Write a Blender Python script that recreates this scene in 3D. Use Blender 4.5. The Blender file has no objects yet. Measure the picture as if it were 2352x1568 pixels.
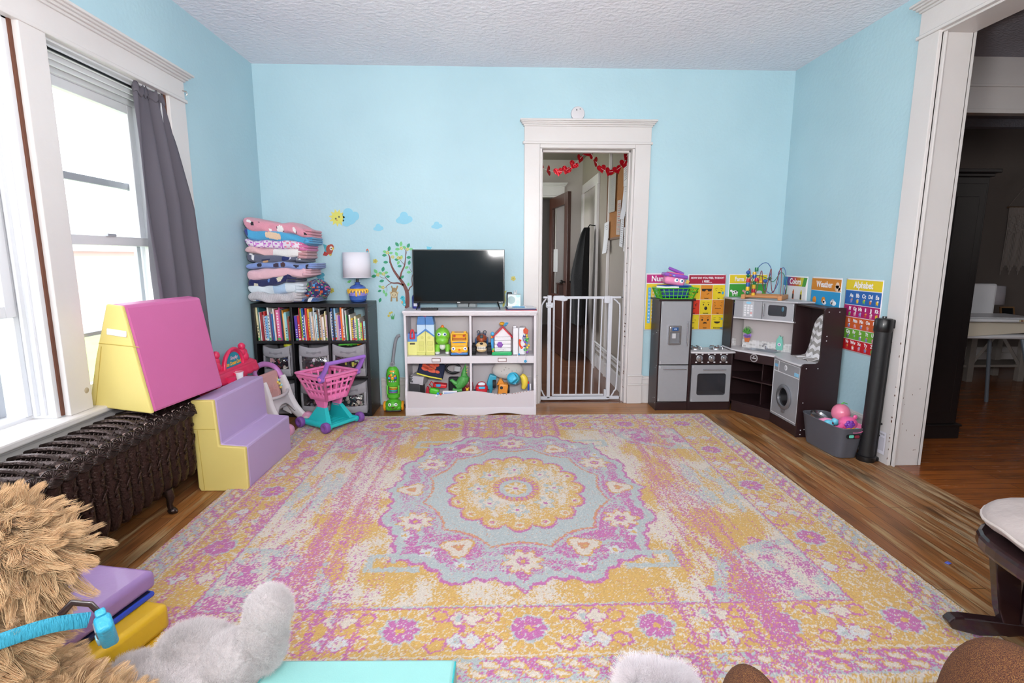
import bpy, bmesh, math, random
import numpy as np
from mathutils import Matrix, Vector, Euler
random.seed(7)
S = bpy.context.scene
COL = S.collection
PI = math.pi

# ------------------------------------------------------------ camera
cam = bpy.data.cameras.new('camera'); camo = bpy.data.objects.new('camera', cam); COL.objects.link(camo)
cam.sensor_width = 36; cam.lens = 18.42; cam.clip_start = .05; cam.clip_end = 200
_p, _y, _r = .1593, .0335, .0014
_f = Vector((math.sin(_y)*math.cos(_p), math.cos(_y)*math.cos(_p), -math.sin(_p)))
_rt = Vector((math.cos(_y), -math.sin(_y), 0)); _up = _rt.cross(_f)
_R = _rt*math.cos(_r)+_up*math.sin(_r); _U = -_rt*math.sin(_r)+_up*math.cos(_r)
mw = Matrix((_R, _U, -_f)).transposed().to_4x4(); mw.translation = Vector((0, 0, 1.2)); camo.matrix_world = mw
S.camera = camo

# ------------------------------------------------------------ world, lights, exposure
W = bpy.data.worlds.new('overcast_sky'); S.world = W; W.use_nodes = True
nt = W.node_tree; bg = nt.nodes['Background']
tc = nt.nodes.new('ShaderNodeTexCoord'); sx = nt.nodes.new('ShaderNodeSeparateXYZ'); cr = nt.nodes.new('ShaderNodeValToRGB')
nt.links.new(tc.outputs['Generated'], sx.inputs[0]); nt.links.new(sx.outputs['Z'], cr.inputs[0]); nt.links.new(cr.outputs[0], bg.inputs[0])
cr.color_ramp.elements[0].color = (.92, .95, 1, 1); cr.color_ramp.elements[1].color = (.80, .89, 1, 1)
bg.inputs[1].default_value = 7.0
def area(name, loc, target, sx_, sy_, power, color=(1, 1, 1), shape='RECTANGLE', spread=PI):
    l = bpy.data.lights.new(name, 'AREA'); l.shape = shape; l.size = sx_; l.size_y = sy_; l.energy = power; l.color = color; l.spread = spread
    o = bpy.data.objects.new(name, l); COL.objects.link(o); o.location = loc
    d = Vector(target)-Vector(loc); o.rotation_euler = d.to_track_quat('-Z', 'Y').to_euler(); return o
# added soft fill light behind the camera; the wall there has no windows
area('rear_fill_light', (.1, -1.42, 1.95), (.3, 4.2, 1.1), 3.4, 1.0, 116, (1, .97, .95))
# on-camera flash, partly bounced off the ceiling
area('camera_flash', (0, .02, 1.30), (.1, 4, 1.2), .10, .06, 9, (1, .98, .97))
area('flash_bounce_on_ceiling', (.1, .5, 1.35), (.12, 1.6, 2.6), .3, .3, 84, (1, .98, .97))
area('hall_window_daylight', (-.4, 6.3, 1.7), (1.2, 6.0, 1.3), 1.0, 1.6, 9, (1, .97, .93))
area('dining_room_fill', (5.6, 1.2, 1.9), (3.6, 4.4, .9), 1.2, 1.4, 4.5, (1, .95, .9))
S.view_settings.view_transform = 'Standard'; S.view_settings.look = 'None'
S.view_settings.exposure = -0.20; S.view_settings.gamma = 1.0; S.view_settings.use_curve_mapping = False

# ------------------------------------------------------------ materials
def lin(h):
    c = [int(h[i:i+2], 16)/255 for i in (0, 2, 4)]
    return tuple(x/12.92 if x <= .04045 else ((x+.055)/1.055)**2.4 for x in c)+(1,)
class N:
    def __init__(s, name):
        s.m = bpy.data.materials.new(name); s.m.use_nodes = True; s.t = s.m.node_tree; s.b = s.t.nodes['Principled BSDF']; s.o = s.t.nodes['Material Output']
    def n(s, typ, **k):
        x = s.t.nodes.new('ShaderNode'+typ)
        for a, v in k.items(): setattr(x, a, v)
        return x
    def l(s, a, b): s.t.links.new(a, b)
    def val(s, x, i, v): x.inputs[i].default_value = v; return x
_M = {}
def C(h, rough=.45, metal=0, bump=0, bscale=200, var=.06, vscale=6, coat=0, sheen=0, alpha=1, emit=0, trans=0, stretch=None, name=None):
    """procedural surface: base colour with a little tonal noise, optional bump"""
    key = (h, rough, metal, bump, bscale, var, vscale, coat, sheen, alpha, emit, trans, stretch)
    if key in _M: return _M[key]
    q = N(name or 'surface_'+h); b = q.b
    tc = q.n('TexCoord'); mp = q.n('Mapping'); q.l(tc.outputs['Object'], mp.inputs[0])
    if stretch: mp.inputs['Scale'].default_value = stretch
    nz = q.n('TexNoise'); nz.inputs['Scale'].default_value = vscale; nz.inputs['Detail'].default_value = 4; q.l(mp.outputs[0], nz.inputs['Vector'])
    mr = q.n('MapRange'); mr.inputs[3].default_value = 1-var; mr.inputs[4].default_value = 1+var; q.l(nz.outputs['Fac'], mr.inputs[0])
    hs = q.n('HueSaturation'); hs.inputs['Color'].default_value = lin(h); q.l(mr.outputs[0], hs.inputs['Value']); q.l(hs.outputs[0], b.inputs['Base Color'])
    b.inputs['Roughness'].default_value = rough; b.inputs['Metallic'].default_value = metal
    if coat: b.inputs['Coat Weight'].default_value = coat
    if sheen: b.inputs['Sheen Weight'].default_value = sheen
    if trans: b.inputs['Transmission Weight'].default_value = trans
    if alpha < 1: b.inputs['Alpha'].default_value = alpha
    if emit: b.inputs['Emission Color'].default_value = lin(h); b.inputs['Emission Strength'].default_value = emit
    if bump:
        n2 = q.n('TexNoise'); n2.inputs['Scale'].default_value = bscale; n2.inputs['Detail'].default_value = 3; q.l(mp.outputs[0], n2.inputs['Vector'])
        bp = q.n('Bump'); bp.inputs['Strength'].default_value = bump; bp.inputs['Distance'].default_value = .01
        q.l(n2.outputs['Fac'], bp.inputs['Height']); q.l(bp.outputs[0], b.inputs['Normal'])
    _M[key] = q.m; return q.m
def asmat(m): return m if not isinstance(m, str) else C(m)

# ------------------------------------------------------------ mesh building
def TR(loc=(0, 0, 0), rot=(0, 0, 0), sc=None):
    m = Matrix.Translation(Vector(loc)) @ Euler(rot).to_matrix().to_4x4()
    if sc: m = m @ Matrix.Diagonal(Vector(sc).to_4d())
    return m
_rb = {}
class MB:
    def __init__(s, M=None): s.v = []; s.f = []; s.k = []; s.s = []; s.mats = []; s.M = M
    def mi(s, m):
        m = asmat(m)
        if m not in s.mats: s.mats.append(m)
        return s.mats.index(m)
    def add(s, V, F, mat, smooth=False, M=None):
        o = len(s.v); k = s.mi(mat)
        MM = M if s.M is None else (s.M if M is None else s.M @ M)
        if MM is not None: V = [MM @ Vector(p) for p in V]
        s.v += [tuple(p) for p in V]
        for f in F: s.f.append(tuple(i+o for i in f)); s.k.append(k); s.s.append(smooth)
        return s
    def box(s, x0, x1, y0, y1, z0, z1, mat, r=0, M=None, seg=2):
        cx, cy, cz = (x0+x1)/2, (y0+y1)/2, (z0+z1)/2; a, b, c = abs(x1-x0), abs(y1-y0), abs(z1-z0)
        r = min(r, .49*min(a, b, c))
        if r <= 0:
            V = [(x, y, z) for x in (x0, x1) for y in (y0, y1) for z in (z0, z1)]
            F = [(0, 1, 3, 2), (4, 6, 7, 5), (0, 4, 5, 1), (2, 3, 7, 6), (0, 2, 6, 4), (1, 5, 7, 3)]
            return s.add(V, F, mat, False, M)
        key = (round(a, 4), round(b, 4), round(c, 4), r, seg)
        if key not in _rb:
            bm = bmesh.new(); bmesh.ops.create_cube(bm, size=1); bmesh.ops.scale(bm, vec=(a, b, c), verts=bm.verts)
            bmesh.ops.bevel(bm, geom=list(bm.edges), offset=r, segments=seg, profile=.5, affect='EDGES')
            bm.verts.index_update(); bm.normal_update()
            mainf = lambda f: max(abs(f.normal.x), abs(f.normal.y), abs(f.normal.z)) > .9999
            _rb[key] = ([v.co[:] for v in bm.verts], [tuple(v.index for v in f.verts) for f in bm.faces if mainf(f)], [tuple(v.index for v in f.verts) for f in bm.faces if not mainf(f)]); bm.free()
        V, F, F2 = _rb[key]; V = [(p[0]+cx, p[1]+cy, p[2]+cz) for p in V]
        o = len(s.v); s.add(V, F, mat, False, M); k = s.mi(mat)
        for f in F2: s.f.append(tuple(i+o for i in f)); s.k.append(k); s.s.append(True)
        return s
    def lathe(s, prof, mat, n=24, M=None, smooth=True, cap=True, arc=2*PI):
        """prof: (r,z) pairs about local Z"""
        full = arc >= 2*PI-1e-6; m = n if full else n+1
        V = [(r*math.cos(arc*i/n), r*math.sin(arc*i/n), z) for r, z in prof for i in range(m)]
        F = []
        for j in range(len(prof)-1):
            for i in range(n):
                i2 = (i+1) % m; F.append((j*m+i, j*m+i2, (j+1)*m+i2, (j+1)*m+i))
        if cap and full:
            if prof[0][0] > 1e-6: F.append(tuple(range(m))[::-1])
            if prof[-1][0] > 1e-6: F.append(tuple((len(prof)-1)*m+i for i in range(m)))
        return s.add(V, F, mat, smooth, M)
    def cyl(s, p0, p1, r0, mat, r1=None, n=16, cap=True):
        p0, p1 = Vector(p0), Vector(p1); d = p1-p0; L = d.length
        if L < 1e-7: return s
        M = Matrix.Translation(p0) @ d.to_track_quat('Z', 'Y').to_matrix().to_4x4()
        r1 = r0 if r1 is None else r1; e = min(r0, r1, L)*.12
        return s.lathe([(max(r0-e, 1e-4), 0), (r0, e), (r1, L-e), (max(r1-e, 1e-4), L)], mat, n, M, cap=cap)
    def tube(s, P, r, mat, n=8, closed=False, flat=None, cap=True):
        """sweep; r number or list; flat=(a,b) makes an a x b elliptical section"""
        P = [Vector(p) for p in P]; m = len(P); V = []; F = []
        R = r if isinstance(r, (list, tuple)) else [r]*m
        up = None
        for i, p in enumerate(P):
            a = P[(i-1) % m] if (closed or i) else P[0]; b = P[(i+1) % m] if (closed or i < m-1) else P[-1]
            t = (b-a).normalized() if (b-a).length > 1e-9 else Vector((0, 0, 1))
            if up is None:
                up = Vector((0, 0, 1)) if abs(t.z) < .9 else Vector((1, 0, 0))
            u = (up-t*up.dot(t)); u = u.normalized() if u.length > 1e-6 else t.orthogonal().normalized(); w = t.cross(u); up = u
            for k in range(n):
                c, d = math.cos(2*PI*k/n), math.sin(2*PI*k/n)
                if flat: V.append(p+u*c*flat[0]*R[i]+w*d*flat[1]*R[i])
                else: V.append(p+(u*c+w*d)*R[i])
        for i in range(m if closed else m-1):
            for k in range(n):
                k2 = (k+1) % n; j = (i+1) % m; F.append((i*n+k, i*n+k2, j*n+k2, j*n+k))
        if not closed and cap: F.append(tuple(range(n))[::-1]); F.append(tuple((m-1)*n+k for k in range(n)))
        return s.add(V, F, mat, True)
    def prism(s, poly, d0, d1, mat, axis='y', M=None, smooth=False):
        """2D outline extruded; axis y: poly is (x,z); x: (y,z); z: (x,y)"""
        n = len(poly)
        def P(a, b, d): return (a, d, b) if axis == 'y' else ((d, a, b) if axis == 'x' else (a, b, d))
        V = [P(a, b, d0) for a, b in poly]+[P(a, b, d1) for a, b in poly]
        area2 = sum(poly[i][0]*poly[(i+1) % n][1]-poly[(i+1) % n][0]*poly[i][1] for i in range(n))
        F = [tuple(range(n)), tuple(range(2*n-1, n-1, -1))]+[(i, i+n, (i+1) % n+n, (i+1) % n) for i in range(n)]
        flip = (area2 > 0) ^ (axis == 'y') ^ (d1 < d0)
        if flip: F = [f[::-1] for f in F]
        return s.add(V, F, mat, smooth, M)
    def ball(s, c, r, mat, n=16, m=10, M=None):
        r = r if isinstance(r, (tuple, list)) else (r, r, r)
        prof = [(math.sin(PI*i/m), -math.cos(PI*i/m)) for i in range(m+1)]
        prof[0] = (1e-4, -1); prof[-1] = (1e-4, 1)
        T = TR(c, (0, 0, 0), r)
        return s.lathe(prof, mat, n, T if M is None else M @ T)
    def grid(s, fn, nu, nv, mat, smooth=True, M=None):
        V = [fn(i/nu, j/nv) for j in range(nv+1) for i in range(nu+1)]
        F = [(j*(nu+1)+i, j*(nu+1)+i+1, (j+1)*(nu+1)+i+1, (j+1)*(nu+1)+i) for j in range(nv) for i in range(nu)]
        return s.add(V, F, mat, smooth, M)
    def text(s, body, size, loc, mat, rot=(PI/2, 0, 0), ext=.0006, bold=0, align='CENTER', sx=1, shear=0):
        c = bpy.data.curves.new('lettering', 'FONT'); c.body = body; c.size = size; c.extrude = ext; c.offset = bold; c.align_x = align; c.align_y = 'CENTER'; c.resolution_u = 3; c.shear = shear
        o = bpy.data.objects.new('lettering', c); me = bpy.data.meshes.new_from_object(o)
        V = [v.co[:] for v in me.vertices]; F = [tuple(p.vertices) for p in me.polygons]
        bpy.data.objects.remove(o); bpy.data.curves.remove(c); bpy.data.meshes.remove(me)
        return s.add(V, F, mat, False, TR(loc, rot) @ Matrix.Diagonal((sx, 1, 1, 1)))
    def obj(s, name, parent=None, loc=None, rotz=0, bev=0, sub=0, solid=0):
        me = bpy.data.meshes.new(name); me.from_pydata(s.v, [], s.f); me.update()
        for m in s.mats: me.materials.append(m)
        me.polygons.foreach_set('material_index', s.k); me.polygons.foreach_set('use_smooth', s.s)
        me.set_sharp_from_angle(angle=.75); me.polygons.foreach_set('use_smooth', s.s)
        o = bpy.data.objects.new(name, me); COL.objects.link(o)
        if parent: o.parent = parent
        if loc is not None: o.location = loc; o.rotation_euler = (0, 0, rotz)
        if solid: md = o.modifiers.new('solid', 'SOLIDIFY'); md.thickness = solid; md.offset = 0
        if bev: md = o.modifiers.new('bevel', 'BEVEL'); md.width = bev; md.segments = 2; md.limit_method = 'ANGLE'; md.angle_limit = .6
        if sub: md = o.modifiers.new('subdivision', 'SUBSURF'); md.levels = sub; md.render_levels = sub
        return o
def tag(o, label, cat, group=None, kind=None):
    o['label'] = label; o['category'] = cat
    if group: o['group'] = group
    if kind: o['kind'] = kind
    return o
def thing(name, label, cat, loc=(0, 0, 0), rotz=0, group=None, rot=None):
    o = bpy.data.objects.new(name, None); COL.objects.link(o); o.empty_display_size = .05
    o.location = loc; o.rotation_euler = rot if rot else (0, 0, rotz)
    return tag(o, label, cat, group)
def one(mb, name, label, cat, loc=(0, 0, 0), rotz=0, group=None, kind=None, **k):
    return tag(mb.obj(name, None, loc, rotz, **k), label, cat, group, kind)
def struct(name, mb, **k):
    o = mb.obj(name, **k); o['kind'] = 'structure'; return o
def B(*a, **k): return MB().box(*a, **k)
def copytree(o, parent=None):
    c = o.copy(); COL.objects.link(c); c.parent = parent
    for ch in list(o.children): copytree(ch, c)
    return c
def arc(cx, cy, r, a0, a1, n): return [(cx+r*math.cos(a0+(a1-a0)*i/n), cy+r*math.sin(a0+(a1-a0)*i/n)) for i in range(n+1)]
def rrect(x0, x1, z0, z1, r, n=4):
    return arc(x1-r, z0+r, r, -PI/2, 0, n)+arc(x1-r, z1-r, r, 0, PI/2, n)+arc(x0+r, z1-r, r, PI/2, PI, n)+arc(x0+r, z0+r, r, PI, 1.5*PI, n)
def ring(mb, outer, inner, d0, d1, mat, axis='y', M=None):
    """flat frame between two outlines with the same number of points, extruded"""
    n = len(outer)
    def P(a, b, d): return (a, d, b) if axis == 'y' else ((d, a, b) if axis == 'x' else (a, b, d))
    V = [P(a, b, d) for d in (d0, d1) for pl in (outer, inner) for a, b in pl]; F = []
    for i in range(n):
        j = (i+1) % n
        F += [(i, j, n+j, n+i), (2*n+j, 2*n+i, 3*n+i, 3*n+j), (i, 2*n+i, 2*n+j, j), (n+j, 3*n+j, 3*n+i, n+i)]
    mb.add(V, F, mat, False, M)
def bez(p0, p1, p2, p3, n=12):
    p0, p1, p2, p3 = map(Vector, (p0, p1, p2, p3)); return [(p0*(1-t)**3+p1*3*t*(1-t)**2+p2*3*t*t*(1-t)+p3*t**3) for t in [i/n for i in range(n+1)]]
def smooth_path(P, n=6, closed=False):
    P = [Vector(p) for p in P]; out = []; m = len(P)
    for i in range(m if closed else m-1):
        a, b, c, d = (P[(i-1) % m], P[i], P[(i+1) % m], P[(i+2) % m]) if closed else (P[max(i-1, 0)], P[i], P[i+1], P[min(i+2, m-1)])
        for k in range(n):
            t = k/n; out.append(.5*((2*b)+(c-a)*t+(2*a-5*b+4*c-d)*t*t+(3*b-a-3*c+d)*t**3))
    if not closed: out.append(P[-1])
    return out
# ------------------------------------------------------------ room surfaces
XL, XR, D, H = -1.793, 2.316, 4.218, 2.613
def paint(h, h2, name, bump=.12, bs=60, rough=.55):
    q = N(name); b = q.b; tc = q.n('TexCoord')
    n1 = q.n('TexNoise'); n1.inputs['Scale'].default_value = 1.3; n1.inputs['Detail'].default_value = 5; q.l(tc.outputs['Object'], n1.inputs['Vector'])
    r = q.n('ValToRGB'); r.color_ramp.elements[0].position = .35; r.color_ramp.elements[1].position = .68
    r.color_ramp.elements[0].color = lin(h); r.color_ramp.elements[1].color = lin(h2); q.l(n1.outputs['Fac'], r.inputs[0])
    q.l(r.outputs[0], b.inputs['Base Color']); b.inputs['Roughness'].default_value = rough
    n2 = q.n('TexNoise'); n2.inputs['Scale'].default_value = bs; n2.inputs['Detail'].default_value = 6; q.l(tc.outputs['Object'], n2.inputs['Vector'])
    bp = q.n('Bump'); bp.inputs['Strength'].default_value = bump; bp.inputs['Distance'].default_value = .02; q.l(n2.outputs['Fac'], bp.inputs['Height']); q.l(bp.outputs[0], b.inputs['Normal'])
    return q.m
blue = paint('abcbd6', 'b3d3dd', 'blue_wall_paint', .10, 45)
white_ceiling = paint('e6e5ee', 'eeedf4', 'textured_ceiling_plaster', .55, 34, .8)
trimw = paint('cfcac9', 'd7d3d2', 'white_gloss_trim_paint', .05, 30, .35)
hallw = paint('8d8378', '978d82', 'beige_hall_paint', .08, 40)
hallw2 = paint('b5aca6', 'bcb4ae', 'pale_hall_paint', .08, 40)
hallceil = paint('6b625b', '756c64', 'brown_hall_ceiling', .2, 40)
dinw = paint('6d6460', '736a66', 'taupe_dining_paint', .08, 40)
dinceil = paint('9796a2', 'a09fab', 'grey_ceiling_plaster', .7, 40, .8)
wood_raw = C('5e3522', .6, vscale=12, var=.25, stretch=(6, 6, 1))
def planks(name, along, c1, c2, dark, worn, amount=.5, rough=.35, wid=.057, patch=2.2, stain=.3):
    q = N(name); b = q.b; tc = q.n('TexCoord'); mp = q.n('Mapping'); q.l(tc.outputs['Object'], mp.inputs[0])
    if along == 'y': mp.inputs['Rotation'].default_value = (0, 0, PI/2)
    br = q.n('TexBrick'); q.l(mp.outputs[0], br.inputs['Vector']); br.offset = .37; br.offset_frequency = 2
    br.inputs['Scale'].default_value = 1; br.inputs['Brick Width'].default_value = 1.7; br.inputs['Row Height'].default_value = wid; br.inputs['Mortar Size'].default_value = .0012; br.inputs['Mortar Smooth'].default_value = .3; br.inputs['Bias'].default_value = 0
    br.inputs['Color1'].default_value = lin(c1); br.inputs['Color2'].default_value = lin(c2); br.inputs['Mortar'].default_value = lin(dark)
    st = q.n('Mapping'); q.l(mp.outputs[0], st.inputs[0]); st.inputs['Scale'].default_value = (1.2, 34, 1)
    g = q.n('TexNoise'); g.inputs['Scale'].default_value = 3; g.inputs['Detail'].default_value = 8; g.inputs['Roughness'].default_value = .65; q.l(st.outputs[0], g.inputs['Vector'])
    gr = q.n('MapRange'); gr.inputs[1].default_value = .3; gr.inputs[2].default_value = .75; gr.inputs[3].default_value = .62; gr.inputs[4].default_value = 1.25; q.l(g.outputs['Fac'], gr.inputs[0])
    m1 = q.n('MixRGB', blend_type='MULTIPLY'); m1.inputs[0].default_value = 1; q.l(br.outputs['Color'], m1.inputs[1]); q.l(gr.outputs[0], m1.inputs[2])
    # worn, bare wood patches with streaky edges
    st2 = q.n('Mapping'); q.l(mp.outputs[0], st2.inputs[0]); st2.inputs['Scale'].default_value = (.8, 11, 1)
    w = q.n('TexNoise'); w.inputs['Scale'].default_value = patch; w.inputs['Detail'].default_value = 9; w.inputs['Roughness'].default_value = .72; q.l(st2.outputs[0], w.inputs['Vector'])
    wr = q.n('ValToRGB'); wr.color_ramp.elements[0].position = .62-amount*.22; wr.color_ramp.elements[1].position = .70-amount*.18; q.l(w.outputs['Fac'], wr.inputs[0])
    m2 = q.n('MixRGB'); q.l(wr.outputs[0], m2.inputs[0]); q.l(m1.outputs[0], m2.inputs[1]); m2.inputs[2].default_value = lin(worn)
    w2 = q.n('TexNoise'); w2.inputs['Scale'].default_value = 2.1; w2.inputs['Detail'].default_value = 8; q.l(st2.outputs[0], w2.inputs['Vector']); w2.noise_dimensions = '3D'
    of = q.n('Mapping'); q.l(mp.outputs[0], of.inputs[0]); of.inputs['Location'].default_value = (5, 3, 0); of.inputs['Scale'].default_value = (1.0, 4, 1); q.l(of.outputs[0], w2.inputs['Vector'])
    dr = q.n('MapRange'); dr.inputs[1].default_value = .52; dr.inputs[2].default_value = .66; dr.inputs[3].default_value = 1; dr.inputs[4].default_value = 1-stain; q.l(w2.outputs['Fac'], dr.inputs[0])
    m3 = q.n('MixRGB', blend_type='MULTIPLY'); m3.inputs[0].default_value = 1; q.l(m2.outputs[0], m3.inputs[1]); q.l(dr.outputs[0], m3.inputs[2])
    gp = q.n('MixRGB'); q.l(br.outputs['Fac'], gp.inputs[0]); q.l(m3.outputs[0], gp.inputs[1]); gp.inputs[2].default_value = lin(dark)
    q.l(gp.outputs[0], b.inputs['Base Color'])
    rr = q.n('MapRange'); rr.inputs[3].default_value = rough; rr.inputs[4].default_value = min(1, rough+.3); q.l(wr.outputs[0], rr.inputs[0]); q.l(rr.outputs[0], b.inputs['Roughness'])
    bp = q.n('Bump'); bp.inputs['Strength'].default_value = .25; bp.inputs['Distance'].default_value = .002; bp.invert = True; q.l(br.outputs['Fac'], bp.inputs['Height']); q.l(bp.outputs[0], b.inputs['Normal'])
    return q.m
fl_main = planks('worn_oak_planks', 'y', '8c5730', 'a56c38', '2c180c', 'ac9068', .5, .35, .06, 2.0, .5)
fl_back = planks('oak_planks_crosswise', 'x', 'a06838', 'b57a42', '3a2010', 'b4885a', .25, .28, .06, 2.0, .25)
fl_right = planks('old_bare_oak_planks', 'y', '7d4f2c', '9a6536', '24140a', 'ab8f6c', .62, .4, .05, 2.2, .6)
fl_din = planks('red_oak_planks', 'x', '8a4a20', '9d5826', '30160a', '9c6a40', .1, .25, .06, 2.0, .3)
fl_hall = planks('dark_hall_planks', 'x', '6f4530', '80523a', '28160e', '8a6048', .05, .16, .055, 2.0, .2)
def slab(poly, z, mat, th=.05): return MB().prism(poly, z-th, z, mat, 'z')
E_ = D-.34
struct('floor', slab([(XL-.2, -1.6), (XR-.32, -1.6), (XR-.32, E_), (XL-.2, E_)], 0, fl_main))
struct('floor', slab([(XL-.2, E_), (XR-.32, E_), (XR, D), (XL-.2, D)], 0, fl_back))
struct('floor', slab([(XR-.32, -1.6), (XR+.03, -1.6), (XR+.03, D), (XR, D), (XR-.32, E_)], 0, fl_right))
struct('floor', slab([(XR+.03, -1.6), (7.2, -1.6), (7.2, 7.2), (XR+.03, 7.2)], 0, fl_din))
struct('floor', slab([(-.6, D), (XR+.03, D), (XR+.03, 9.6), (-.6, 9.6)], 0, fl_hall))
struct('ceiling', B(XL-.2, XR+.15, -1.6, D+.13, H, H+.1, white_ceiling))
# back wall with the doorway
w = MB(); T = .135
w.box(XL-.2, .354, D, D+T, 0, H, blue); w.box(1.092, XR+.15, D, D+T, 0, H, blue); w.box(.354, 1.092, D, D+T, 2.045, H, blue)
struct('wall_back', w)
w = MB(); w.box(XL-.2, XR+.15, -1.6, -1.5, 0, H, blue); struct('wall_front', w)
# left wall with window openings
w = MB(); X0 = XL-.2
for y0, y1, z0, z1 in [(-1.6, -.3, 0, H), (.5, 1.36, 0, H), (3.085, D, 0, H), (-.3, .5, 0, .52), (-.3, .5, 2.08, H), (1.36, 3.085, 0, .52), (1.36, 3.085, 2.08, H), (2.165, 2.29, .52, 2.08)]:
    w.box(X0, XL, y0, y1, z0, z1, blue)
struct('wall_left', w)
# right wall with the wide cased opening
w = MB()
w.box(XR, XR+.15, 2.86, D, 0, H, blue); w.box(XR, XR+.15, .1, 2.86, 2.36, H, blue); w.box(XR, XR+.15, -1.6, .1, 0, H, blue)
struct('wall_right', w)

# ---- casing profile helpers (all white gloss paint)
def header(mb, a0, a1, z0, z1, face, out, axis):
    """frieze with bead below and crown above; a: along wall, out: direction away from wall"""
    def bx(p0, p1, d, zz0, zz1, r=.003):
        q0, q1 = sorted((face, face+out*d))
        if axis == 'x': mb.box(p0, p1, q0, q1, zz0, zz1, trimw, r)
        else: mb.box(q0, q1, p0, p1, zz0, zz1, trimw, r)
    bx(a0-.012, a1+.012, .036, z0-.008, z0+.012, .005)
    bx(a0, a1, .026, z0+.012, z1-.04, .002)
    for k, (dz, dd, ov) in enumerate([(.0, .036, .008), (.012, .048, .018), (.024, .060, .026), (.033, .074, .034)]):
        bx(a0-ov, a1+ov, dd, z1-.042+dz, z1-.042+dz+.014, .004)
t = MB()
t.box(.233, .354, D-.026, D, .0, 2.062, trimw, .004); t.box(1.092, 1.213, D-.026, D, 0, 2.062, trimw, .004)
t.box(.354, 1.092, D-.026, D, 2.03, 2.062, trimw, .003); header(t, .233, 1.213, 2.065, 2.228, D, -1, 'x')
for x0, x1 in ((.230, .352), (1.094, 1.216)):                       # plinth blocks
    t.box(x0, x1, D-.034, D, 0, .155, trimw, .004); t.box(x0, x1, D-.040, D, .155, .168, trimw, .005); t.box(x0, x1, D-.034, D, .168, .232, trimw, .004); t.box(x0-.002, x1+.002, D-.044, D, .232, .244, trimw, .005)
struct('trim_1', t)
t = MB()                                                              # door jamb lining and stops
t.box(.354, .372, D-.012, D+T+.012, 0, 2.045, trimw, .002); t.box(1.074, 1.092, D-.012, D+T+.012, 0, 2.045, trimw, .002); t.box(.354, 1.092, D-.012, D+T+.012, 2.027, 2.045, trimw, .002)
t.box(.372, .384, D+.05, D+.09, 0, 2.027, trimw, .002); t.box(1.062, 1.074, D+.05, D+.09, 0, 2.027, trimw, .002); t.box(.372, 1.074, D+.05, D+.09, 2.012, 2.027, trimw, .002)
chip = C('5b3a26', .8)
for i in range(26):
    z = random.uniform(.08, 1.3); t.box(1.0735, 1.0745, D+random.uniform(0, .1), D+random.uniform(0, .1)+.005, z, z+random.uniform(.004, .014), chip)
for i in range(14):
    z = random.uniform(.8, 1.5); t.box(.3715, .3725, D+.0, D+.006, z, z+random.uniform(.005, .02), chip)
struct('trim_2', t)
# baseboards
def base_x(mb, x0, x1, y, out):
    for z0, z1, d in ((0, .155, .018), (.155, .168, .026), (.168, .205, .018), (.205, .222, .028), (.222, .230, .022)):
        a, b = sorted((y, y+out*d)); mb.box(x0, x1, a, b, z0, z1, trimw, .003)
def base_y(mb, y0, y1, x, out):
    for z0, z1, d in ((0, .155, .018), (.155, .168, .026), (.168, .205, .018), (.205, .222, .028), (.222, .230, .022)):
        a, b = sorted((x, x+out*d)); mb.box(a, b, y0, y1, z0, z1, trimw, .003)
t = MB(); base_x(t, -.925, .230, D, -1); base_x(t, 1.216, XR, D, -1); struct('baseboard_back', t)
t = MB(); base_y(t, 2.97, D-.02, XR, -1); struct('baseboard_right', t)
t = MB(); base_y(t, -1.5, 3.85, XL, 1); struct('baseboard_left', t)
# right cased opening
t = MB()
t.box(XR-.026, XR, 2.835, 2.972, 0, 2.36, trimw, .004)
t.box(XR-.026, XR, -.05, .1, 0, 2.36, trimw, .004)
header(t, -.06, 2.972, 2.363, 2.53, XR, -1, 'y')
t.box(XR-.012, XR+.16, 2.835, 2.86, 0, 2.36, trimw, .003); t.box(XR-.012, XR+.16, .1, .12, 0, 2.36, trimw, .003); t.box(XR-.012, XR+.16, .1, 2.86, 2.345, 2.37, trimw, .003)
t.box(XR-.004, XR+.006, 2.815, 2.84, 0, 2.345, trimw, .003); t.box(XR+.15, XR+.176, 2.835, 2.97, 0, 2.36, trimw, .004)
for i in range(16):
    z = random.uniform(.02, .75); t.box(XR-.027, XR-.0255, 2.837+random.uniform(0, .003), 2.841+random.uniform(0, .004), z, z+random.uniform(.003, .010), chip)
for i in range(9):
    z = random.uniform(.02, .5); x = XR+random.uniform(.01, .14); t.box(x, x+.0025, 2.8345, 2.8355, z, z+random.uniform(.003, .009), chip)
struct('trim_3', t)
# ---- windows of the left wall
t = MB()
t.box(XL, XL+.026, 1.205, 1.36, .545, 2.08, trimw, .003); t.box(XL, XL+.030, 2.165, 2.290, .545, 2.08, trimw, .004); t.box(XL, XL+.026, 3.090, 3.243, .545, 2.08, trimw, .003)
header(t, 1.205, 3.243, 2.075, 2.222, XL, 1, 'y')
t.box(XL-.12, XL+.066, 1.17, 3.28, .515, .545, trimw, .008); t.box(XL, XL+.022, 1.2, 3.25, .40, .515, trimw, .003); t.box(XL, XL+.034, 1.2, 3.25, .495, .515, trimw, .005)
struct('trim_4', t)
knot = MB(); knot.lathe([(.014, 0), (.010, .002)], 'a89c88', 12, TR((XL+.0295, 2.262, .63), (0, PI/2, 0))); struct('trim_5', knot)
glass = N('window_glass')
g = glass; g.b.inputs['Roughness'].default_value = .02; tr = g.n('BsdfTransparent'); gl = g.n('BsdfGlossy'); gl.inputs['Roughness'].default_value = .02; mx = g.n('MixShader')
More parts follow.
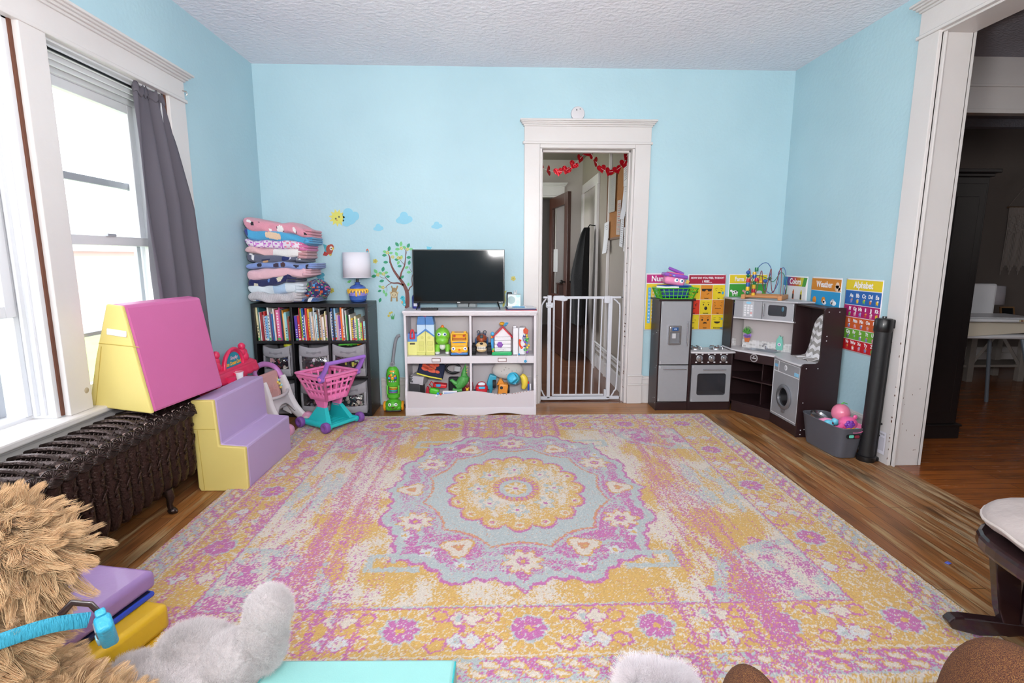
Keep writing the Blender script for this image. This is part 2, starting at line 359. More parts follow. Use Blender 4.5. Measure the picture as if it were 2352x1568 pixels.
mx.inputs[0].default_value = .05; g.l(tr.outputs[0], mx.inputs[1]); g.l(gl.outputs[0], mx.inputs[2]); g.l(mx.outputs[0], g.o.inputs['Surface']); glass = g.m
vinyl = C('d9dade', .35, var=.02); alum = C('a9adb4', .4, .2)
def sash(mb, x, y0, y1, z0, z1, th=.034, w=.04, m=vinyl, bot=None):
    bot = bot or w
    mb.box(x-th/2, x+th/2, y0, y0+w, z0, z1, m, .003); mb.box(x-th/2, x+th/2, y1-w, y1, z0, z1, m, .003); mb.box(x-th/2, x+th/2, y0+w, y1-w, z1-w, z1, m, .003); mb.box(x-th/2, x+th/2, y0+w, y1-w, z0, z0+bot, m, .003)
def window(n, y0, y1, lowered):
    f = MB()                                                          # box frame with stops and inner liner
    f.box(X0, XL, y0-.005, y0+.035, .545, 2.08, vinyl, .003); f.box(X0, XL, y1-.035, y1+.005, .545, 2.08, vinyl, .003); f.box(X0, XL, y0, y1, 2.060, 2.085, vinyl, .003); f.box(X0, X0+.075, y0, y1, 1.99, 2.06, vinyl, .003); f.box(X0, XL-.1, y0, y1, .52, .56, vinyl, .003)
    f.box(XL-.012, XL+.008, y0, y0+.014, .55, 2.075, wood_raw, .002); f.box(XL-.012, XL+.008, y1-.014, y1, .55, 2.075, wood_raw, .002)
    for k, xx in enumerate((XL-.045, XL-.075, XL-.105)):
        f.box(xx, xx+.012, y0+.035, y0+.047+.006*k, .56, 2.02, vinyl, .002); f.box(xx, xx+.012, y1-.047-.006*k, y1-.035, .56, 2.02, vinyl, .002); f.box(xx, xx+.012, y0+.035, y1-.035, 2.035-.014*k, 2.062, vinyl, .002)
    fo = struct('window_%d' % n, f)
    a, b = y0+.05, y1-.05
    s = MB(); sash(s, -1.955, a, b, 1.255, 1.99, w=.045); struct_child(s, 'upper_sash', fo)
    s = MB()
    if lowered: sash(s, -1.905, a, b, .56, 1.300, w=.045, bot=.05); s.box(-1.93, -1.875, (a+b)/2-.03, (a+b)/2+.03, 1.298, 1.312, alum, .003)
    else: sash(s, -1.895, a, b, .965, 1.70, w=.045)
    struct_child(s, 'lower_sash', fo)
    s = MB(); sash(s, -1.985, a, b, .56, 1.99, .02, .03, alum); s.box(-1.995, -1.975, a, b, 1.555, 1.59, alum, .003); s.box(-1.995, -1.975, a, b, .815, .835, alum, .003); struct_child(s, 'storm_window', fo)
    p = MB(); p.box(-1.956, -1.953, a+.04, b-.04, 1.3, 1.95, glass); struct_child(p, 'pane', fo)
    p = MB(); zz = (.6, 1.26) if lowered else (1.0, 1.66); p.box(-1.906, -1.903, a+.04, b-.04, zz[0], zz[1], glass); struct_child(p, 'pane', fo)
    return fo
def struct_child(mb, name, parent): o = mb.obj(name, parent); o['kind'] = 'structure'; return o
window(1, 1.36, 2.165, False); window(2, 2.29, 3.09, True); window(3, -.3, .5, True)

# ------------------------------------------------------------ hall behind the doorway
HH = 2.42
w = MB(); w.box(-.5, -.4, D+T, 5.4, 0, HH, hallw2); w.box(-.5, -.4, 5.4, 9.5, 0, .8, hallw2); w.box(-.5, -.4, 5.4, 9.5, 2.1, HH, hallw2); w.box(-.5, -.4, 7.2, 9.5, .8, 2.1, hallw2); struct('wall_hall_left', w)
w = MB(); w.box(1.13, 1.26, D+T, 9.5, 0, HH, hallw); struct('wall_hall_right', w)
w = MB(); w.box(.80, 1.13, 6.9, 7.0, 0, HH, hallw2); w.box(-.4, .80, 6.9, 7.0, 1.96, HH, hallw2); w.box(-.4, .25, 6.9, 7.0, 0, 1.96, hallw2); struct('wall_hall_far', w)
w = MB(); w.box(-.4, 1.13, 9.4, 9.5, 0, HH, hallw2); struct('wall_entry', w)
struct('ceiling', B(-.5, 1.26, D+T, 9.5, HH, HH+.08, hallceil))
t = MB(); t.box(.80, .90, 6.87, 6.9, 0, 1.96, trimw, .003); t.box(.15, .25, 6.87, 6.9, 0, 1.96, trimw, .003); header(t, .15, .90, 1.965, 2.13, 6.9, -1, 'x'); struct('trim_6', t)
t = MB(); t.box(1.10, 1.13, 5.75, 5.86, 0, 1.98, trimw, .004); t.box(1.10, 1.13, 6.66, 6.77, 0, 1.98, trimw, .004); t.box(1.108, 1.13, 5.75, 6.77, 1.98, 2.09, trimw, .004); t.box(1.12, 1.13, 5.86, 6.66, 0, 1.98, hallw2); t.box(1.105, 1.13, 5.18, 5.215, 0, HH, trimw, .003); struct('trim_7', t)
t = MB()
for z0, z1, d in ((.0, .13, .012), (.13, .145, .022), (.20, .212, .026), (.255, .268, .030)): t.box(1.13-d, 1.13, D+T, 5.74, z0, z1, trimw, .003)
t.cyl((1.085, D+T+.02, .30), (1.085, 5.6, .30), .010, trimw); t.cyl((1.085, 5.6, .30), (1.085, 5.6, .0), .010, trimw)
struct('baseboard_hall', t)
w = MB(); w.box(0, .79, 9.37, 9.4, .02, 1.95, C('c9c6c0', .5)); w.box(.13, .66, 9.355, 9.372, .95, 1.75, C('e9eef2', .3, emit=1.2)); o = struct('door_2', w)

# ------------------------------------------------------------ dining room beyond the cased opening
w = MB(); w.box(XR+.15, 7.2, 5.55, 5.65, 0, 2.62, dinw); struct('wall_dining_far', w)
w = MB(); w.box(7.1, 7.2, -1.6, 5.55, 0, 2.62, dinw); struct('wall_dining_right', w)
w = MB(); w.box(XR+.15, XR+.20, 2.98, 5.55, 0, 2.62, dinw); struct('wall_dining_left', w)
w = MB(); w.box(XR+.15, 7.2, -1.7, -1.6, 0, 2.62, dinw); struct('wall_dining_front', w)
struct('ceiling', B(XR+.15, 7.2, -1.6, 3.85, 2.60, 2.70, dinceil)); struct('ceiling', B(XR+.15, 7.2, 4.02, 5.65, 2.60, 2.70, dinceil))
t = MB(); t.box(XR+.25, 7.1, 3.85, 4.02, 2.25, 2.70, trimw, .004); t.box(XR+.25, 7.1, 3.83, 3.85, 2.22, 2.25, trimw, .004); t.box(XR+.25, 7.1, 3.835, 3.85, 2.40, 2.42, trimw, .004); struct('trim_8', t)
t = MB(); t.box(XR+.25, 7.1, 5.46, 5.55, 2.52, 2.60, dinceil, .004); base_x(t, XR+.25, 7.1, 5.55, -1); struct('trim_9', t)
# ------------------------------------------------------------ rug: pattern woven into colour attributes of a fine pile mesh
def rug():
    x0, x1, y0, y1 = -1.39, 1.605, 1.285, 3.860; st = .0042
    nx, ny = int((x1-x0)/st), int((y1-y0)/st)
    X, Y = np.meshgrid(np.linspace(x0, x1, nx), np.linspace(y0, y1, ny)); rs = np.random.RandomState(3)
    def vn(px, py, seed, oct=1):
        out = np.zeros_like(px); amp = 1; tot = 0
        for o in range(oct):
            G = np.random.RandomState(seed+o*17).rand(211, 211)
            a, b = px*2**o, py*2**o; ia, ib = np.floor(a).astype(int), np.floor(b).astype(int); fa, fb = a-ia, b-ib
            fa, fb = fa*fa*(3-2*fa), fb*fb*(3-2*fb); i0, i1, j0, j1 = ia % 211, (ia+1) % 211, ib % 211, (ib+1) % 211
            out += amp*((G[i0, j0]*(1-fa)+G[i1, j0]*fa)*(1-fb)+(G[i0, j1]*(1-fa)+G[i1, j1]*fa)*fb); tot += amp; amp *= .55
        return out/tot
    wob = 130
    xx = X+(vn(X*wob, Y*wob, 1)-.5)*.014; yy = Y+(vn(X*wob, Y*wob, 2)-.5)*.014
    u, v = xx-.1075, yy-2.5715; au, av = np.abs(u), np.abs(v); dx, dy = 1.4975-au, 1.2875-av; d = np.minimum(dx, dy)
    r1 = rs.rand(*X.shape); r2 = vn(X*170, Y*170, 5)*.6+r1*.4
    gold, cream, mag, lb, orange, pale = 0, 1, 2, 3, 4, 5
    big = vn(xx*5.5, yy*3.2, 9, 4); streak = vn(xx*42, yy*2.6, 21, 3); cr_ = vn(xx*24, yy*7, 31, 3)
    c = np.where(.5*big+.25*cr_+.25*r2 > .50, gold, cream)
    c = np.where((np.abs(v) > .9) & (.6*big+.4*r2 > .47), gold, c)
    # field corners: broken blue and rose spandrels
    q = np.hypot((1.16-au)/.46, (.95-av)/.40)
    sp = (q < 1+.16*np.sin(6*np.arctan2(.95-av, 1.16-au)*2)) & (d > .35)
    c = np.where(sp & (.45*cr_+.55*r2 > .46), np.where(vn(xx*20, yy*20, 44, 2) > .5, lb, mag), c)
    c = np.where((np.abs(q-1.0) < .05) & (d > .35) & (r2 > .35), lb, c)
    q2 = np.hypot((1.02-au)/.17, v/.26); c = np.where((q2 < 1+.2*np.sin(10*np.arctan2(v, 1.02-au))) & (r2 > .42), np.where(cr_ > .5, lb, gold), c)
    # long rose streaks
    band = np.exp(-((au-.82)/.17)**2)*.17+np.where(u < 0, .045, 0)*(au > .5)
    c = np.where((.52*streak+.48*r2 > .71-band) & (au > .52), mag, c)
    c = np.where((.62*streak+.38*r2 > .80-band) & (au > .7) & (r2 > .6), orange, c)
    # medallion
    rho = (np.abs(u/.61)**3+np.abs(v/.775)**3)**(1/3); th = np.arctan2(v/1.22, u); r = np.hypot(u, v/1.22); ph = th-PI/2
    saw = np.abs(((th*56/(2*PI)) % 1)-.5)*2
    s16 = np.abs(((th*16/(2*PI)) % 1)-.5)*2; edge = .98+.030*saw+.085*s16**2+.02*np.cos(4*th)
    med = rho < edge
    blend = vn(xx*9, yy*5, 61, 3)
    c = np.where(med, np.where(.42*blend+.58*r2 > .47+.04*np.sin(2*th), mag, lb), c)
    c = np.where(med & (r2 > .90), pale, c)
    c = np.where(med & (rho > edge-.075), lb, c); c = np.where((np.abs(rho-edge) < .012), mag, c)
    c = np.where(med & (np.abs(rho-edge+.19) < .016) & (r2 > .35), lb, c)
    # hooks at the four medallion corners
    hk = ((au > .40) & (au < .615) & (av > .690) & (av < .722)) | ((au > .585) & (au < .615) & (av > .60) & (av < .722)) | ((au > .50) & (au < .60) & (av > .60) & (av < .622)) | ((au > .50) & (au < .522) & (av > .60) & (av < .66))
    c = np.where(hk & (r2 > .22), lb, c)
    # flowers set round the band
    for k in range(12):
        a = PI/2+k*PI/6; R = .545 if k % 2 == 0 else .525; fx, fy = R*math.cos(a)*(1.0 if k % 2 else 1.0), R*1.22*math.sin(a)
        if k % 3 == 0: fx *= 1.02
        e, g = u-fx, v-fy; t2 = np.arctan2(g, e); rr = np.hypot(e, g); n_ = 8 if k % 2 == 0 else 3
        P = (.058 if k % 2 == 0 else .052)*(1+.22*np.cos(n_*t2+a))
        c = np.where(rr < P*1.28, np.where(r2 > .4, gold, orange), c); c = np.where(rr < P*1.1, cream, c)
        c = np.where(rr < P*.45, mag if k % 2 == 0 else orange, c); c = np.where(rr < P*.18, gold, c)
    for k in range(24):
        a = PI/24+k*PI/12; e, g = u-.60*math.cos(a)*(1.05), v-.60*1.22*math.sin(a)*1.02; rr = np.hypot(e, g)
        c = np.where((rr < .030*(1+.3*np.cos(5*np.arctan2(g, e)))) & (rho < .93), np.where(rr < .012, gold, pale), c)
    Rb = .475-.045*np.abs(np.cos(6*ph))**.8
    c = np.where(r < Rb, lb, c); c = np.where((r < Rb) & (r2 > .9), pale, c)
    c = np.where(np.abs(r-Rb) < .0055, orange, c); c = np.where(np.abs(r-Rb-.018) < .006, lb, c)
    Rf = .305+.052*np.abs(np.cos(8*ph))**.55
    inner = r < Rf
    c = np.where(inner, np.where(.5*cr_+.5*r2 > np.where(r > .27, .40, .50), gold, cream), c)
    c = np.where(np.abs(r-Rf) < .006, mag, c); c = np.where(np.abs(r-Rf+.010) < .003, orange, c)
    for k in range(16):
        a = PI/2+k*PI/8; e, g = u-.312*math.cos(a), (v/1.22-.312*math.sin(a)); rr = np.hypot(e, g)
        c = np.where(np.abs(rr-.018) < .004, cream, c); c = np.where(rr < .009, mag if k % 2 else orange, c)
    for k in range(8):
        a = PI/2+k*PI/4; e, g = u-.195*math.cos(a), (v/1.22-.195*math.sin(a)); rr = np.hypot(e, g); t2 = np.arctan2(g, e)-a
        P = .042*(1+.35*np.cos(5*t2))
        c = np.where(rr < P, lb, c); c = np.where(rr < P*.62, cream, c); c = np.where(rr < .010, mag, c)
    c = np.where((np.abs(r-.102) < .012), np.where(np.cos(26*th) > -.2, gold, mag), c); c = np.where(np.abs(r-.118) < .004, orange, c)
    c = np.where(np.abs(r-.075) < .015, lb, c); c = np.where(np.abs(r-.089) < .003, mag, c)
    c = np.where(r < .058, np.where(np.cos(8*th)*.02+.04 > r, cream, gold), c); c = np.where(r < .012, mag, c)
    # main border
    bo = (d < .352) & (d > .140)
    c = np.where(bo, np.where(.35*big+.25*cr_+.4*r2 > .42, gold, cream), c)
    m = np.zeros_like(c)-1
    pts = [(k*.4157, s*1.0425) for k in range(-3, 4) for s in (-1, 1)]+[(s*1.2475, k*.5212) for k in (-1, 0, 1) for s in (-1, 1)]
    def cell(cx, cy, horiz):
        nonlocal m
        lo = (np.abs(u-cx) < .22) & (np.abs(v-cy) < .22) if horiz else (np.abs(v-cy) < .27) & (np.abs(u-cx) < .2)
        e, g = u-cx, v-cy; rr = np.hypot(e, g); t2 = np.arctan2(g, e)
        m = np.where(lo & (rr < .112), cream, m); pet = np.abs(np.cos(8*t2))
        m = np.where(lo & (rr < .104+.006*pet) & (rr > .062) & (pet > .28), gold, m)
        P = .058*(.72+.28*np.abs(np.cos(4*t2))**.6)
        m = np.where(rr < P*1.16, lb, m); m = np.where(rr < P, mag, m); m = np.where((rr < P*.96) & (np.abs(np.sin(4*t2+PI/2)) < .16) & (rr > .02), pale, m); m = np.where(rr < .014, gold, m)
        for sa in (-1, 1):
            for sb in (-1, 1):
                # spirals beside the flower and four-lobed stars beyond them
                if horiz: ox, oy = sa*.122, sb*.062; tx, ty = sa*.185, sb*.052
                else: ox, oy = sb*.062, sa*.135; tx, ty = sb*.052, sa*.215
                e2, g2 = e-ox, g-oy; r3 = np.hypot(e2, g2); t3 = np.arctan2(g2, e2)*sa*sb
                m = np.where((np.abs(r3-.017-.0035*(t3+PI)) < .0042) & (r3 < .042), mag, m)
                e3, g3 = e-tx, g-ty; r4 = np.hypot(e3, g3); t4 = np.arctan2(g3, e3); P4 = .027*(.7+.5*np.abs(np.cos(2*t4)))
                m = np.where(r4 < P4*1.2, mag, m); m = np.where(r4 < P4, cream if sb > 0 else pale, m)
                m = np.where((r4 < P4*.5), lb if sa > 0 else cream, m)
    for cx, cy in pts: cell(cx, cy, abs(cy) > 1)
    c = np.where(bo & (m >= 0) & (r2 > .12), m, c)
    c = np.where(bo & (np.hypot(np.mod(u+.2078, .4157)-.2078*0-.2078*2, av-1.0425) < .02) & (au < 1.2), mag, c)
    c = np.where(np.abs(d-.352) < .004, mag, c); c = np.where(np.abs(d-.360) < .003, lb, c)
    # guard stripes
    c = np.where((d < .140) & (d > .118), np.where(np.abs(d-.129) < .004, cream, gold), c)
    g_ = (d <= .118) & (d > .026); s_ = np.where(dx < dy, v, u)
    c = np.where(g_, np.where(.5*blend+.5*r2 > .5, mag, lb), c)
    for row, off in ((.092, 0), (.056, .04)):
        p_ = np.mod(s_+off, .082)-.041; dd = (d-row)+p_*.25
        c = np.where(g_ & ((p_/.030)**2+(dd/.015)**2 < 1), gold, c); c = np.where(g_ & ((p_/.023)**2+(dd/.010)**2 < 1), cream, c)
    c = np.where((d <= .034) & (d > .026), lb, c)
    c = np.where(d <= .026, np.where(r2 > .45, cream, gold), c)
    # worn streaks that run across everything
    back = np.where((v > .80) & (np.abs(u) < .34), .16, 0)+np.where((v < -.85) & (np.abs(u-.66) < .22), .15, 0)+np.where((d < .36) & (u < -1.05), .10, 0)+np.where((u > .75) & (u < 1.15) & (v > .75), .12, 0)+np.where((v < -.9) & (u < -.55), .12, 0)
    c = np.where((back > 0) & (.62*streak+.38*r2 > .71-back), np.where(r1 > .25, mag, orange), c)
    c = np.where((r1 > .955), cream, c); c = np.where((r1 < .02), orange, c)
    pal = np.array([lin(h)[:3] for h in ('cba35a', 'd2c6b8', 'b9679e', 'adb5b5', 'c78a66', 'c8c8c8')])
    Cc = pal[c]*(0.90+.20*rs.rand(*X.shape))[..., None]
    Z = .0125+.0028*(vn(X*200, Y*200, 71)-.5)+.0012*(rs.rand(*X.shape)-.5)
    Z[0, :] = Z[-1, :] = 0.0005; Z[:, 0] = Z[:, -1] = .0005
    V = np.stack([X, Y, Z], -1).reshape(-1, 3); idx = np.arange(nx*ny).reshape(ny, nx)
    F = np.stack([idx[:-1, :-1], idx[:-1, 1:], idx[1:, 1:], idx[1:, :-1]], -1).reshape(-1, 4); nf = len(F)
    me = bpy.data.meshes.new('area_rug'); me.vertices.add(len(V)); me.vertices.foreach_set('co', V.astype('f').ravel())
    me.loops.add(nf*4); me.loops.foreach_set('vertex_index', F.astype('i').ravel()); me.polygons.add(nf)
    me.polygons.foreach_set('loop_start', np.arange(0, nf*4, 4, dtype='i')); me.update(calc_edges=True)
    at = me.color_attributes.new('weave', 'FLOAT_COLOR', 'POINT'); at.data.foreach_set('color', np.concatenate([Cc.reshape(-1, 3), np.ones((nx*ny, 1))], 1).astype('f').ravel())
    me.polygons.foreach_set('use_smooth', np.ones(nf, bool))
    q = N('woven_rug_pile'); a = q.n('VertexColor'); a.layer_name = 'weave'; tc = q.n('TexCoord'); nz = q.n('TexNoise'); nz.inputs['Scale'].default_value = 420; nz.inputs['Detail'].default_value = 3; q.l(tc.outputs['Object'], nz.inputs[0])
    mr = q.n('MapRange'); mr.inputs[1].default_value = .3; mr.inputs[2].default_value = .7; mr.inputs[3].default_value = .78; mr.inputs[4].default_value = 1.12; q.l(nz.outputs['Fac'], mr.inputs[0])
    mx = q.n('MixRGB', blend_type='MULTIPLY'); mx.inputs[0].default_value = 1; q.l(a.outputs[0], mx.inputs[1]); q.l(mr.outputs[0], mx.inputs[2]); q.l(mx.outputs[0], q.b.inputs['Base Color'])
    q.b.inputs['Roughness'].default_value = .95; q.b.inputs['Sheen Weight'].default_value = .15
    bp = q.n('Bump'); bp.inputs['Strength'].default_value = .5; bp.inputs['Distance'].default_value = .004; q.l(nz.outputs['Fac'], bp.inputs['Height']); q.l(bp.outputs[0], q.b.inputs['Normal'])
    me.materials.append(q.m); o = bpy.data.objects.new('area_rug', me); COL.objects.link(o)
    tag(o, 'large faded gold, magenta and pale blue medallion rug lying on the plank floor', 'rug')
rug()
# ------------------------------------------------------------ cast-iron radiator
iron = C('4a3e3b', .26, .85, bump=.3, bscale=90, var=.25, vscale=30); iron2 = C('3c2a26', .36, .75, bump=.5, bscale=120, var=.35, vscale=40)
rad = thing('cast_iron_radiator', 'dark bronze ornate cast iron radiator standing below the windows', 'radiator', (-1.63, 1.36, 0))
def rad_section():
    m = MB()
    for x in (-.085, 0, .088):
        m.tube([(x, 0, .13), (x, 0, .17), (x, 0, .30), (x, 0, .42), (x, 0, .47)], [.020, .027, .024, .026, .020], iron2, 12, flat=(1, 1.25))
    m.box(-.108, .102, -.025, .025, .10, .155, iron2, .022, seg=3); m.box(-.108, .098, -.029, .029, .43, .487, iron, .026, seg=3)
    m.tube([(-.10, 0, .484), (-.05, 0, .497), (0, 0, .500), (.05, 0, .495), (.085, 0, .478)], .010, iron, 8)
    for k in range(-4, 5):                                        # leaf ribs on the shoulder
        m.tube([(k*.018, -.024, .468), (k*.018+.004, 0, .497), (k*.018, .024, .468)], .0035, iron, 6)
    for z, r in ((.37, .011), (.345, .008), (.25, .010), (.20, .012), (.175, .008), (.29, .006)):
        m.lathe([(r*.55, 0), (r, .003), (r*.6, .006)], iron2, 12, TR((.112, .006*math.sin(z*90), z), (0, PI/2, 0)))
    m.tube([(.114, -.012, .33), (.118, .006, .32), (.114, .012, .30), (.117, -.004, .285), (.114, -.010, .27)], .0035, iron2, 6)
    return m
def rad_shell():
    m = MB(); T = TR((.111, -.019, .446)) @ Vector((.78, -.50, .38)).to_track_quat('Z', 'Y').to_matrix().to_4x4() @ TR(sc=(.95, .95, 1.2))
    m.lathe([(.031, -.014), (.0335, 0), (.031, .006), (.024, .008), (.004, .010)], iron, 20, T)
    m.lathe([(.0335, 0), (.036, .004), (.0335, .008), (.031, .006)], iron, 24, T, cap=False)
    for k in range(11):
        a = math.radians(-15+21*k); m.tube([(.006*math.cos(a), .006*math.sin(a), .011), (.020*math.cos(a), .020*math.sin(a), .0125), (.031*math.cos(a), .031*math.sin(a), .008)], [.0012, .0028, .0032], iron, 6, )
        V = len(m.v)-18
        for i in range(V, len(m.v)): m.v[i] = tuple(T @ Vector(m.v[i]))
    return m
rs0 = rad_section().obj('section', rad); sh0 = rad_shell().obj('shell_ornament', rs0)
for k in range(1, 21):
    c = rs0.copy(); COL.objects.link(c); c.parent = rad; c.location = (0, k*.0675, 0)
    c2 = sh0.copy(); COL.objects.link(c2); c2.parent = c
for y in (.068, 1.012):
    for x in (.09, -.09):
        m = MB(); m.tube([(x, y, .12), (x+.012*(1 if x > 0 else -1), y, .08), (x+.004, y, .045), (x+.010*(1 if x > 0 else -1), y, .02)], [.024, .018, .012, .014], iron, 10)
        m.ball((x+.014*(1 if x > 0 else -1), y, .016), (.022, .019, .016), iron, 12, 8); m.ball((x+.03*(1 if x > 0 else -1), y, .012), (.010, .007, .010), iron, 8, 6); m.obj('foot', rad)

# ------------------------------------------------------------ foam climbing blocks
vy = C('d9c778', .42, bump=.05, bscale=300, var=.04); vp = C('c4659a', .42, bump=.05, bscale=300, var=.04); vl = C('b79fca', .42, bump=.05, bscale=300, var=.04)
seam = C('b8a04a', .7); seaml = C('9f80b4', .7)
t = thing('foam_wedge_block', 'tall pink and yellow vinyl foam wedge leaning on windowsill and radiator', 'foam block', (-1.52, 2.30, .512), math.radians(-7))
out = [(0, 0), (-.295, .028), (-.235, .25), (-.155, .487), (-.085, .478)]
MB().prism(out, .012, .50, vp, 'y').obj('slanted_cushion', t, bev=.012)
m = MB(); m.prism([(a*1.0, b) for a, b in out], -.006, .014, vy, 'y'); o = m.obj('end_panel', t, bev=.006)
m = MB(); m.tube([(-.022, -.0075, .30), (-.21, -.0075, .315)], .0016, seam, 6); m.tube([(-.262, -.0075, .03), (-.20, -.0075, .30)], .0016, seam, 6); m.obj('stitching', o)
MB().box(-.205, -.115, -.013, -.006, .300, .328, 'e8e4e4', .003, M=TR((0, 0, .03), (0, .13, 0))).obj('strap', t)
m = MB(); m.prism([(-.30, .028), (-.312, .05), (-.225, .32), (-.205, .32), (-.25, .12)], .02, .48, vy, 'y'); m.obj('folding_flap', t, bev=.006)
t = thing('foam_step_block', 'lavender and yellow two-step foam block standing on the floor beside the radiator', 'foam block', (-1.53, 2.615, 0), math.radians(-1))
st_ = [(.005, 0), (.245, 0), (.25, .02), (.25, .235), (.118, .245), (.108, .485), (-.005, .485), (-.005, .02)]
MB().prism(st_, .018, .56, vl, 'y').obj('steps_cushion', t, bev=.010)
m = MB(); m.prism(st_, -.004, .02, vy, 'y'); o = m.obj('end_panel', t, bev=.006)
m = MB(); m.tube([(-.003, -.0055, .335), (.108, -.0055, .335)], .0018, seam, 6); m.tube([(.018, -.0055, .33), (.026, -.0055, .01)], .0016, seam, 6); m.obj('stitching', o)

# ------------------------------------------------------------ curtain and rods
def fabric(h, name, trl=.25):
    q = N(name); tcx = q.n('TexCoord'); wv = q.n('TexNoise'); wv.inputs['Scale'].default_value = 500; q.l(tcx.outputs['Object'], wv.inputs[0])
    q.b.inputs['Base Color'].default_value = lin(h); q.b.inputs['Roughness'].default_value = .85
    hs = q.n('HueSaturation'); hs.inputs['Color'].default_value = lin(h); mr = q.n('MapRange'); mr.inputs[3].default_value = .9; mr.inputs[4].default_value = 1.1; q.l(wv.outputs['Fac'], mr.inputs[0]); q.l(mr.outputs[0], hs.inputs['Value']); q.l(hs.outputs[0], q.b.inputs['Base Color'])
    tl = q.n('BsdfTranslucent'); tl.inputs[0].default_value = lin(h); mx = q.n('MixShader'); mx.inputs[0].default_value = trl; q.l(q.b.outputs[0], mx.inputs[1]); q.l(tl.outputs[0], mx.inputs[2]); q.l(mx.outputs[0], q.o.inputs['Surface']); return q.m
cf = fabric('69656f', 'grey_curtain_cloth', .3)
def cur(u, v):
    z = 2.045-v*1.50; a = v**.8
    xo = 1-.031*min(1, v*3)-.020*v; yl = (2.842-.016*math.sin(v*4))*xo; yr = (3.085+.20*min(1, v/.38)**.8+.045*v)*xo
    y = yl+(yr-yl)*u; amp = .012+.028*min(1, v*1.6)
    x = -1.805+.055*min(1, v*3)+amp*math.sin(u*PI*7+1.1*math.sin(v*3))+.008*math.sin(u*31+v*9)*(1-v)+.035*v
    return (x, y, z+.004*math.sin(u*60)*(v < .02))
m = MB(); m.grid(cur, 120, 60, cf); cu = m.obj('panel', None, solid=.002); t = thing('curtain', 'dark grey curtain gathered on the right side of the right-hand window', 'curtain'); cu.parent = t
m = MB(); m.grid(lambda u, v: (cur(u, v*.022)[0]+.006, cur(u, v*.022)[1], 2.062-v*.05+.008*math.sin(u*70)), 120, 4, cf); m.obj('gathered_heading', t, solid=.003)
blk = C('17171a', .35, .6)
one(MB().cyl((-1.812, 2.325, 2.038), (-1.812, 3.056, 2.038), .0055, blk).cyl((-1.812, 2.325, 2.038), (-1.812, 2.345, 2.038), .009, blk), 'curtain_rod', 'thin black rod across the top of the right-hand window', 'curtain rod')
one(MB().cyl((-1.812, 1.395, 2.038), (-1.812, 2.130, 2.038), .0055, blk).cyl((-1.812, 2.10, 2.038), (-1.812, 2.130, 2.038), .010, blk), 'curtain_rod', 'thin black rod across the top of the left-hand window', 'curtain rod')
one(MB().tube([(-1.765, 3.222, 2.13), (-1.745, 3.222, 2.125), (-1.740, 3.222, 2.112), (-1.748, 3.222, 2.104)], .0035, C('b9b6b2', .3, .9)), 'cup_hook', 'small metal hook screwed into the right end of the window header', 'hook')

# ------------------------------------------------------------ bookcase
ebony = C('18181b', .38, var=.15, vscale=20, bump=.05); bx0, bx1, by0, by1 = -1.783, -.935, 3.885, 4.185
t = thing('cube_bookcase', 'black nine-compartment cube bookcase standing in the back left corner', 'bookcase', (bx0, by0, 0))
def P_(x0, x1, z0, z1, n, y1=.30, y0=0): return MB().box(x0, x1, y0, y1, z0, z1, ebony, .0015).obj(n, t)
Wd = bx1-bx0; P_(0, Wd, .835, .862, 'top_panel'); P_(0, .022, 0, .835, 'side_panel'); P_(Wd-.022, Wd, 0, .835, 'side_panel'); P_(.022, Wd-.022, 0, .03, 'bottom_panel')
cx_ = [.022, .2965, .5595, Wd-.022]
for a in (.287, .555): P_(a-.008, a+.008, .03, .835, 'divider')
for z in (.298, .565): P_(.022, Wd-.022, z, z+.018, 'shelf', y0=.002)
MB().box(.022, Wd-.40, .285, .29, .03, .835, ebony).obj('back_panel', t)
m = MB()
for z in (.10, .29, .36, .55, .62, .80): m.lathe([(.0035, 0), (.002, .001)], 'a8a8ad', 10, TR((Wd, .26, z), (0, PI/2, 0))); m.lathe([(.0035, 0), (.002, .001)], 'a8a8ad', 10, TR((Wd, .03, z), (0, PI/2, 0)))
m.obj('screw_cap', t)
comps = [(bx0+.024, bx0+.279), (bx0+.295, bx0+.547), (bx0+.563, bx1-.024)]
names = {'e7ddb0': 'cream', '2f6f7e': 'teal', 'c8cdd2': 'pale grey', 'a2303a': 'dark red', 'e9e6e2': 'white', 'd03a3a': 'red', '8fc3e8': 'sky blue', '5f4a86': 'plum', '2a6fb0': 'mid blue', 'd9b9a0': 'tan', 'e67fb0': 'pink', 'c94f8e': 'magenta', '2d3a55': 'navy', 'e89a2c': 'amber', '9ad2d8': 'aqua', '3f5f42': 'forest green', '5a3fa8': 'violet', 'a8c93a': 'lime', '2456a8': 'royal blue', 'ecc540': 'yellow', '9aa4ae': 'grey', 'd8e6ee': 'ice blue', '8a7a3c': 'olive', 'e8702a': 'orange', '7b3fa0': 'purple', '34343a': 'black', 'b0d84a': 'bright lime', '54b064': 'green', 'c9a6c6': 'lilac', '7a4a30': 'brown'}
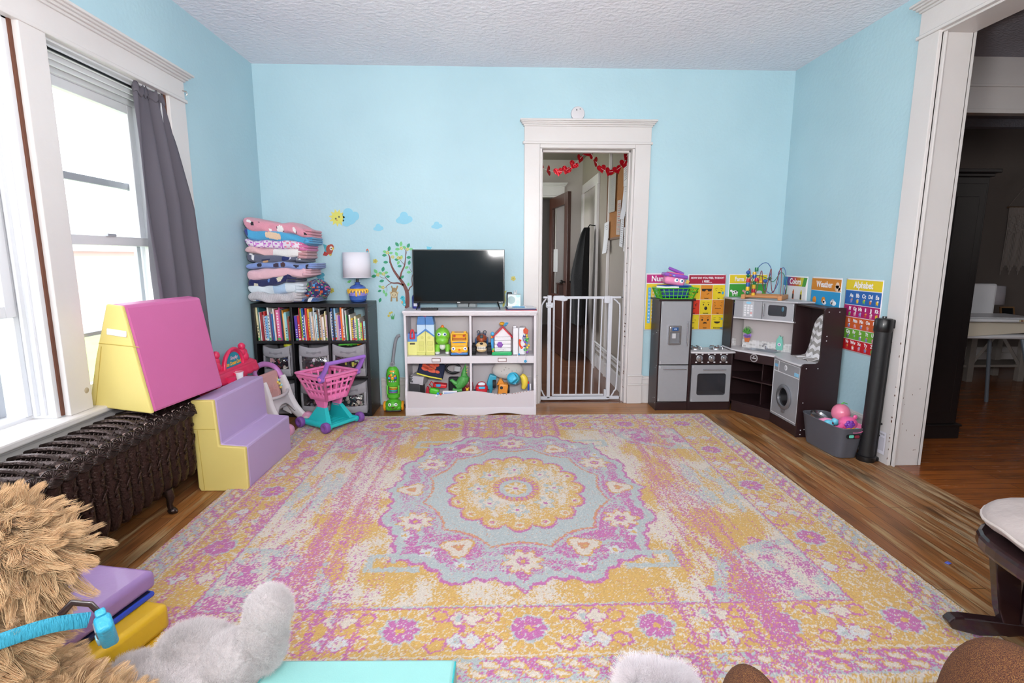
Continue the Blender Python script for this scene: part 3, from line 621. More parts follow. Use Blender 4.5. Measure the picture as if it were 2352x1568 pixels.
rows = [
 [('e7ddb0', 11, .235, 1), ('2f6f7e', 8, .235, 0), ('e9e6e2', 6, .20, 0), ('a2303a', 12, .20, 0), ('c8cdd2', 7, .18, 0), ('d03a3a', 8, .205, 1), ('8fc3e8', 15, .175, 1), ('e9e6e2', 10, .245, 1), ('5f4a86', 8, .20, 0), ('d9b9a0', 7, .20, 0), ('2a6fb0', 9, .19, 0), ('e9e6e2', 7, .225, 0), ('a2303a', 6, .22, 0), ('e67fb0', 20, .215, 1), ('c94f8e', 9, .24, 0), ('2d3a55', 10, .22, 0), ('e89a2c', 5, .215, 0), ('e7ddb0', 9, .19, 0), ('9ad2d8', 13, .20, 1), ('d03a3a', 4, .15, 0), ('7a4a30', 8, .17, 0), ('3f5f42', 8, .13, 0)],
 [('5a3fa8', 18, .175, 1), ('d03a3a', 15, .175, 1), ('a2303a', 6, .23, 0), ('a8c93a', 10, .225, 1), ('2456a8', 13, .228, 1), ('e9e6e2', 6, .18, 0), ('c94f8e', 5, .2, 0), ('d03a3a', 10, .228, 0), ('ecc540', 12, .222, 1), ('9aa4ae', 9, .20, 0), ('e9e6e2', 7, .20, 1), ('d9b9a0', 8, .17, 0), ('d8e6ee', 9, .235, 0), ('2d3a55', 4, .21, 0), ('e9e6e2', 6, .20, 0), ('9ad2d8', 8, .185, 1), ('7a4a30', 5, .215, 0), ('c8cdd2', 9, .22, 1), ('34343a', 4, .21, 0), ('d9b9a0', 6, .18, 0), ('e9e6e2', 13, .165, 1), ('8a7a3c', 6, .19, 0), ('e7ddb0', 8, .205, 1), ('c9a6c6', 8, .18, 0)],
 [('c8cdd2', 7, .20, 0), ('2456a8', 7, .225, 1), ('34343a', 5, .22, 0), ('8fc3e8', 9, .225, 1), ('d9b9a0', 7, .19, 0), ('c9a6c6', 8, .18, 0), ('7b3fa0', 13, .175, 1), ('e8702a', 9, .232, 0), ('e9e6e2', 8, .225, 1), ('34343a', 7, .22, 0), ('e9e6e2', 5, .21, 0), ('54b064', 5, .18, 0), ('34343a', 8, .215, 0), ('e9e6e2', 9, .18, 0), ('ecc540', 10, .155, 1), ('5f4a86', 9, .145, 1), ('e7ddb0', 11, .170, 1), ('54b064', 9, .150, 1), ('e9e6e2', 10, .155, 1), ('b0d84a', 11, .125, 1), ('a2303a', 6, .135, 0), ('9ad2d8', 12, .135, 1)]]
ords = 'first second third fourth fifth sixth seventh eighth ninth tenth eleventh twelfth thirteenth fourteenth fifteenth sixteenth seventeenth eighteenth nineteenth twentieth twenty-first twenty-second twenty-third twenty-fourth twenty-fifth'.split()
cn = ['left', 'middle', 'right']
for ci, (rw, (a, b)) in enumerate(zip([[(h_, w_, t_*1.06, x_) for h_, w_, t_, x_ in r_] for r_ in rows], comps)):
    tot = sum(x[1] for x in rw); sc = (b-a-.004)/(tot+len(rw)*.9)*1.0; x = a+.004
    if ci == 1: x += .008; sc *= .97
    for k, (h, wd, ht, tx) in enumerate(rw):
        wdt = wd*sc; lean = random.uniform(-.002, .004)+(.035 if ci < 2 else .03); dep = random.uniform(.15, .20); y0 = .012+random.uniform(0, .022)
        m = MB(); Ml = TR((0, 0, 0), (0, -lean, 0)); cov = C(h, .4, var=.05)
        m.box(0, wdt, 0, dep, 0, ht, cov, .0012, M=Ml); m.box(.0012, wdt-.0012, .004, dep+.001, .002, ht+.0006, 'e8e2d4', M=Ml)
        if tx:
            inkc = 'f4f2ee' if h in ('5a3fa8', 'd03a3a', '2456a8', '7b3fa0', '34343a', '2f6f7e', '5f4a86', 'c94f8e', 'e67fb0') else random.choice(['3a3a44', 'b03038', '2a4f9a'])
            for j in range(random.randint(4, 9)):
                z = ht*(.15+.09*j)
                if z < ht*.92: m.box(wdt*.28, wdt*.72, -.0006, .001, z, z+ht*.055*random.uniform(.5, 1), inkc, M=Ml)
            m.box(.0005, wdt-.0005, -.0004, .001, ht*.02, ht*.09, random.choice(['e6e2da', '54b064', 'd03a3a', 'ecc540']), M=Ml)
        one(m, 'picture_book', '%s children\'s book, %s from left in the %s top compartment' % (names[h], ords[k], cn[ci]), 'book', (x, by0+y0, .585), group='picture books in the bookcase')
        x += wdt+sc*.9

# fabric bins with clear windows
felt = C('9c9aa0', .95, bump=.4, bscale=500, var=.1, vscale=60); feltd = C('85838a', .95, bump=.4, bscale=500, var=.1)
def clearp():
    q = N('clear_vinyl'); q.b.inputs['Roughness'].default_value = .08; tr = q.n('BsdfTransparent'); gl = q.n('BsdfGlossy'); gl.inputs['Roughness'].default_value = .1; mx = q.n('MixShader'); mx.inputs[0].default_value = .16
    tcx = q.n('TexCoord'); nz = q.n('TexNoise'); nz.inputs['Scale'].default_value = 16; nz.inputs['Distortion'].default_value = 1.5; q.l(tcx.outputs['Object'], nz.inputs[0]); bp = q.n('Bump'); bp.inputs['Strength'].default_value = 1; bp.inputs['Distance'].default_value = .03; q.l(nz.outputs['Fac'], bp.inputs['Height']); q.l(bp.outputs[0], gl.inputs['Normal'])
    q.l(tr.outputs[0], mx.inputs[1]); q.l(gl.outputs[0], mx.inputs[2]); q.l(mx.outputs[0], q.o.inputs['Surface']); return q.m
vinyl_clear = clearp()
def fbin(x, y, z, w, h, dep, rz, sag, label, cols, seed):
    rnd = random.Random(seed)
    t = thing('fabric_storage_bin', label, 'storage bin', (x, y, z), rz, 'grey fabric bins in the bookcase')
    a = .06*w
    def fr(u, v, z0, z1):                                        # front sheet bows out and its top edge sags
        s_ = math.sin(PI*u); return (w*u, -.012*s_-.006*math.sin(v*PI), z0+(z1-z0)*v-sag*s_*(z0+(z1-z0)*v)/h)
    m = MB(); m.grid(lambda u, v: fr(u, v, h*.66, h), 20, 8, felt); m.obj('front_band', t, solid=.004)
    m = MB(); m.grid(lambda u, v: fr(u, v, 0, h*.25), 20, 8, felt)
    m.grid(lambda u, v: fr(u*.07, v, h*.2, h*.7), 4, 8, felt); m.grid(lambda u, v: fr(.93+u*.07, v, h*.2, h*.7), 4, 8, felt)
    for xx in (0, w): m.grid(lambda u, v: (xx+(.004 if xx else -.004)*math.sin(v*PI), u*dep, v*h), 6, 8, feltd)
    m.grid(lambda u, v: (w*u, dep, v*h), 6, 6, feltd); m.grid(lambda u, v: (w*u, dep*v, .004), 4, 4, feltd); m.obj('fabric_body', t, solid=.004)
    m = MB(); m.tube([fr(.25, .5, h*.78, h*.88), fr(.5, .5, h*.77, h*.87), fr(.75, .5, h*.78, h*.88)], .012, feltd, 8, flat=(1, .25)); m.obj('pull_tab', t)
    m = MB(); m.grid(lambda u, v: fr(.05+u*.9, v, h*.23, h*.68), 16, 8, vinyl_clear); m.obj('clear_window', t)
    m = MB()
    for i in range(34):
        c = rnd.choice(cols); px, py, pz = rnd.uniform(.022, w-.022), rnd.uniform(.012, .075), .02+rnd.uniform(0, h*.70); r = rnd.uniform(.009, .018)
        T = TR((px, py, pz), (rnd.uniform(0, 3), rnd.uniform(0, 3), rnd.uniform(0, 3)))
        k = rnd.random()
        if k < .4: m.box(-r, r, -r*.6, r*.6, -r*.5, r*.5, c, .003, M=T)
        elif k < .7: m.ball((0, 0, 0), (r, r*.7, r*.8), c, 10, 6, M=T)
        else: m.tube([(-r*1.5, 0, 0), (0, r*.4, 0), (r*1.5, 0, 0)], r*.35, c, 6)if 0 else m.cyl(T @ Vector((-r, 0, 0)), T @ Vector((r*1.4, 0, 0)), r*.4, c, n=8)
    m.box(.01, w-.01, .08, dep-.02, .01, h*.62, '2a2530', .01)
    one(m, 'assorted_small_toys', 'jumble of small toys inside the bin: '+label.split(' bin ')[1][:60], 'toys', (x, y, z), rz, kind='stuff')
zz2, zz3 = .3165, .0305
fbin(-1.728, 3.915, zz2, .205, .232, .24, math.radians(-6), .022, 'grey bin with a yellow toy on top in the left middle compartment', ['1e1e28', 'c8ccd8', '8d2f3a', '3a4a8a', 'd9d0c8', '2c2c34', 'd8a0a8'], 1)
fbin(-1.455, 3.895, zz2, .215, .235, .24, math.radians(3), .020, 'grey bin of mixed toys in the centre compartment', ['7a2438', 'c8607a', 'e8dcdc', '2c6c74', 'd8c84a', '4aa060', '1e2a4a', 'e8e4f0'], 2)
fbin(-1.205, 3.885, zz2, .235, .245, .25, 0, .026, 'grey bin heaped with green and orange toys in the right middle compartment', ['3f9a4a', 'a03a48', '6a2430', 'e4e0dc', '1e1e28', '5a2a40', 'd8d84a'], 3)
fbin(-1.72, 3.895, zz3, .215, .235, .24, 0, .02, 'grey bin behind the doll walker in the bottom left compartment', ['c8a8b8', '7a6a8a', 'e0d8dc', '4a4a5a'], 4)
fbin(-1.46, 3.895, zz3, .215, .235, .24, 0, .02, 'grey bin behind the shopping cart in the bottom middle compartment', ['4a3a4a', '8a8a98', 'c8c0c8', '6a3a3a', '2a2a34'], 5)
fbin(-1.212, 3.885, zz3, .24, .245, .25, math.radians(1), .035, 'grey bin of pale cloth in the bottom right compartment', ['c8b4a8', 'd8c8bc', 'b8a898', '5a5a62', 'c08098', 'c8c0b8'], 6)
m = MB(); rr_ = random.Random(5)
for i in range(9): m.tube([(rr_.uniform(-.08, .08), rr_.uniform(-.02, .03), rr_.uniform(0, .02)) for _ in range(3)], .007, ['3fae3a', '58c040', '2f8f38', 'e87a20', '8fd048', '8f979c'][i % 6], 6)
one(m, 'toy_dinosaur', 'green and orange toy heap showing over the right middle bin', 'toy', (-1.09, 3.94, .545))
m = MB(); m.ball((0, 0, 0), (.035, .03, .018), 'c8c83a', 16, 8)
for i in range(26): a = rr_.uniform(0, 6.3); b = rr_.uniform(.2, 1.4); v_ = Vector((math.cos(a)*math.cos(b), math.sin(a)*math.cos(b), math.sin(b))); m.cyl(Vector((v_.x*.032, v_.y*.027, v_.z*.016)), Vector((v_.x*.042, v_.y*.037, v_.z*.026)), .002, 'd8d84a', n=5)
one(m, 'spiky_ball', 'yellow spiky rubber ball on top of the left middle bin', 'toy', (-1.555, 3.95, .542))

# ------------------------------------------------------------ folded blankets
def blanket(x0, x1, zc0, zc1, th0, th1, base, pat, label, y0=3.84, y1=4.14, edge=None, seed=0, bulge=.012, wav=.006):
    rn = random.Random(seed); ph = [rn.uniform(0, 6) for _ in range(4)]; nu, nv = 96, 48
    def fn(u, v):
        a = 2*PI*v; e = min(1, min(u, 1-u)*nu/7); e = max(math.sqrt(max(0, 1-(1-e)**2)), .02)
        th = (th0+(th1-th0)*u)/2*1.13; zc = zc0+(zc1-zc0)*u+wav*math.sin(u*7+ph[0])+wav*.6*math.sin(u*15+ph[1])
        cy = math.copysign(abs(math.cos(a))**.42, math.cos(a)); cz = math.copysign(abs(math.sin(a))**.55, math.sin(a))
        yc = (y0+y1)/2; hy = (y1-y0)/2*(1+.04*math.sin(u*9+ph[2]))
        fold = .004*math.sin(u*19+ph[3]+3*math.sin(a))+.003*math.sin(a*3+u*12)
        x = x0+(x1-x0)*u+.006*math.sin(a*2+ph[1])
        return (x, yc-cy*hy*(.86+.14*e)-fold*.7, zc+cz*th*e+fold*.5*e)
    m = MB(); V = [fn(i/nu, j/nv) for j in range(nv) for i in range(nu+1)]; fs = {}
    for j in range(nv):
        for i in range(nu):
            j2 = (j+1) % nv; s_ = (i+.5)/nu*(x1-x0); a_ = ((j+.5)/nv)*2*PI; tt = (a_ if a_ < PI else a_-2*PI)
            h = pat(s_, math.sin(tt)*(th0+th1)/4+(0 if math.cos(tt) > 0 else 9)) or base
            fs.setdefault(h, []).append((j*(nu+1)+i, j*(nu+1)+i+1, j2*(nu+1)+i+1, j2*(nu+1)+i))
    for h, F in fs.items():
        m.add(V, F, C(h, .95, bump=.5, bscale=220, var=.08, vscale=30, sheen=.3), True)
    o = m.obj('folded_blanket', None); tag(o, label, 'blanket', 'folded blankets stacked on the bookcase')
    # inner layers of the fold at the right-hand end
    m = MB(); thm = th1*.26
    for k in (-1, 0, 1):
        zc = zc1+k*th1*.30
        m.tube([(x1-.03, y0+.01+.01*k, zc+.003), (x1+.006+.006*rn.random(), y0+.03, zc), (x1+.012*rn.random()+.004, (y0+y1)/2, zc-.002), (x1+.004, y1-.03, zc)], thm*.75, C(edge or base, .95, bump=.5, bscale=220, sheen=.3), 10, flat=(.8, 1.3))
    m.obj('folded_layers', o); return o
def spots(L, cols):
    def f(s, t):
        for (a, b, ra, rb, h) in L:
            if ((s-a)/ra)**2+((t-b)/rb)**2 < 1: return h
        return None
    return f
G = lambda *L: spots(L, None)
bz = lambda py: 1.2-(py-594.5)/1203.4*3.84*1.0
def zpy(py): return 1.2-3.84*math.tan(math.atan((py-784)/1203.4)+.1593)
def bl(pya0, pya1, pyb0, pyb1, pxa, pxb, base, pat, label, **k):
    f = lambda px: ((px-1129)/1203.4)*3.99
    za0, za1, zb0, zb1 = zpy(pya0), zpy(pya1), zpy(pyb0), zpy(pyb1)
    return blanket(max(f(pxa), -1.775), f(pxb), (za0+za1)/2, (zb0+zb1)/2, za0-za1, zb0-zb1, base, pat, label, **k)
bl(671, 693, 672, 693, 577, 700, 'b9b5ba', lambda s, t: 'cfcbd0' if (int(s*260+t*140) % 3 == 0) else None, 'grey marled knit blanket draped over the bookcase edge, near the stack bottom', seed=1, wav=.008, y0=3.83)
bl(686, 692, 684, 694, 573, 735, '3a5f9a', lambda s, t: ['1c2848', 'd8dce0', None, '2a3a60', None][int(s*38) % 5], 'thin dark blue patterned blanket lying flat at the very bottom of the stack', seed=2, y0=3.86, wav=.001)
bl(655, 675, 650, 674, 566, 704, 'd5dfe8', lambda s, t: 'a9c4e0' if math.sin(s*22)+math.sin(s*47) < -.3 else None, 'white and pale blue cloud blanket, third layer from the bottom', seed=3)
bl(643, 664, 628, 650, 572, 688, '1f2457', G((.06, -.008, .016, .010, 'c9c4b0'), (.15, .006, .009, .006, '5f86c8'), (.23, .008, .020, .012, 'd3cdb6'), (.23, .008, .028, .0035, '8fa0c8'), (.30, .016, .008, .003, 'a9b4d8'), (.37, -.012, .010, .005, 'c9c4b0'), (.42, .006, .014, .014, 'd3cdb6')), 'navy blanket printed with cream planets', seed=4)
bl(618, 645, 615, 635, 564, 722, 'e6b9c4', G(), 'plain light pink fleece blanket between the navy and periwinkle ones', seed=5, edge='e0b0bc')
bl(602, 617, 604, 618, 562, 735, '7f97d0', G((.10, 0, .02, .006, '2c2a3c'), (.22, 0, .022, .008, '3c3044'), (.27, 0, .018, .008, '4a3038'), (.36, .004, .018, .006, '2c2a3c'), (.44, 0, .016, .010, '2a2430'), (.5, .004, .014, .008, '3c3044')), 'periwinkle blue blanket with small dark print', seed=6)
bl(582, 603, 588, 603, 564, 712, '5c6076', G((.035, .010, .012, .008, 'd8d8dc'), (.05, -.002, .008, .010, 'e6e6ea'), (.14, -.010, .022, .008, 'd6a878'), (.14, -.003, .034, .003, '20264a'), (.28, 0, .026, .012, '1f2a66'), (.305, .002, .010, .010, 'dcdcf0'), (.37, -.004, .014, .006, 'e6e6ea'), (.42, -.008, .01, .006, 'e6e6ea')), 'slate grey blanket printed with moons, stars and planets', seed=7)
bl(569, 582, 572, 596, 582, 715, 'e3b6bb', lambda s, t: 'e9e6e6' if .20 < s < .40 else None, 'pink blanket with a wide white fleece panel', seed=8, edge='c9969c')
bl(549, 566, 556, 578, 570, 718, 'e8dce8', lambda s, t: ('c06ac8' if s < .28 else 'e87a9a') if (math.sin(s*150)*math.sin(t*330+1) > .35 or abs(math.sin(s*48)) < .12) else ('d98fd8' if math.cos(s*75)*math.cos(t*160) > .82 else None), 'white blanket with purple and pink ornamental pattern', seed=9, edge='d870a8')
bl(520, 549, 544, 562, 566, 730, '4ba4d2', G((.205, 0, .055, .014, 'e6c6a8'), (.0, .012, .03, .03, '2a3f8a'), (.17, .002, .006, .010, '3a2420')), 'bright blue blanket with a skin-coloured printed patch', seed=10, edge='3f97c6')
bl(497, 528, 526, 548, 584, 728, 'dc94a6', G((.05, .012, .018, .008, 'f0eaea'), (.07, .006, .014, .006, '22202a'), (.19, -.004, .010, .004, 'f0eaea'), (.26, -.004, .022, .012, 'f0eaea'), (.245, .000, .010, .006, '22202a'), (.275, -.010, .010, .005, '22202a'), (.36, 0, .014, .010, 'f0eaea'), (.37, -.004, .007, .006, '22202a'), (.44, .0, .014, .008, '2a2430'), (.12, .012, .006, .004, '22202a')), 'pink blanket with black and white bear print, topmost of the stack', seed=11, edge='d08a9c', wav=.010)
# bulging bag-like navy blanket at the right of the stack
m = MB(); rn = random.Random(12)
def bag(u, v):
    a = 2*PI*u; b = PI*v-PI/2; r_ = 1+.10*math.sin(5*a+2)*math.cos(b)+.06*math.sin(9*a+b*4)
    return (.085*r_*math.cos(b)*math.cos(a), .13*r_*math.cos(b)*math.sin(a), .078*math.sin(b)*(1+.06*math.sin(4*a)))
V = [bag(i/48, j/24) for j in range(25) for i in range(49)]; fs = {}
for j in range(24):
    for i in range(48):
        k_ = vn_ = math.sin(i*1.7+j*.9)+math.sin(i*.6-j*1.3)+math.sin(j*2.1+i*.35)
        h = '1c2560' if abs(k_) < 1.25 else ['3fae5a', 'd8582e', '3f9fd8', 'c8508a'][(i//4+j//3) % 4]
        fs.setdefault(h, []).append((j*49+i, j*49+i+1, (j+1)*49+i+1, (j+1)*49+i))
for h, F in fs.items(): m.add(V, F, C(h, .95, sheen=.3, bump=.4), True)
one(m, 'folded_blanket', 'navy blanket with multicoloured print bulging at the right of the stack', 'blanket', (-1.335, 4.02, .955), group='folded blankets stacked on the bookcase')

# ------------------------------------------------------------ honey-pot table lamp
t = thing('table_lamp', 'blue honey pot table lamp with white drum shade on the bookcase', 'lamp', (-1.043, 4.05, .862))
potb = C('3f62b4', .22, coat=.6); hon = C('e8b43c', .25, coat=.5)
m = MB(); m.lathe([(.046, 0), (.056, .006), (.064, .025), (.068, .050), (.067, .075), (.060, .095), (.052, .102)], potb, 32)
for z in (.022, .032, .042): m.lathe([(.0585+z*.1, z-.002), (.0605+z*.1, z), (.0585+z*.1, z+.002)], C('5f86d0', .25), 32, TR((0, 0, 0), (0, 0, 0), (1.045, 1.045, 1)), cap=False)
m.obj('pot_body', t)
m = MB(); m.lathe([(.0685, .048), (.0690, .056), (.0688, .070), (.0665, .0745)], C('8f86cc', .35, var=.3, vscale=60), 32, cap=False); m.obj('label_band', t)
m = MB(); m.lathe([(.0655, .083), (.069, .088), (.063, .100), (.050, .106)], hon, 32)
for a, l in ((-2.35, .018), (-1.9, .012), (-1.5, .040), (-1.15, .030), (-.8, .014), (-.4, .022), (-2.8, .024), (.3, .02), (1.2, .03), (2.2, .02)):
    m.tube([(.064*math.cos(a), .064*math.sin(a), .090), (.069*math.cos(a), .069*math.sin(a), .086-l*.5), (.069*math.cos(a), .069*math.sin(a), .086-l)], [.009, .008, .006], hon, 10)
m.obj('honey_drip', t)
m = MB(); m.lathe([(.060, .103), (.058, .112), (.045, .124), (.030, .130), (.022, .132), (.018, .138), (.022, .146), (.016, .150)], potb, 32); m.obj('lid', t)
for s in (-1, 1): MB().tube([(s*.060, 0, .094), (s*.074, 0, .094), (s*.077, 0, .082), (s*.068, 0, .068)], .007, hon, 10).obj('handle', t)
MB().cyl((0, 0, .148), (0, 0, .175), .010, '2a2a2c').obj('socket', t)
shade = C('e6e4ee', .8, bump=.15, bscale=400, var=.02)
m = MB(); m.lathe([(.103, .185), (.098, .372)], shade, 48, cap=False); o = m.obj('lamp_shade', t, solid=.002)
for z, r in ((.186, .1035), (.371, .0985)): MB().tube([(r*math.cos(i*PI/20), r*math.sin(i*PI/20), z) for i in range(40)], .0018, shade, 6, closed=True).obj('rim_wire', o)
# ------------------------------------------------------------ pink ice cream stand
hot = C('e0305f', .35, coat=.2); 
t = thing('toy_ice_cream_cart', 'hot pink plastic ice cream cart toy behind the lavender steps', 'toy', (-1.64, 3.23, 0))
m = MB(); m.box(-.10, .04, -.22, .22, .03, .40, hot, .02); m.box(-.11, .055, -.23, .23, .395, .425, hot, .012); m.obj('cart_body', t)
m = MB()
m.grid(lambda u, v: (.055-.14*v, -.24+.48*u, .525+.02*math.sin(v*PI)), 24, 6, hot)
m.grid(lambda u, v: (.055+.018*v, -.24+.48*u, .525-.055*v-.008*abs(math.sin(u*PI*6))*v), 48, 4, hot)
m.grid(lambda u, v: (-.085-.015*v, -.24+.48*u, .525-.05*v), 24, 3, hot)
for yy in (-.24, .24): m.grid(lambda u, v: (.055-.14*u, yy+(.02 if yy > 0 else -.02)*v, .525-.055*v+.02*math.sin(u*PI)*(1-v)), 10, 3, hot)
m.obj('canopy', t, solid=.005)
m = MB()
for yy in (-.17, .17):
    m.tube([(.01, yy+.004*math.sin(k*.0), .42+.105*k/12) for k in range(13)], [.012+.0025*(k % 2) for k in range(13)], hot, 12)
    m.obj('post', t); m = MB()
m = MB(); a_ = arc(0, 0, 1, 0, PI, 24)
outer = [(.115*c-.015, .532+.115*s*.98) for c, s in a_]+[(-.13, .532)]; inner = [(.093*c-.015, .537+.090*s*.98) for c, s in a_]+[(-.108, .537)]
m.prism([(p[0], p[1]) for p in outer], .020, .034, hot, 'x'); m.tube([(.036, p[0], p[1]) for p in outer[:25]], .011, hot, 10); sg = m.obj('sign_arch', t)
m = MB(); m.prism(inner[:25], .034, .0365, C('1f8fa6', .4), 'x'); RT = (PI/2, 0, PI/2)
m.text('Simplay', .030, (.0372, -.010, .590), 'e6b8cc', RT, .0004, .0003, shear=.2); m.text('Ice Cream Cart', .031, (.0372, -.016, .558), 'f2b62c', RT, .0005, .0009, sx=.9, shear=.1)
m.obj('sign_panel', sg)
for yy in (.155, -.165):
    m = MB()
    for (a, b, z, r) in ((0, 0, .60, .030), (-.01, .045, .592, .030), (.01, -.004, .640, .022), (-.012, .05, .632, .020), (.005, .02, .57, .034)): m.ball((.0+a, yy+b*(1 if yy > 0 else -.6), z-.008), (r, r, r*1.1), hot, 16, 10)
    m.lathe([(.030, .525), (.034, .56)], hot, 16, TR((0, yy+.02, 0))); m.obj('moulded_scoops', t)
m = MB(); m.lathe([(.026, 0), (.034, .075)], hot, 20, TR((.075, -.15, .425))); m.lathe([(.030, .004), (.031, .07), (.029, .07)], hot, 20, TR((.08, -.06, .44))); m.obj('cup_holder', t)
m = MB(); m.lathe([(.024, 0), (.027, .06), (.025, .06), (.022, .004)], 'e6e6ea', 20, TR((.085, -.065, .452))); one(m, 'paper_cup', 'small white cup in the holder of the pink ice cream cart', 'cup', (-1.64, 3.23, 0))

# ------------------------------------------------------------ doll walker
sal = C('dba9a6', .4); ivw = C('d3ced2', .4); mau = C('c07ec0', .35, coat=.2); pnk = C('e0a0c0', .35)
t = thing('toy_doll_walker', 'white and salmon doll walker with mauve handle in front of the bookcase', 'toy', (-1.53, 3.62, 0), math.radians(-6))
for s in (-1, 1):
    m = MB()
    P = smooth_path([(-.02, s*.125, .36), (.0, s*.13, .28), (.015, s*.135, .20), (.05, s*.14, .12), (.10, s*.145, .06), (.145, s*.148, .04)], 5)
    m.tube(P, [.020+.012*math.sin(i/len(P)*PI) for i in range(len(P))], ivw, 12, flat=(1.3, .7))
    P = smooth_path([(.01, s*.135, .19), (-.06, s*.14, .13), (-.13, s*.145, .07), (-.17, s*.145, .04)], 5); m.tube(P, .024, ivw, 12, flat=(1.2, .7))
    m.prism([(-.03, .10), (.03, .07), (.03, .20), (-.02, .24)], s*.130, s*.148, ivw, 'y')
    m.obj('frame_side', t)
m = MB(); m.grid(lambda u, v: (.012+.03*v+.03*v*abs(2*u-1)**3, -.13+.26*u, .23-.05*v-.10*v*abs(2*u-1)**2.5), 16, 8, ivw); m.grid(lambda u, v: (.02-.16*u, -.13+.26*v, .15), 6, 6, ivw); m.obj('floor_pan', t, solid=.012)
for s in (-1, 1):
    m = MB(); pts = [(0.0+.014*k/30*math.cos(k*.42), s*.1495, .15+.014*k/30*math.sin(k*.42)*1.3) for k in range(30)]; m.tube([(p[0]+.004, p[1], p[2]) for p in pts], .0022, ivw, 6); m.obj('moulded_spiral', t)
m = MB(); pn = rrect(-.118, .118, .20, .405, .03, 5); m.prism([(y, z) for y, z in pn], -.012, .012, sal, 'x', TR((-.012, 0, 0), (0, -.12, 0)) ); pp = m.obj('back_panel', t, bev=.004)
m = MB()
for k in range(12):
    m.box(-.001, .003, -.06+.011*k, -.055+.011*k, .27+.01*math.sin(k), .30+.015*math.cos(k*2.1), C('d29c9a', .4), .0015, M=TR((.001, 0, 0), (0, -.12, 0)))
ring(m, rrect(-.095, .095, .22, .385, .02, 4), rrect(-.088, .088, .227, .378, .018, 4), .0, .004, sal, 'x', TR((-.001, 0, 0), (0, -.12, 0))); m.obj('raised_panel_border', pp)
MB().tube(smooth_path([(-.005, -.14, .255), (.03, -.10, .246), (.045, 0, .243), (.03, .10, .252), (-.005, .14, .265)], 6), .011, ivw, 10).obj('belt_bar', t)
MB().tube(smooth_path([(-.02, -.125, .34), (-.045, -.135, .385), (-.075, -.12, .425), (-.095, -.06, .452), (-.10, 0, .458), (-.095, .06, .452), (-.075, .12, .425), (-.045, .135, .385), (-.02, .125, .34)], 6), .013, mau, 12, flat=(1.1, 1.5)).obj('handle', t)
for x, s in ((.145, -1), (.145, 1), (-.17, -1), (-.17, 1)):
    m = MB(); T = TR((x, s*.150, .042), (PI/2, 0, 0)); m.lathe([(.012, -.030), (.036, -.026), (.042, -.014), (.042, .014), (.036, .026), (.012, .030)], pnk, 28, T); m.lathe([(.016, .029), (.018, .033), (.008, .034)], ivw, 16, T); m.lathe([(.016, -.029), (.018, -.033), (.008, -.034)], ivw, 16, T); m.obj('wheel', t)
m = MB()
for k in range(7): m.ball((-.05+.006*k, .09+.01*(k % 3), .35-.012*k), .010, ['e2c860', 'e8d488', '9ad0d8'][k % 3], 10, 6)
m.obj('hanging_beads', t)

# ------------------------------------------------------------ toy shopping cart
cpk = C('ec7fb6', .35, coat=.15); cvi = C('9c6cc8', .35, coat=.15); ctq = C('22bcc0', .35, coat=.15)
t = thing('toy_shopping_cart', 'pink toy shopping cart with purple handle and turquoise base on the rug edge', 'toy', (-1.178, 3.665, 0.013), math.radians(-33))
m = MB(); bot = (-.085, .075, -.085, .085, .205); top = (-.165, .120, -.135, .150, .385)
def bk(fx, fy, fz):
    x0 = bot[0]+(top[0]-bot[0])*fz; x1 = bot[1]+(top[1]-bot[1])*fz; y0 = bot[2]+(top[2]-bot[2])*fz; y1 = bot[3]+(top[3]-bot[3])*fz
    return (x0+(x1-x0)*fx, y0+(y1-y0)*fy, bot[4]+(top[4]-bot[4])*fz)
side = [lambda f, z: bk(f, 0, z), lambda f, z: bk(1, f, z), lambda f, z: bk(1-f, 1, z), lambda f, z: bk(0, 1-f, z)]
for sd in side:
    for i in range(6):
        f = i/5; m.tube([sd(f, z) for z in (0, .33, .66, 1)], .0095 if 0 < i < 5 else .011, cpk, 8, flat=(1, .45) if 0 < i < 5 else None)
    for z, r in ((.36, .010), (.66, .008)): m.tube([sd(f, z) for f in (0, .5, 1)], r, cpk, 8, flat=(1, .5))
    for z in (.06, .10): m.tube([sd(f, z) for f in (0, .5, 1)], .018, cpk, 8, flat=(1, .3))
m.grid(lambda u, v: bk(u, v, .02), 4, 4, cpk); m.obj('basket', t)
m = MB(); rim = []
for sd in side: rim += [sd(i/14, 1) for i in range(14)]
m.tube(rim, .013, cpk, 10, closed=True, flat=(.8, 1.2)); m.tube([(p[0], p[1], p[2]-.014-.008*abs(math.sin(i*PI/3.5))) for i, p in enumerate(rim)], .008, cpk, 8, closed=True, flat=(1.8, .6)); m.obj('scalloped_rim', t)
for s, y in ((-1, -.150), (1, .165)):
    m = MB(); m.tube([(.105, y, .375), (.135, y, .41), (.165, y, .455), (.180, y, .485)], [.019, .017, .016, .016], cvi, 12, flat=(1.1, .75)); m.lathe([(.024, -.012), (.024, .012)], cvi, 20, TR((.108, y, .372), (PI/2, 0, 0))); o = m.obj('handle_arm', t)
    m = MB(); m.lathe([(.014, -.003), (.013, .004), (.006, .006)], cpk, 18, TR((.108, y+s*.013, .372), (-s*PI/2, 0, 0))); m.obj('pivot_button', o)
MB().cyl((.182, -.160, .487), (.182, .175, .487), .014, cvi, n=16).obj('push_handle', t)
m = MB()
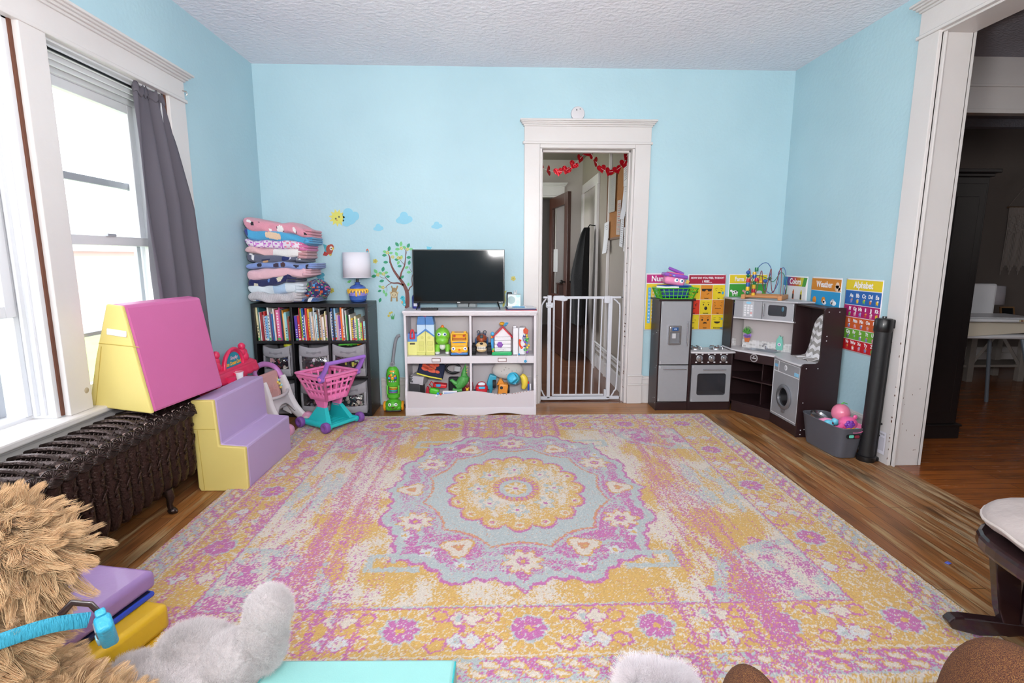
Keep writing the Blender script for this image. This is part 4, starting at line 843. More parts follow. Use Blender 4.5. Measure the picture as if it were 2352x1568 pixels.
for s in (-1, 1): m.add([(x, s*y, z) for x, y, z in [(-.07, .085, .21), (.05, .085, .21), (.06, .055, .21), (-.07, .055, .21), (-.035, .075, .13), (.035, .075, .13), (.035, .052, .13), (-.035, .052, .13)]], [(0, 1, 2, 3), (7, 6, 5, 4), (0, 4, 5, 1), (1, 5, 6, 2), (2, 6, 7, 3), (3, 7, 4, 0)], cpk)
m.obj('basket_leg', t, bev=.006)
m = MB()
for s in (-1, 1):
    m.add([(x, s*y, z) for x, y, z in [(-.04, .080, .145), (.04, .080, .145), (.04, .050, .145), (-.04, .050, .145), (-.115, .125, .03), (.115, .125, .03), (.115, .085, .03), (-.115, .085, .03)]], [(0, 1, 2, 3), (7, 6, 5, 4), (0, 4, 5, 1), (1, 5, 6, 2), (2, 6, 7, 3), (3, 7, 4, 0)], ctq)
    m.cyl((-.145, s*.118, .035), (.140, s*.118, .035), .021, ctq)
m.box(-.13, .13, -.12, .12, .022, .038, ctq, .005)
for k in range(5): m.box(-.10+.045*k, -.08+.045*k, -.07, .07, .038, .043, ctq, .002)
m.cyl((-.13, -.12, .035), (-.13, .12, .035), .014, ctq); m.cyl((.13, -.12, .035), (.13, .12, .035), .014, ctq); m.obj('base', t, bev=.003)
for x in (-.135, .130):
    for s in (-1, 1):
        m = MB(); T = TR((x, s*.152, .037), (PI/2, 0, 0)); m.lathe([(.012, -.012), (.020, -.019), (.034, -.017), (.038, -.010), (.038, .010), (.034, .017), (.020, .019), (.012, .012)], C('7d4f9e', .4), 28, T); m.obj('wheel', t)

# ------------------------------------------------------------ toy vacuum
vg = C('58b832', .3, coat=.25); vgr = C('85878e', .35); vor = C('f0a028', .35)
t = thing('toy_vacuum_cleaner', 'green toy vacuum with smiling face and grey handle beside the bookcase', 'toy', (-.798, 4.04, 0), math.radians(4))
m = MB(); m.ball((0, -.01, .055), (.067, .065, .048), vg, 28, 16); m.box(-.062, .062, -.06, .05, .012, .06, vg, .022, seg=3); m.box(-.06, .06, -.05, .04, .006, .016, '22242a', .004); hd = m.obj('head', t)
m = MB()
for s in (-1, 1):
    T = TR((.024*s, -.072, .068), (PI/2-.25, 0, s*.25)); m.lathe([(.0125, 0), (.011, .003), (.004, .005)], 'f2f2f4', 20, T); m.lathe([(.006, .004), (.005, .0058)], '2a6a5a', 14, T); m.lathe([(.0035, .0056), (.002, .0064)], '101014', 12, T)
    m.tube([(.013*s, -.070, .086), (.026*s, -.068, .090), (.037*s, -.064, .086)], .0012, '1d5020', 6)
m.prism([(.0, .040), (.012, .050), (-.012, .050)], -.0795, -.076, '7a2030', 'y'); m.tube([(-.016, -.0775, .051), (0, -.080, .046), (.016, -.0775, .051)], .0014, '123018', 6); m.obj('face', hd)
for s in (-1, 1): m = MB(); m.lathe([(.012, -.011), (.036, -.010), (.040, 0), (.036, .010), (.014, .011)], vor, 28, TR((s*.068, .0, .040), (0, PI/2, 0))); m.lathe([(.014, .012), (.010, .016)], '2a2a2e', 16, TR((s*.068, 0, .040), (0, PI/2*s, 0))); m.obj('wheel', t)
m = MB(); m.lathe([(.048, .11), (.050, .14), (.030, .145), (.030, .20), (.048, .205), (.051, .23), (.052, .29), (.045, .33), (.030, .352), (.018, .358)], vg, 32, TR(sc=(1, .8, 1)))
m.box(-.050, -.036, -.03, .03, .14, .21, vg, .004); m.box(.036, .050, -.03, .03, .14, .21, vg, .004); m.lathe([(.030, .09), (.046, .115)], vg, 24); bd = m.obj('body', t)
m = MB()
for k, h in enumerate(('8a58b8', '38b0d8', 'f07830', 'f0e060')): m.lathe([(.031, 0), (.0335, .004), (.031, .008)], h, 24, TR((0, -.0, .150+.013*k), (0, .05*(k % 2), 0)))
m.obj('coloured_rings', bd)
m = MB(); m.lathe([(.036, 0), (.034, .004)], '1f5a2a', 28, TR((0, -.036, .275), (PI/2, 0, 0)))
for k in range(6):
    a = PI*(-.02+k*.205); T = TR((.024*math.cos(a), -.041, .275+.024*math.sin(a)), (0, -a+PI/2, 0)); m.box(-.0075, .0075, -.004, .002, -.009, .009, ['3a6ad8', 'e08a28', '2fa860', 'f0c028', 'd83028', '28a0d8'][k], .002, M=T)
m.lathe([(.013, 0), (.011, .005), (.003, .007)], vor, 20, TR((0, -.041, .272), (PI/2, 0, 0)))
for k in range(4): m.ball((-.024+.016*k, -.041, .246-.003*(k in (1, 2))), .0055, ['d8a0c0', 'c8c8d0', '90c8e0', 'e0c0a0'][k], 10, 6)
m.obj('button_panel', bd)
m = MB(); m.box(-.020, .020, -.046, -.030, .322, .336, vor, .006, M=TR((0, .004, -.004))); m.obj('badge', bd)
m = MB(); m.tube(smooth_path([(0, 0, .35), (.006, .004, .42), (.018, .01, .50), (.030, .014, .56), (.046, .014, .592), (.064, .014, .598)], 6), .0125, vgr, 14); m.lathe([(.019, -.014), (.019, .014)], vgr, 20, TR((0, 0, .375), (PI/2, 0, 0))); m.lathe([(.010, .0145), (.009, .018)], '6a6c74', 16, TR((0, 0, .375), (PI/2, 0, 0))); m.obj('handle', t)

# ------------------------------------------------------------ wall stickers (thin vinyl on the back wall)
def bw(px, py):
    d = _f+_R*((px-1176)/1203.4)-_U*((py-784)/1203.4); k = D/d.y; return (d.x*k, 1.2+d.z*k)
YS = D-.0005
def sticker(name, label, cat, polys, group=None):
    m = MB()
    for i, (poly, h) in enumerate(polys): m.prism(poly, YS-.0006*(i+1)-.0006, YS-.0006*i if i == 0 else YS-.0006, C(h, .5, var=.02), 'y')
    return one(m, name, label, cat, group=group)
def blob(px, py, rx, ry, n=20, s=1/1203.4*4.05):
    cx, cz = bw(px, py); return [(cx+rx*s*math.cos(a), cz+ry*s*math.sin(a)) for a in [2*PI*i/n for i in range(n)]]
def pl(*pts): return [bw(*p) for p in pts]
cx, cz = bw(775, 500); R_ = .043
sun = [(cx+(.068 if k % 2 == 0 else R_*.98)*math.cos(a), cz+(.068 if k % 2 == 0 else R_*.98)*math.sin(a)) for k, a in [(k, PI*k/11+.1) for k in range(22)]]
def cloud(px, py, w, h): return [(blob(px, py+h*.1, w*.42, h*.40), '86c6de'), (blob(px-w*.30, py+h*.18, w*.22, h*.24), '86c6de'), (blob(px+w*.30, py+h*.06, w*.25, h*.30), '86c6de'), (blob(px, py-h*.25, w*.26, h*.36), '86c6de')]
sticker('cloud_sticker', 'light blue cloud wall sticker tucked behind the smiling sun', 'wall sticker', [(blob(802, 500, 17, 16), '86c6de'), (blob(800, 490, 12, 12), '86c6de'), (blob(816, 496, 9, 10), '86c6de'), (blob(796, 513, 9, 7), '86c6de')])
sticker('sun_sticker', 'yellow smiling sun wall sticker above the lamp', 'wall sticker', [(sun, 'd8cf6a'), (blob(775, 500, 13.2, 13.2), 'd3d264'), (blob(771.5, 502, 2, 2), '5a5a4a'), (blob(779, 498, 2, 2), '5a5a4a'), (blob(774, 505.5, 2.4, 1), 'c87a50')])
sticker('cloud_sticker', 'smallest blue cloud sticker, between the sun and the larger cloud', 'wall sticker', cloud(869, 523, 22, 15))
sticker('cloud_sticker', 'largest separate blue cloud sticker high above the tree', 'wall sticker', cloud(928, 502, 36, 26))
sticker('cloud_sticker', 'blue cloud sticker above the television', 'wall sticker', cloud(1003, 518, 24, 15))
sticker('parrot_sticker', 'red parrot wall sticker beside the blanket stack', 'wall sticker', [(pl((742, 560), (750, 563), (750, 580), (744, 583), (746, 574)), '4aa8b8'), (blob(757, 573, 8, 11), 'a84a3c'), (blob(761, 567, 6, 6.5), 'a84a3c'), (pl((745, 577), (756, 582), (750, 588), (742, 586)), 'b03a3a'), (blob(761, 570, 3.6, 4.6), 'e8e4e0'), (blob(761, 570.5, 1.4, 1.6), '2a3038'), (pl((764, 567), (768, 570), (765, 575), (763, 572)), 'd8b84a'), (pl((755, 584), (763, 583), (760, 588)), 'c8b04a')])
sticker('butterfly_sticker', 'blue butterfly wall sticker touching the blanket stack', 'wall sticker', [(blob(733, 634, 6, 6), '4f9fb8'), (blob(740, 631, 6, 5), '4f9fb8'), (blob(735, 642, 5, 4), '5aa8c0'), (blob(741, 640, 4, 4), '5aa8c0')])
sticker('bird_sticker', 'tiny multicoloured bird sticker peeking over the lampshade', 'wall sticker', [(blob(844, 576, 3, 5), 'c86a58'), (blob(844, 578, 1.8, 3), '4aa8c0'), (blob(847, 580, 1.6, 1.6), 'd8d060')])
sticker('bird_sticker', 'small blue bird sticker just above the television', 'wall sticker', [(blob(985, 570, 5, 3.5), '6ac4dc'), (pl((987, 569), (992, 566), (990, 572)), '6ac4dc'), (pl((979, 566), (984, 566), (982, 569)), '6ac4dc')])
def flower(px, py, label, s=1, rot=0):
    P = []
    for k in range(5):
        a = rot+2*PI*k/5; P.append((blob(px+3.4*s*math.cos(a), py+3.4*s*math.sin(a), 2.3*s, 2.3*s, 10), 'c2b852'))
    P.append((blob(px, py, 1.8*s, 1.8*s, 10), 'a89a3a')); return sticker('flower_sticker', label, 'wall sticker', P, 'yellow flower wall stickers')
flower(862, 599.5, 'yellow flower sticker between the lampshade and the tree')
flower(762, 667, 'yellow flower sticker left of the honey pot lamp', 1.1, .4)
flower(1179, 639.5, 'yellow flower sticker right of the television, highest there', 1.05, .2)
sticker('leaf_sticker', 'green leaf sticker between lampshade and honey pot', 'wall sticker', [(pl((797, 648), (802, 643), (808, 644), (803, 650)), '6abf6a')])
sticker('grass_flower_sticker', 'daffodil and grass tuft sticker beside the cabinet', 'wall sticker', [(pl((899, 733), (897, 722), (901, 728), (901, 718), (903, 727), (907, 719), (905, 733)), '3f9a58'), (blob(896, 719, 3, 3), 'c2b852'), (blob(893, 725, 3, 3), 'c2b852'), (blob(900, 717, 2.4, 2.4), 'c2b852')])
# tree
t = thing('tree_sticker', 'brown tree wall sticker with green leaves beside the television', 'wall sticker', (0, 0, 0))
def taper(pts, w, n=6):
    P = smooth_path([(a, 0, b) for a, b in pl(*pts)], n); L = []; Rr = []
    for i, p in enumerate(P):
        d = (P[min(i+1, len(P)-1)]-P[max(i-1, 0)]).normalized(); nn = Vector((-d.z, 0, d.x)); ww = (w[0]+(w[1]-w[0])*i/(len(P)-1))*.00168
        L.append(((p+nn*ww).x, (p+nn*ww).z)); Rr.append(((p-nn*ww).x, (p-nn*ww).z))
    return L, Rr
m = MB(); br = '6e3b36'
for pts, w in [(((935, 708), (936, 690), (935, 672), (930, 658), (922, 645), (912, 632), (903, 618), (897, 603), (895, 590), (892, 583), (891, 573)), (11, .8)), (((919, 641), (922, 626), (929, 610), (931, 596), (932, 580), (929, 570)), (4.5, .8)), (((932, 588), (934, 578), (935, 571)), (1.2, .7)), (((929, 608), (922, 600), (917, 594)), (1.4, .7)), (((927, 655), (915, 650), (905, 650), (897, 648), (888, 640), (883, 632)), (4.5, .8)), (((886, 638), (878, 638), (872, 634)), (1.2, .7)), (((899, 650), (890, 655), (885, 661)), (1.8, .8)), (((888, 658), (889, 665), (888, 670)), (1, .6)), (((938, 668), (942, 660), (947, 655), (946, 640), (949, 628)), (3, 1.2)), (((946, 624), (942, 618), (941, 612)), (1, .6)), (((895, 604), (894, 600), (898, 596)), (1, .6))]:
    L, Rr = taper(pts, w); m.add([(x, YS-.0012, z) for x, z in L]+[(x, YS-.0012, z) for x, z in Rr]+[(x, YS, z) for x, z in L]+[(x, YS, z) for x, z in Rr], [(i, i+1, len(L)+i+1, len(L)+i) for i in range(len(L)-1)], C(br, .5))
m.obj('trunk_and_branches', t)
def leaf(px, py, ang, L, h):
    a = math.radians(ang); w = L*.30; pts = []
    for k in range(12): u = k/11; pts.append((u*L-L/2, w*math.sin(u*PI)**.8))
    for k in range(10, 0, -1): u = k/11; pts.append((u*L-L/2, -w*math.sin(u*PI)**.8))
    P = pl(*[(px+x*math.cos(a)-y*math.sin(a), py-(x*math.sin(a)+y*math.cos(a))) for x, y in pts]); return P
dk, lt = '1f8f68', '6cc07a'
LV = [(912, 561, -50, 12, dk), (921, 560, 85, 12, lt), (938, 564, 65, 12, dk), (913, 572, 0, 11, lt), (929, 568, -30, 10, lt), (944, 572, 15, 9, lt), (894, 571, 80, 12, dk), (884, 578, -20, 10, lt), (898, 581, 10, 9, lt), (883, 586, 5, 11, dk), (911, 583, -60, 11, lt), (922, 590, 70, 10, lt), (911, 596, -5, 10, dk), (915, 603, 65, 10, lt), (939, 591, 5, 11, dk), (940, 603, 80, 11, dk), (934, 614, 20, 10, lt), (939, 625, 0, 10, lt), (918, 611, 5, 10, dk), (886, 602, 0, 11, dk), (880, 618, 75, 12, dk), (863, 623, -50, 12, lt), (874, 627, -25, 10, lt), (887, 626, 10, 10, lt), (859, 634, 10, 12, dk), (877, 645, 10, 11, dk), (891, 635, -5, 10, dk), (924, 636, 45, 10, dk), (938, 653, 80, 9, lt), (873, 658, -30, 9, lt), (872, 668, 20, 9, dk), (882, 670, -70, 10, lt), (887, 676, 85, 10, lt), (873, 689, 70, 11, dk)]
for k, (x, y, a, L, h) in enumerate(LV): MB().prism(leaf(x, y, a, L, h), YS-.0014, YS-.0002, C(h, .5, var=.03), 'y').obj('leaf', t)
for x, y in ((922, 570), (936, 572), (890, 580), (902, 590), (915, 592), (921, 592), (868, 631), (881, 629), (880, 660)):
    m = MB()
    for k in range(5): a = 2*PI*k/5; m.prism(blob(x+2.6*math.cos(a), y+2.6*math.sin(a), 1.9, 1.4, 8), YS-.0018, YS-.0004, 'c8bc58', 'y')
    m.obj('blossom', t)
tan, crm = '9a8058', 'c8bc98'
sticker('monkey_sticker', 'brown monkey sticker hanging upside down from the tree branch', 'wall sticker', [(pl((900, 655), (904, 664), (902, 668), (898, 658)), tan), (pl((912, 655), (915, 657), (911, 668), (907, 668)), tan), (blob(905.5, 667, 6, 7), tan), (blob(898, 672, 3, 3), crm), (blob(913, 672, 3, 3), crm), (pl((898, 680), (901, 680), (901, 692), (897, 692)), tan), (pl((910, 680), (913, 680), (914, 692), (910, 692)), tan), (blob(905.5, 676, 8.6, 8.6), tan), (blob(905.5, 677, 7.6, 6.6), crm), (blob(902, 677, 1, 1.2), '4a3a2a'), (blob(909, 677, 1, 1.2), '4a3a2a'), (blob(905.5, 679.5, 1.2, 1), 'a06848')])
sticker('chameleon_sticker', 'turquoise chameleon sticker beside the tree trunk', 'wall sticker', [(blob(925, 684, 5, 5), '35b4c8'), (pl((918, 686), (924, 681), (925, 688)), '35b4c8'), (blob(927, 693, 4, 8), '35b4c8'), (blob(929, 699, 3.6, 4), '35b4c8'), (blob(929, 699, 1.8, 2), 'add8e0'), (blob(924, 683, 1.2, 1.2), '1a4a60'), (blob(924, 694, 2, 3.4), 'd0a070')])
sticker('giraffe_sticker', 'olive green giraffe sticker half hidden behind the television edge', 'wall sticker', [(pl((1158, 668), (1164, 667), (1160, 676), (1162, 690), (1158, 704), (1154, 704)), 'b8b85a')])
# ------------------------------------------------------------ white toy cabinet
cw = C('dad5da', .35, var=.02, bump=.03); cwi = C('cbc4c8', .45, var=.03)
t = thing('toy_storage_cabinet', 'white two-tier toy cabinet with wavy bin front below the television', 'cabinet', (-.183, 4.19, 0))
prof = [(0, 0), (-.285, 0), (-.285, .06), (-.292, .16), (-.288, .20), (-.272, .235), (-.262, .28), (-.26, .77), (0, .77)]
for x in (-.5, .482): m = MB(); m.prism(prof, x, x+.018, cw, 'x'); m.obj('side_panel', t, bev=.002)
MB().box(-.482, .482, -.012, 0, .06, .77, cwi).obj('back_panel', t)
m = MB(); m.box(-.507, .507, -.275, .005, .786, .805, cw, .004); m.box(-.502, .502, -.270, .0, .776, .787, cw, .004); m.box(-.499, .499, -.264, .0, .766, .777, cw, .003); m.obj('top_board', t)
MB().box(-.482, .482, -.255, -.012, .440, .455, cw, .001).obj('shelf', t)
MB().box(-.482, .482, -.262, -.250, .400, .456, cw, .002).obj('shelf_apron', t)
for z0, z1 in ((.456, .766), (.07, .40)): MB().box(-.008, .008, -.258, -.012, z0, z1, cw, .001).obj('divider', t)
MB().box(-.482, .482, -.28, -.012, .062, .072, cw).obj('bin_floor', t)
m = MB(); top = [(-.482+.964*i/48, .178+.013*math.cos(4*PI*i/48)) for i in range(49)]; m.prism([(-.482, .062)]+[(.482, .062)]+top[::-1], -.289, -.278, cwi, 'y'); m.obj('bin_front', t, bev=.001)
m = MB(); bt = [(-.5, 0), (-.40, 0)]+[(-.40+.30*i/12, .018*math.sin(PI*i/12)) for i in range(1, 12)]+[(-.10, 0), (.10, 0)]+[(.10+.30*i/12, .018*math.sin(PI*i/12)) for i in range(1, 12)]+[(.40, 0), (.5, 0)]
m.prism(bt+[(.5, .062), (-.5, .062)], -.296, -.284, cw, 'y'); m.obj('base_rail', t, bev=.002)
for x in (-.262, .240):
    m = MB(); o_ = rrect(x-.034, x+.034, .411, .443, .002, 1); ring(m, o_, rrect(x-.029, x+.029, .416, .438, .001, 1), -.2645, -.262, C('8a6f6c', .4, .4)); m.box(x-.029, x+.029, -.2632, -.2622, .416, .438, 'e8e4e6'); m.obj('label_holder', t)
chipm = MB(); 
for k in range(14): a = .18+.022*k; chipm.box(a, a+random.uniform(.003, .010), -.2896, -.288, .176+.013*math.cos(4*PI*(a+.482)/.964)-.003, .176+.013*math.cos(4*PI*(a+.482)/.964)+.0015, '8a4a34')
chipm.obj('paint_chips', t)['kind'] = 'stuff'

def toy(name, label, loc, rz=0): return thing(name, label, 'toy', loc, rz)
Z1 = .4555
ylw, ylg, rfb, skb, rdp = C('e2e08a', .4), C('d6d67c', .4), C('4f86c8', .4), C('c2dbf0', .4), C('d42238', .3)
# small barn-shaped carry house
t = toy('toy_carry_house', 'small yellow toy house with red loop handle, leftmost on the upper shelf', (-.634, 4.05, Z1), .05)
m = MB(); m.box(-.036, .036, -.06, .06, 0, .105, ylw, .003); m.obj('wall', t)
m = MB(); m.prism([(-.062, .105), (.062, .105), (.040, .165), (-.040, .165)], -.036, .036, rfb, 'x'); m.obj('roof', t, bev=.002)
MB().box(-.019, .019, -.0615, -.058, .082, .095, '4a4630').obj('slot', t)
MB().tube(smooth_path([(-.014, -.052, .128), (-.012, -.050, .165), (-.006, -.046, .190), (.006, -.046, .190), (.012, -.050, .165), (.014, -.052, .128)], 5), .0065, rdp, 10).obj('handle', t)
MB().box(-.020, .020, -.064, -.048, .124, .135, rdp, .004).obj('handle_base', t)
# tall folding play house
t = toy('toy_play_house', 'tall yellow and blue folding dollhouse standing closed on the upper shelf', (-.528, 4.045, Z1), -.03)
for s in (-1, 1):
    a, b = (0.001, .066) if s > 0 else (-.066, -.001)
    m = MB(); m.prism([(a, 0), (b, 0), (b, .145), (a, .185 if s > 0 else .145)] if s > 0 else [(a, 0), (b, 0), (b, .185), (a, .145)], -.055, .06, ylw, 'y'); m.box(a-.002*(s < 0), b+.002*(s > 0), -.062, -.05, 0, .022, ylg, .003)
    for z0 in (.035, .075): m.box(a+.012, b-.012, -.058, -.053, z0, z0+.032, ylg, .002)
    m.lathe([(.012, 0), (.010, .002)], ylg, 16, TR(((a+b)/2-.008*s, -.054, .135), (PI/2, 0, 0))); m.obj('wall', t, bev=.002)
    m = MB(); m.prism([(a, .185), (a, .145), (b, .145), (b, .235), (a, .235)] if s < 0 else [(a, .185), (b, .145), (b, .235), (a, .235)], -.046, .06, skb, 'y'); m.obj('upper_wall', t, bev=.002)
    m = MB(); m.add([(0, -.060, .192), (s*.068, -.060, .140), (s*.068, -.060, .150), (0, -.060, .204), (0, -.045, .192), (s*.068, -.045, .140), (s*.068, -.045, .150), (0, -.045, .204)], [(0, 1, 2, 3), (7, 6, 5, 4), (0, 4, 5, 1), (1, 5, 6, 2), (2, 6, 7, 3), (3, 7, 4, 0)], rfb); m.obj('gable_trim', t)
    m = MB(); m.prism([(a, .235), (b, .235), (b-.010 if s > 0 else b, .298), (a if s > 0 else a+.010, .298)], -.052, .04, rfb, 'y'); m.obj('roof', t, bev=.002)
m = MB(); m.box(-.014, .010, -.05, -.03, .285, .305, rdp, .003); m.obj('latch', t)
# plastic dinosaur, standing
dg = C('7cc83a', .32, coat=.3)
t = toy('toy_dinosaur', 'round-headed lime green dinosaur with orange horn on the upper shelf', (-.404, 4.04, Z1))
m = MB(); m.ball((0, 0, .145), (.058, .055, .066), dg, 32, 20); m.ball((0, -.035, .112), (.050, .040, .036), dg, 28, 16); hd = m.obj('head', t, sub=0)
for s in (-1, 1):
    m = MB(); T = TR((.022*s, -.050, .160), (PI/2-.12, 0, s*.32)); m.lathe([(.0145, -.004), (.0135, .002), (.009, .005)], 'f0f2f4', 22, T); m.lathe([(.0085, .0045), (.007, .0068)], '3a78c0', 16, T); m.lathe([(.0045, .0066), (.003, .0078)], '10141c', 12, T); m.obj('eye', hd)
m = MB(); m.lathe([(.016, .196), (.013, .214), (.006, .226), (.001, .228)], C('f07828', .35), 20); m.obj('horn', hd)
m = MB(); m.ball((0, .02, .075), (.045, .05, .05), dg, 24, 14); m.ball((0, -.022, .062), (.024, .020, .026), 'e4e8e0', 18, 10); m.tube([(0, .05, .07), (0, .085, .05), (0, .10, .04)], [.028, .016, .006], dg, 12); m.obj('body', t)
for s in (-1, 1):
    m = MB(); m.tube([(.034*s, -.005, .075), (.040*s, -.008, .045), (.040*s, -.012, .018)], [.022, .020, .019], dg, 14); m.ball((.040*s, -.022, .012), (.020, .026, .012), 'e6e8ea', 16, 8); m.obj('leg', t)
# school bus
by_ = C('f0b424', .3, coat=.3)
t = toy('toy_school_bus', 'yellow smiling toy school bus parked on the shelf edge', (-.272, 3.985, Z1+.001), .06)
m = MB(); m.box(-.066, .066, -.058, .10, .020, .078, by_, .016, seg=3); m.box(-.062, .062, -.015, .10, .07, .115, by_, .006); m.box(-.060, .060, -.010, .10, .158, .172, by_, .006)
for s in (-1, 1): m.box(s*.060-.006, s*.060+.006, -.014, .0, .10, .165, by_, .003); m.box(s*.060-.006, s*.060+.006, .05, .06, .10, .165, by_, .003); m.box(s*.045-.012, s*.045+.012, -.012, .02, .172, .184, by_, .005)
m.obj('bus_body', t)
m = MB(); m.box(-.052, .052, .04, .095, .08, .14, 'c87818', .006); m.box(-.053, .053, .02, .05, .128, .158, by_, .004)
for s in (-1, 1): m.lathe([(.009, 0), (.007, .003)], 'b82830', 16, TR((s*.036, .0175, .145), (PI/2, 0, 0)))
m.obj('cabin', t)
m = MB(); m.box(-.066, .066, -.066, -.045, .010, .028, C('3a7ac0', .3), .008); m.tube([(-.05, -.012, .098), (0, -.020, .102), (.05, -.012, .098)], .004, C('3a7ac0', .3), 8); m.obj('bumper', t)
m = MB()
for s in (-1, 1): T = TR((.044*s, -.055, .058), (PI/2-.2, 0, s*.15)); m.lathe([(.0145, -.006), (.0135, .004), (.009, .006)], 'f2f2f4', 20, T); m.lathe([(.007, .0055), (.005, .007)], '28408a', 14, T)
m.ball((0, -.060, .050), (.009, .008, .006), 'e85a28', 14, 8); m.tube([(-.03, -.063, .034), (0, -.067, .026), (.03, -.063, .034)], .003, 'e8a08a', 8); m.obj('face', t)
for s in (-1, 1):
    for y in (-.03, .07): m = MB(); m.lathe([(.010, -.010), (.022, -.010), (.025, -.004), (.025, .004), (.022, .010), (.010, .010)], '1c1c20', 24, TR((s*.064, y, .025), (0, PI/2, 0))); m.obj('wheel', t)
# bulldog monster truck
t = toy('toy_monster_truck', 'brown dog-faced toy truck baring its teeth on the upper shelf', (-.101, 4.03, Z1))
brn = C('9c4a28', .35); crm_ = C('d8bc8c', .4); dbl = C('1f4a78', .3)
m = MB(); m.ball((0, .02, .115), (.042, .075, .040), brn, 24, 14); m.box(-.030, .030, .0, .09, .045, .10, brn, .012); m.box(-.034, .034, .02, .10, .135, .155, dbl, .008)
for s in (-1, 1): m.box(s*.043-.008, s*.043+.008, .0, .09, .05, .12, dbl, .006)
m.box(-.012, .012, -.052, .02, .130, .152, '2c4a54', .006); bo_ = m.obj('body', t)
m = MB(); m.ball((0, -.055, .078), (.044, .028, .026), crm_, 24, 12); m.ball((0, -.052, .045), (.040, .030, .022), crm_, 24, 12); m.box(-.033, .033, -.080, -.055, .048, .070, '2a1414', .006)
for k in range(8): m.box(-.032+.008*k+.0008, -.025+.008*k, -.083, -.078, .060, .072, 'f2f0ea', .0015); m.box(-.032+.008*k+.0008, -.025+.008*k, -.082, -.077, .047, .057, 'f2f0ea', .0015)
m.ball((0, -.083, .094), (.013, .010, .009), '141418', 16, 10); m.obj('muzzle', t)
m = MB()
for s in (-1, 1): m.box(s*.026-.010, s*.026+.010, -.056, -.046, .104, .114, '1a1210', .004, M=TR((0, 0, 0), (0, 0, 0))); m.tube([(s*.014, .02, .155), (s*.014, .02, .176), (s*.026, .02, .182), (s*.036, .02, .174), (s*.034, .02, .160)], .0035, '46505a', 8)
m.obj('lamp_bars', t)
for s in (-1, 1):
    for y in (-.028, .075):
        m = MB(); m.lathe([(.014, -.015), (.030, -.016), (.037, -.010), (.037, .010), (.030, .016), (.014, .015)], C('1a1a1d', .7), 22, TR((s*.060, y, .037), (0, PI/2, 0)))
        for k in range(12): a = 2*PI*k/12; m.box(-.015, .015, -.004, .004, -.003, .003, '1a1a1d', .001, M=TR((s*.060, y+.037*math.cos(a), .037+.037*math.sin(a)), (a, 0, 0)) )
        m.obj('wheel', t)
# farmhouse activity centre
t = toy('toy_farmhouse', 'white toy farmhouse with red roof and purple flower on green base', (.058, 4.03, Z1))
m = MB(); m.box(-.080, .074, -.070, .06, 0, .026, C('22a862', .35), .006); m.obj('base', t)
m = MB()
for k in range(4): m.box(-.060-.0, .068, -.055, .05, .026+.029*k, .054+.029*k, C('e6e4e8', .35), .006)
m.prism([(-.060, .142), (.068, .142), (.068, .150), (.004, .215), (-.060, .150)], -.050, .05, C('e6e4e8', .35), 'y'); m.obj('wall', t, bev=.002)
for a, b, n_ in (((.004, .222), (-.075, .140), 0), ((.004, .222), (.080, .140), 1)):
    d_ = Vector((b[0]-a[0], 0, b[1]-a[1])); m = MB(); m.add([(a[0], -.064, a[1]), (b[0], -.064, b[1]), (b[0], .06, b[1]), (a[0], .06, a[1]), (a[0], -.064, a[1]-.012), (b[0], -.064, b[1]-.010), (b[0], .06, b[1]-.010), (a[0], .06, a[1]-.012)], [(0, 1, 2, 3), (7, 6, 5, 4), (0, 4, 5, 1), (1, 5, 6, 2), (2, 6, 7, 3), (3, 7, 4, 0)], rdp); m.obj('roof', t, bev=.002)
m = MB()
for k in range(6): a = 2*PI*k/6; m.ball((-.018+.013*math.cos(a), -.060, .082+.013*math.sin(a)), (.0105, .006, .0105), '8a50b0', 12, 8)
m.ball((-.018, -.064, .082), (.009, .005, .009), '9a68c0', 12, 8); m.obj('flower_knob', t)
m = MB(); m.ball((.000, -.01, .238), (.022, .02, .014), C('e8a828', .35), 20, 10); m.obj('sun_button', t)
m = MB(); m.tube([(.014, -.03, .225), (.03, -.04, .232), (.044, -.03, .246), (.030, -.015, .244), (.014, -.02, .232)], .0045, '48a8e0', 8, closed=True); m.obj('loop', t)
m = MB(); m.box(-.088, -.066, -.03, .03, .03, .14, C('3f9cd8', .35), .005); m.ball((-.074, -.052, .165), (.014, .02, .016), '5ab8e8', 14, 8); m.ball((-.080, -.05, .140), (.008, .01, .012), 'f0a040', 10, 6); m.ball((-.068, -.062, .046), (.010, .006, .010), '80c850', 10, 6); m.ball((-.072, -.062, .032), (.008, .006, .008), 'f07830', 10, 6); m.obj('side_buttons', t)
m = MB(); m.tube(smooth_path([(-.05, -.058, .04), (-.03, -.062, .052), (-.005, -.062, .046), (.02, -.062, .052), (.012, -.062, .038), (-.02, -.062, .036)], 4), .004, 'f0f0f2', 8); m.obj('kitten_relief', t)
# white activity book opened on end
t = toy('toy_activity_book', 'white activity book standing open with dangling coloured charms', (.170, 4.02, Z1))
MB().box(-.030, .012, -.055, .05, .002, .212, C('e4e4e8', .35), .008).obj('cover', t); MB().box(-.028, -.004, -.04, .0, .210, .226, C('dcdce2', .35), .004).obj('clasp', t)
MB().box(.020, .072, -.055, .05, .002, .215, C('e4e4e8', .35), .012, M=TR((0, 0, 0), (0, 0, -.12))).obj('cover', t)
m = MB(); m.tube(smooth_path([(.026, -.068, .125), (.020, -.070, .100), (.026, -.070, .075), (.040, -.068, .058)], 5), [.010]*3+[.0065]*10+[.010]*3, C('e84a1c', .3), 12); m.obj('receiver', t)
m = MB(); m.prism([(.050, .172), (.080, .165), (.088, .195), (.066, .215), (.048, .200)], -.070, -.055, C('c84a28', .35), 'y'); m.obj('barn_door', t, bev=.002)
m = MB(); rr_ = random.Random(9)
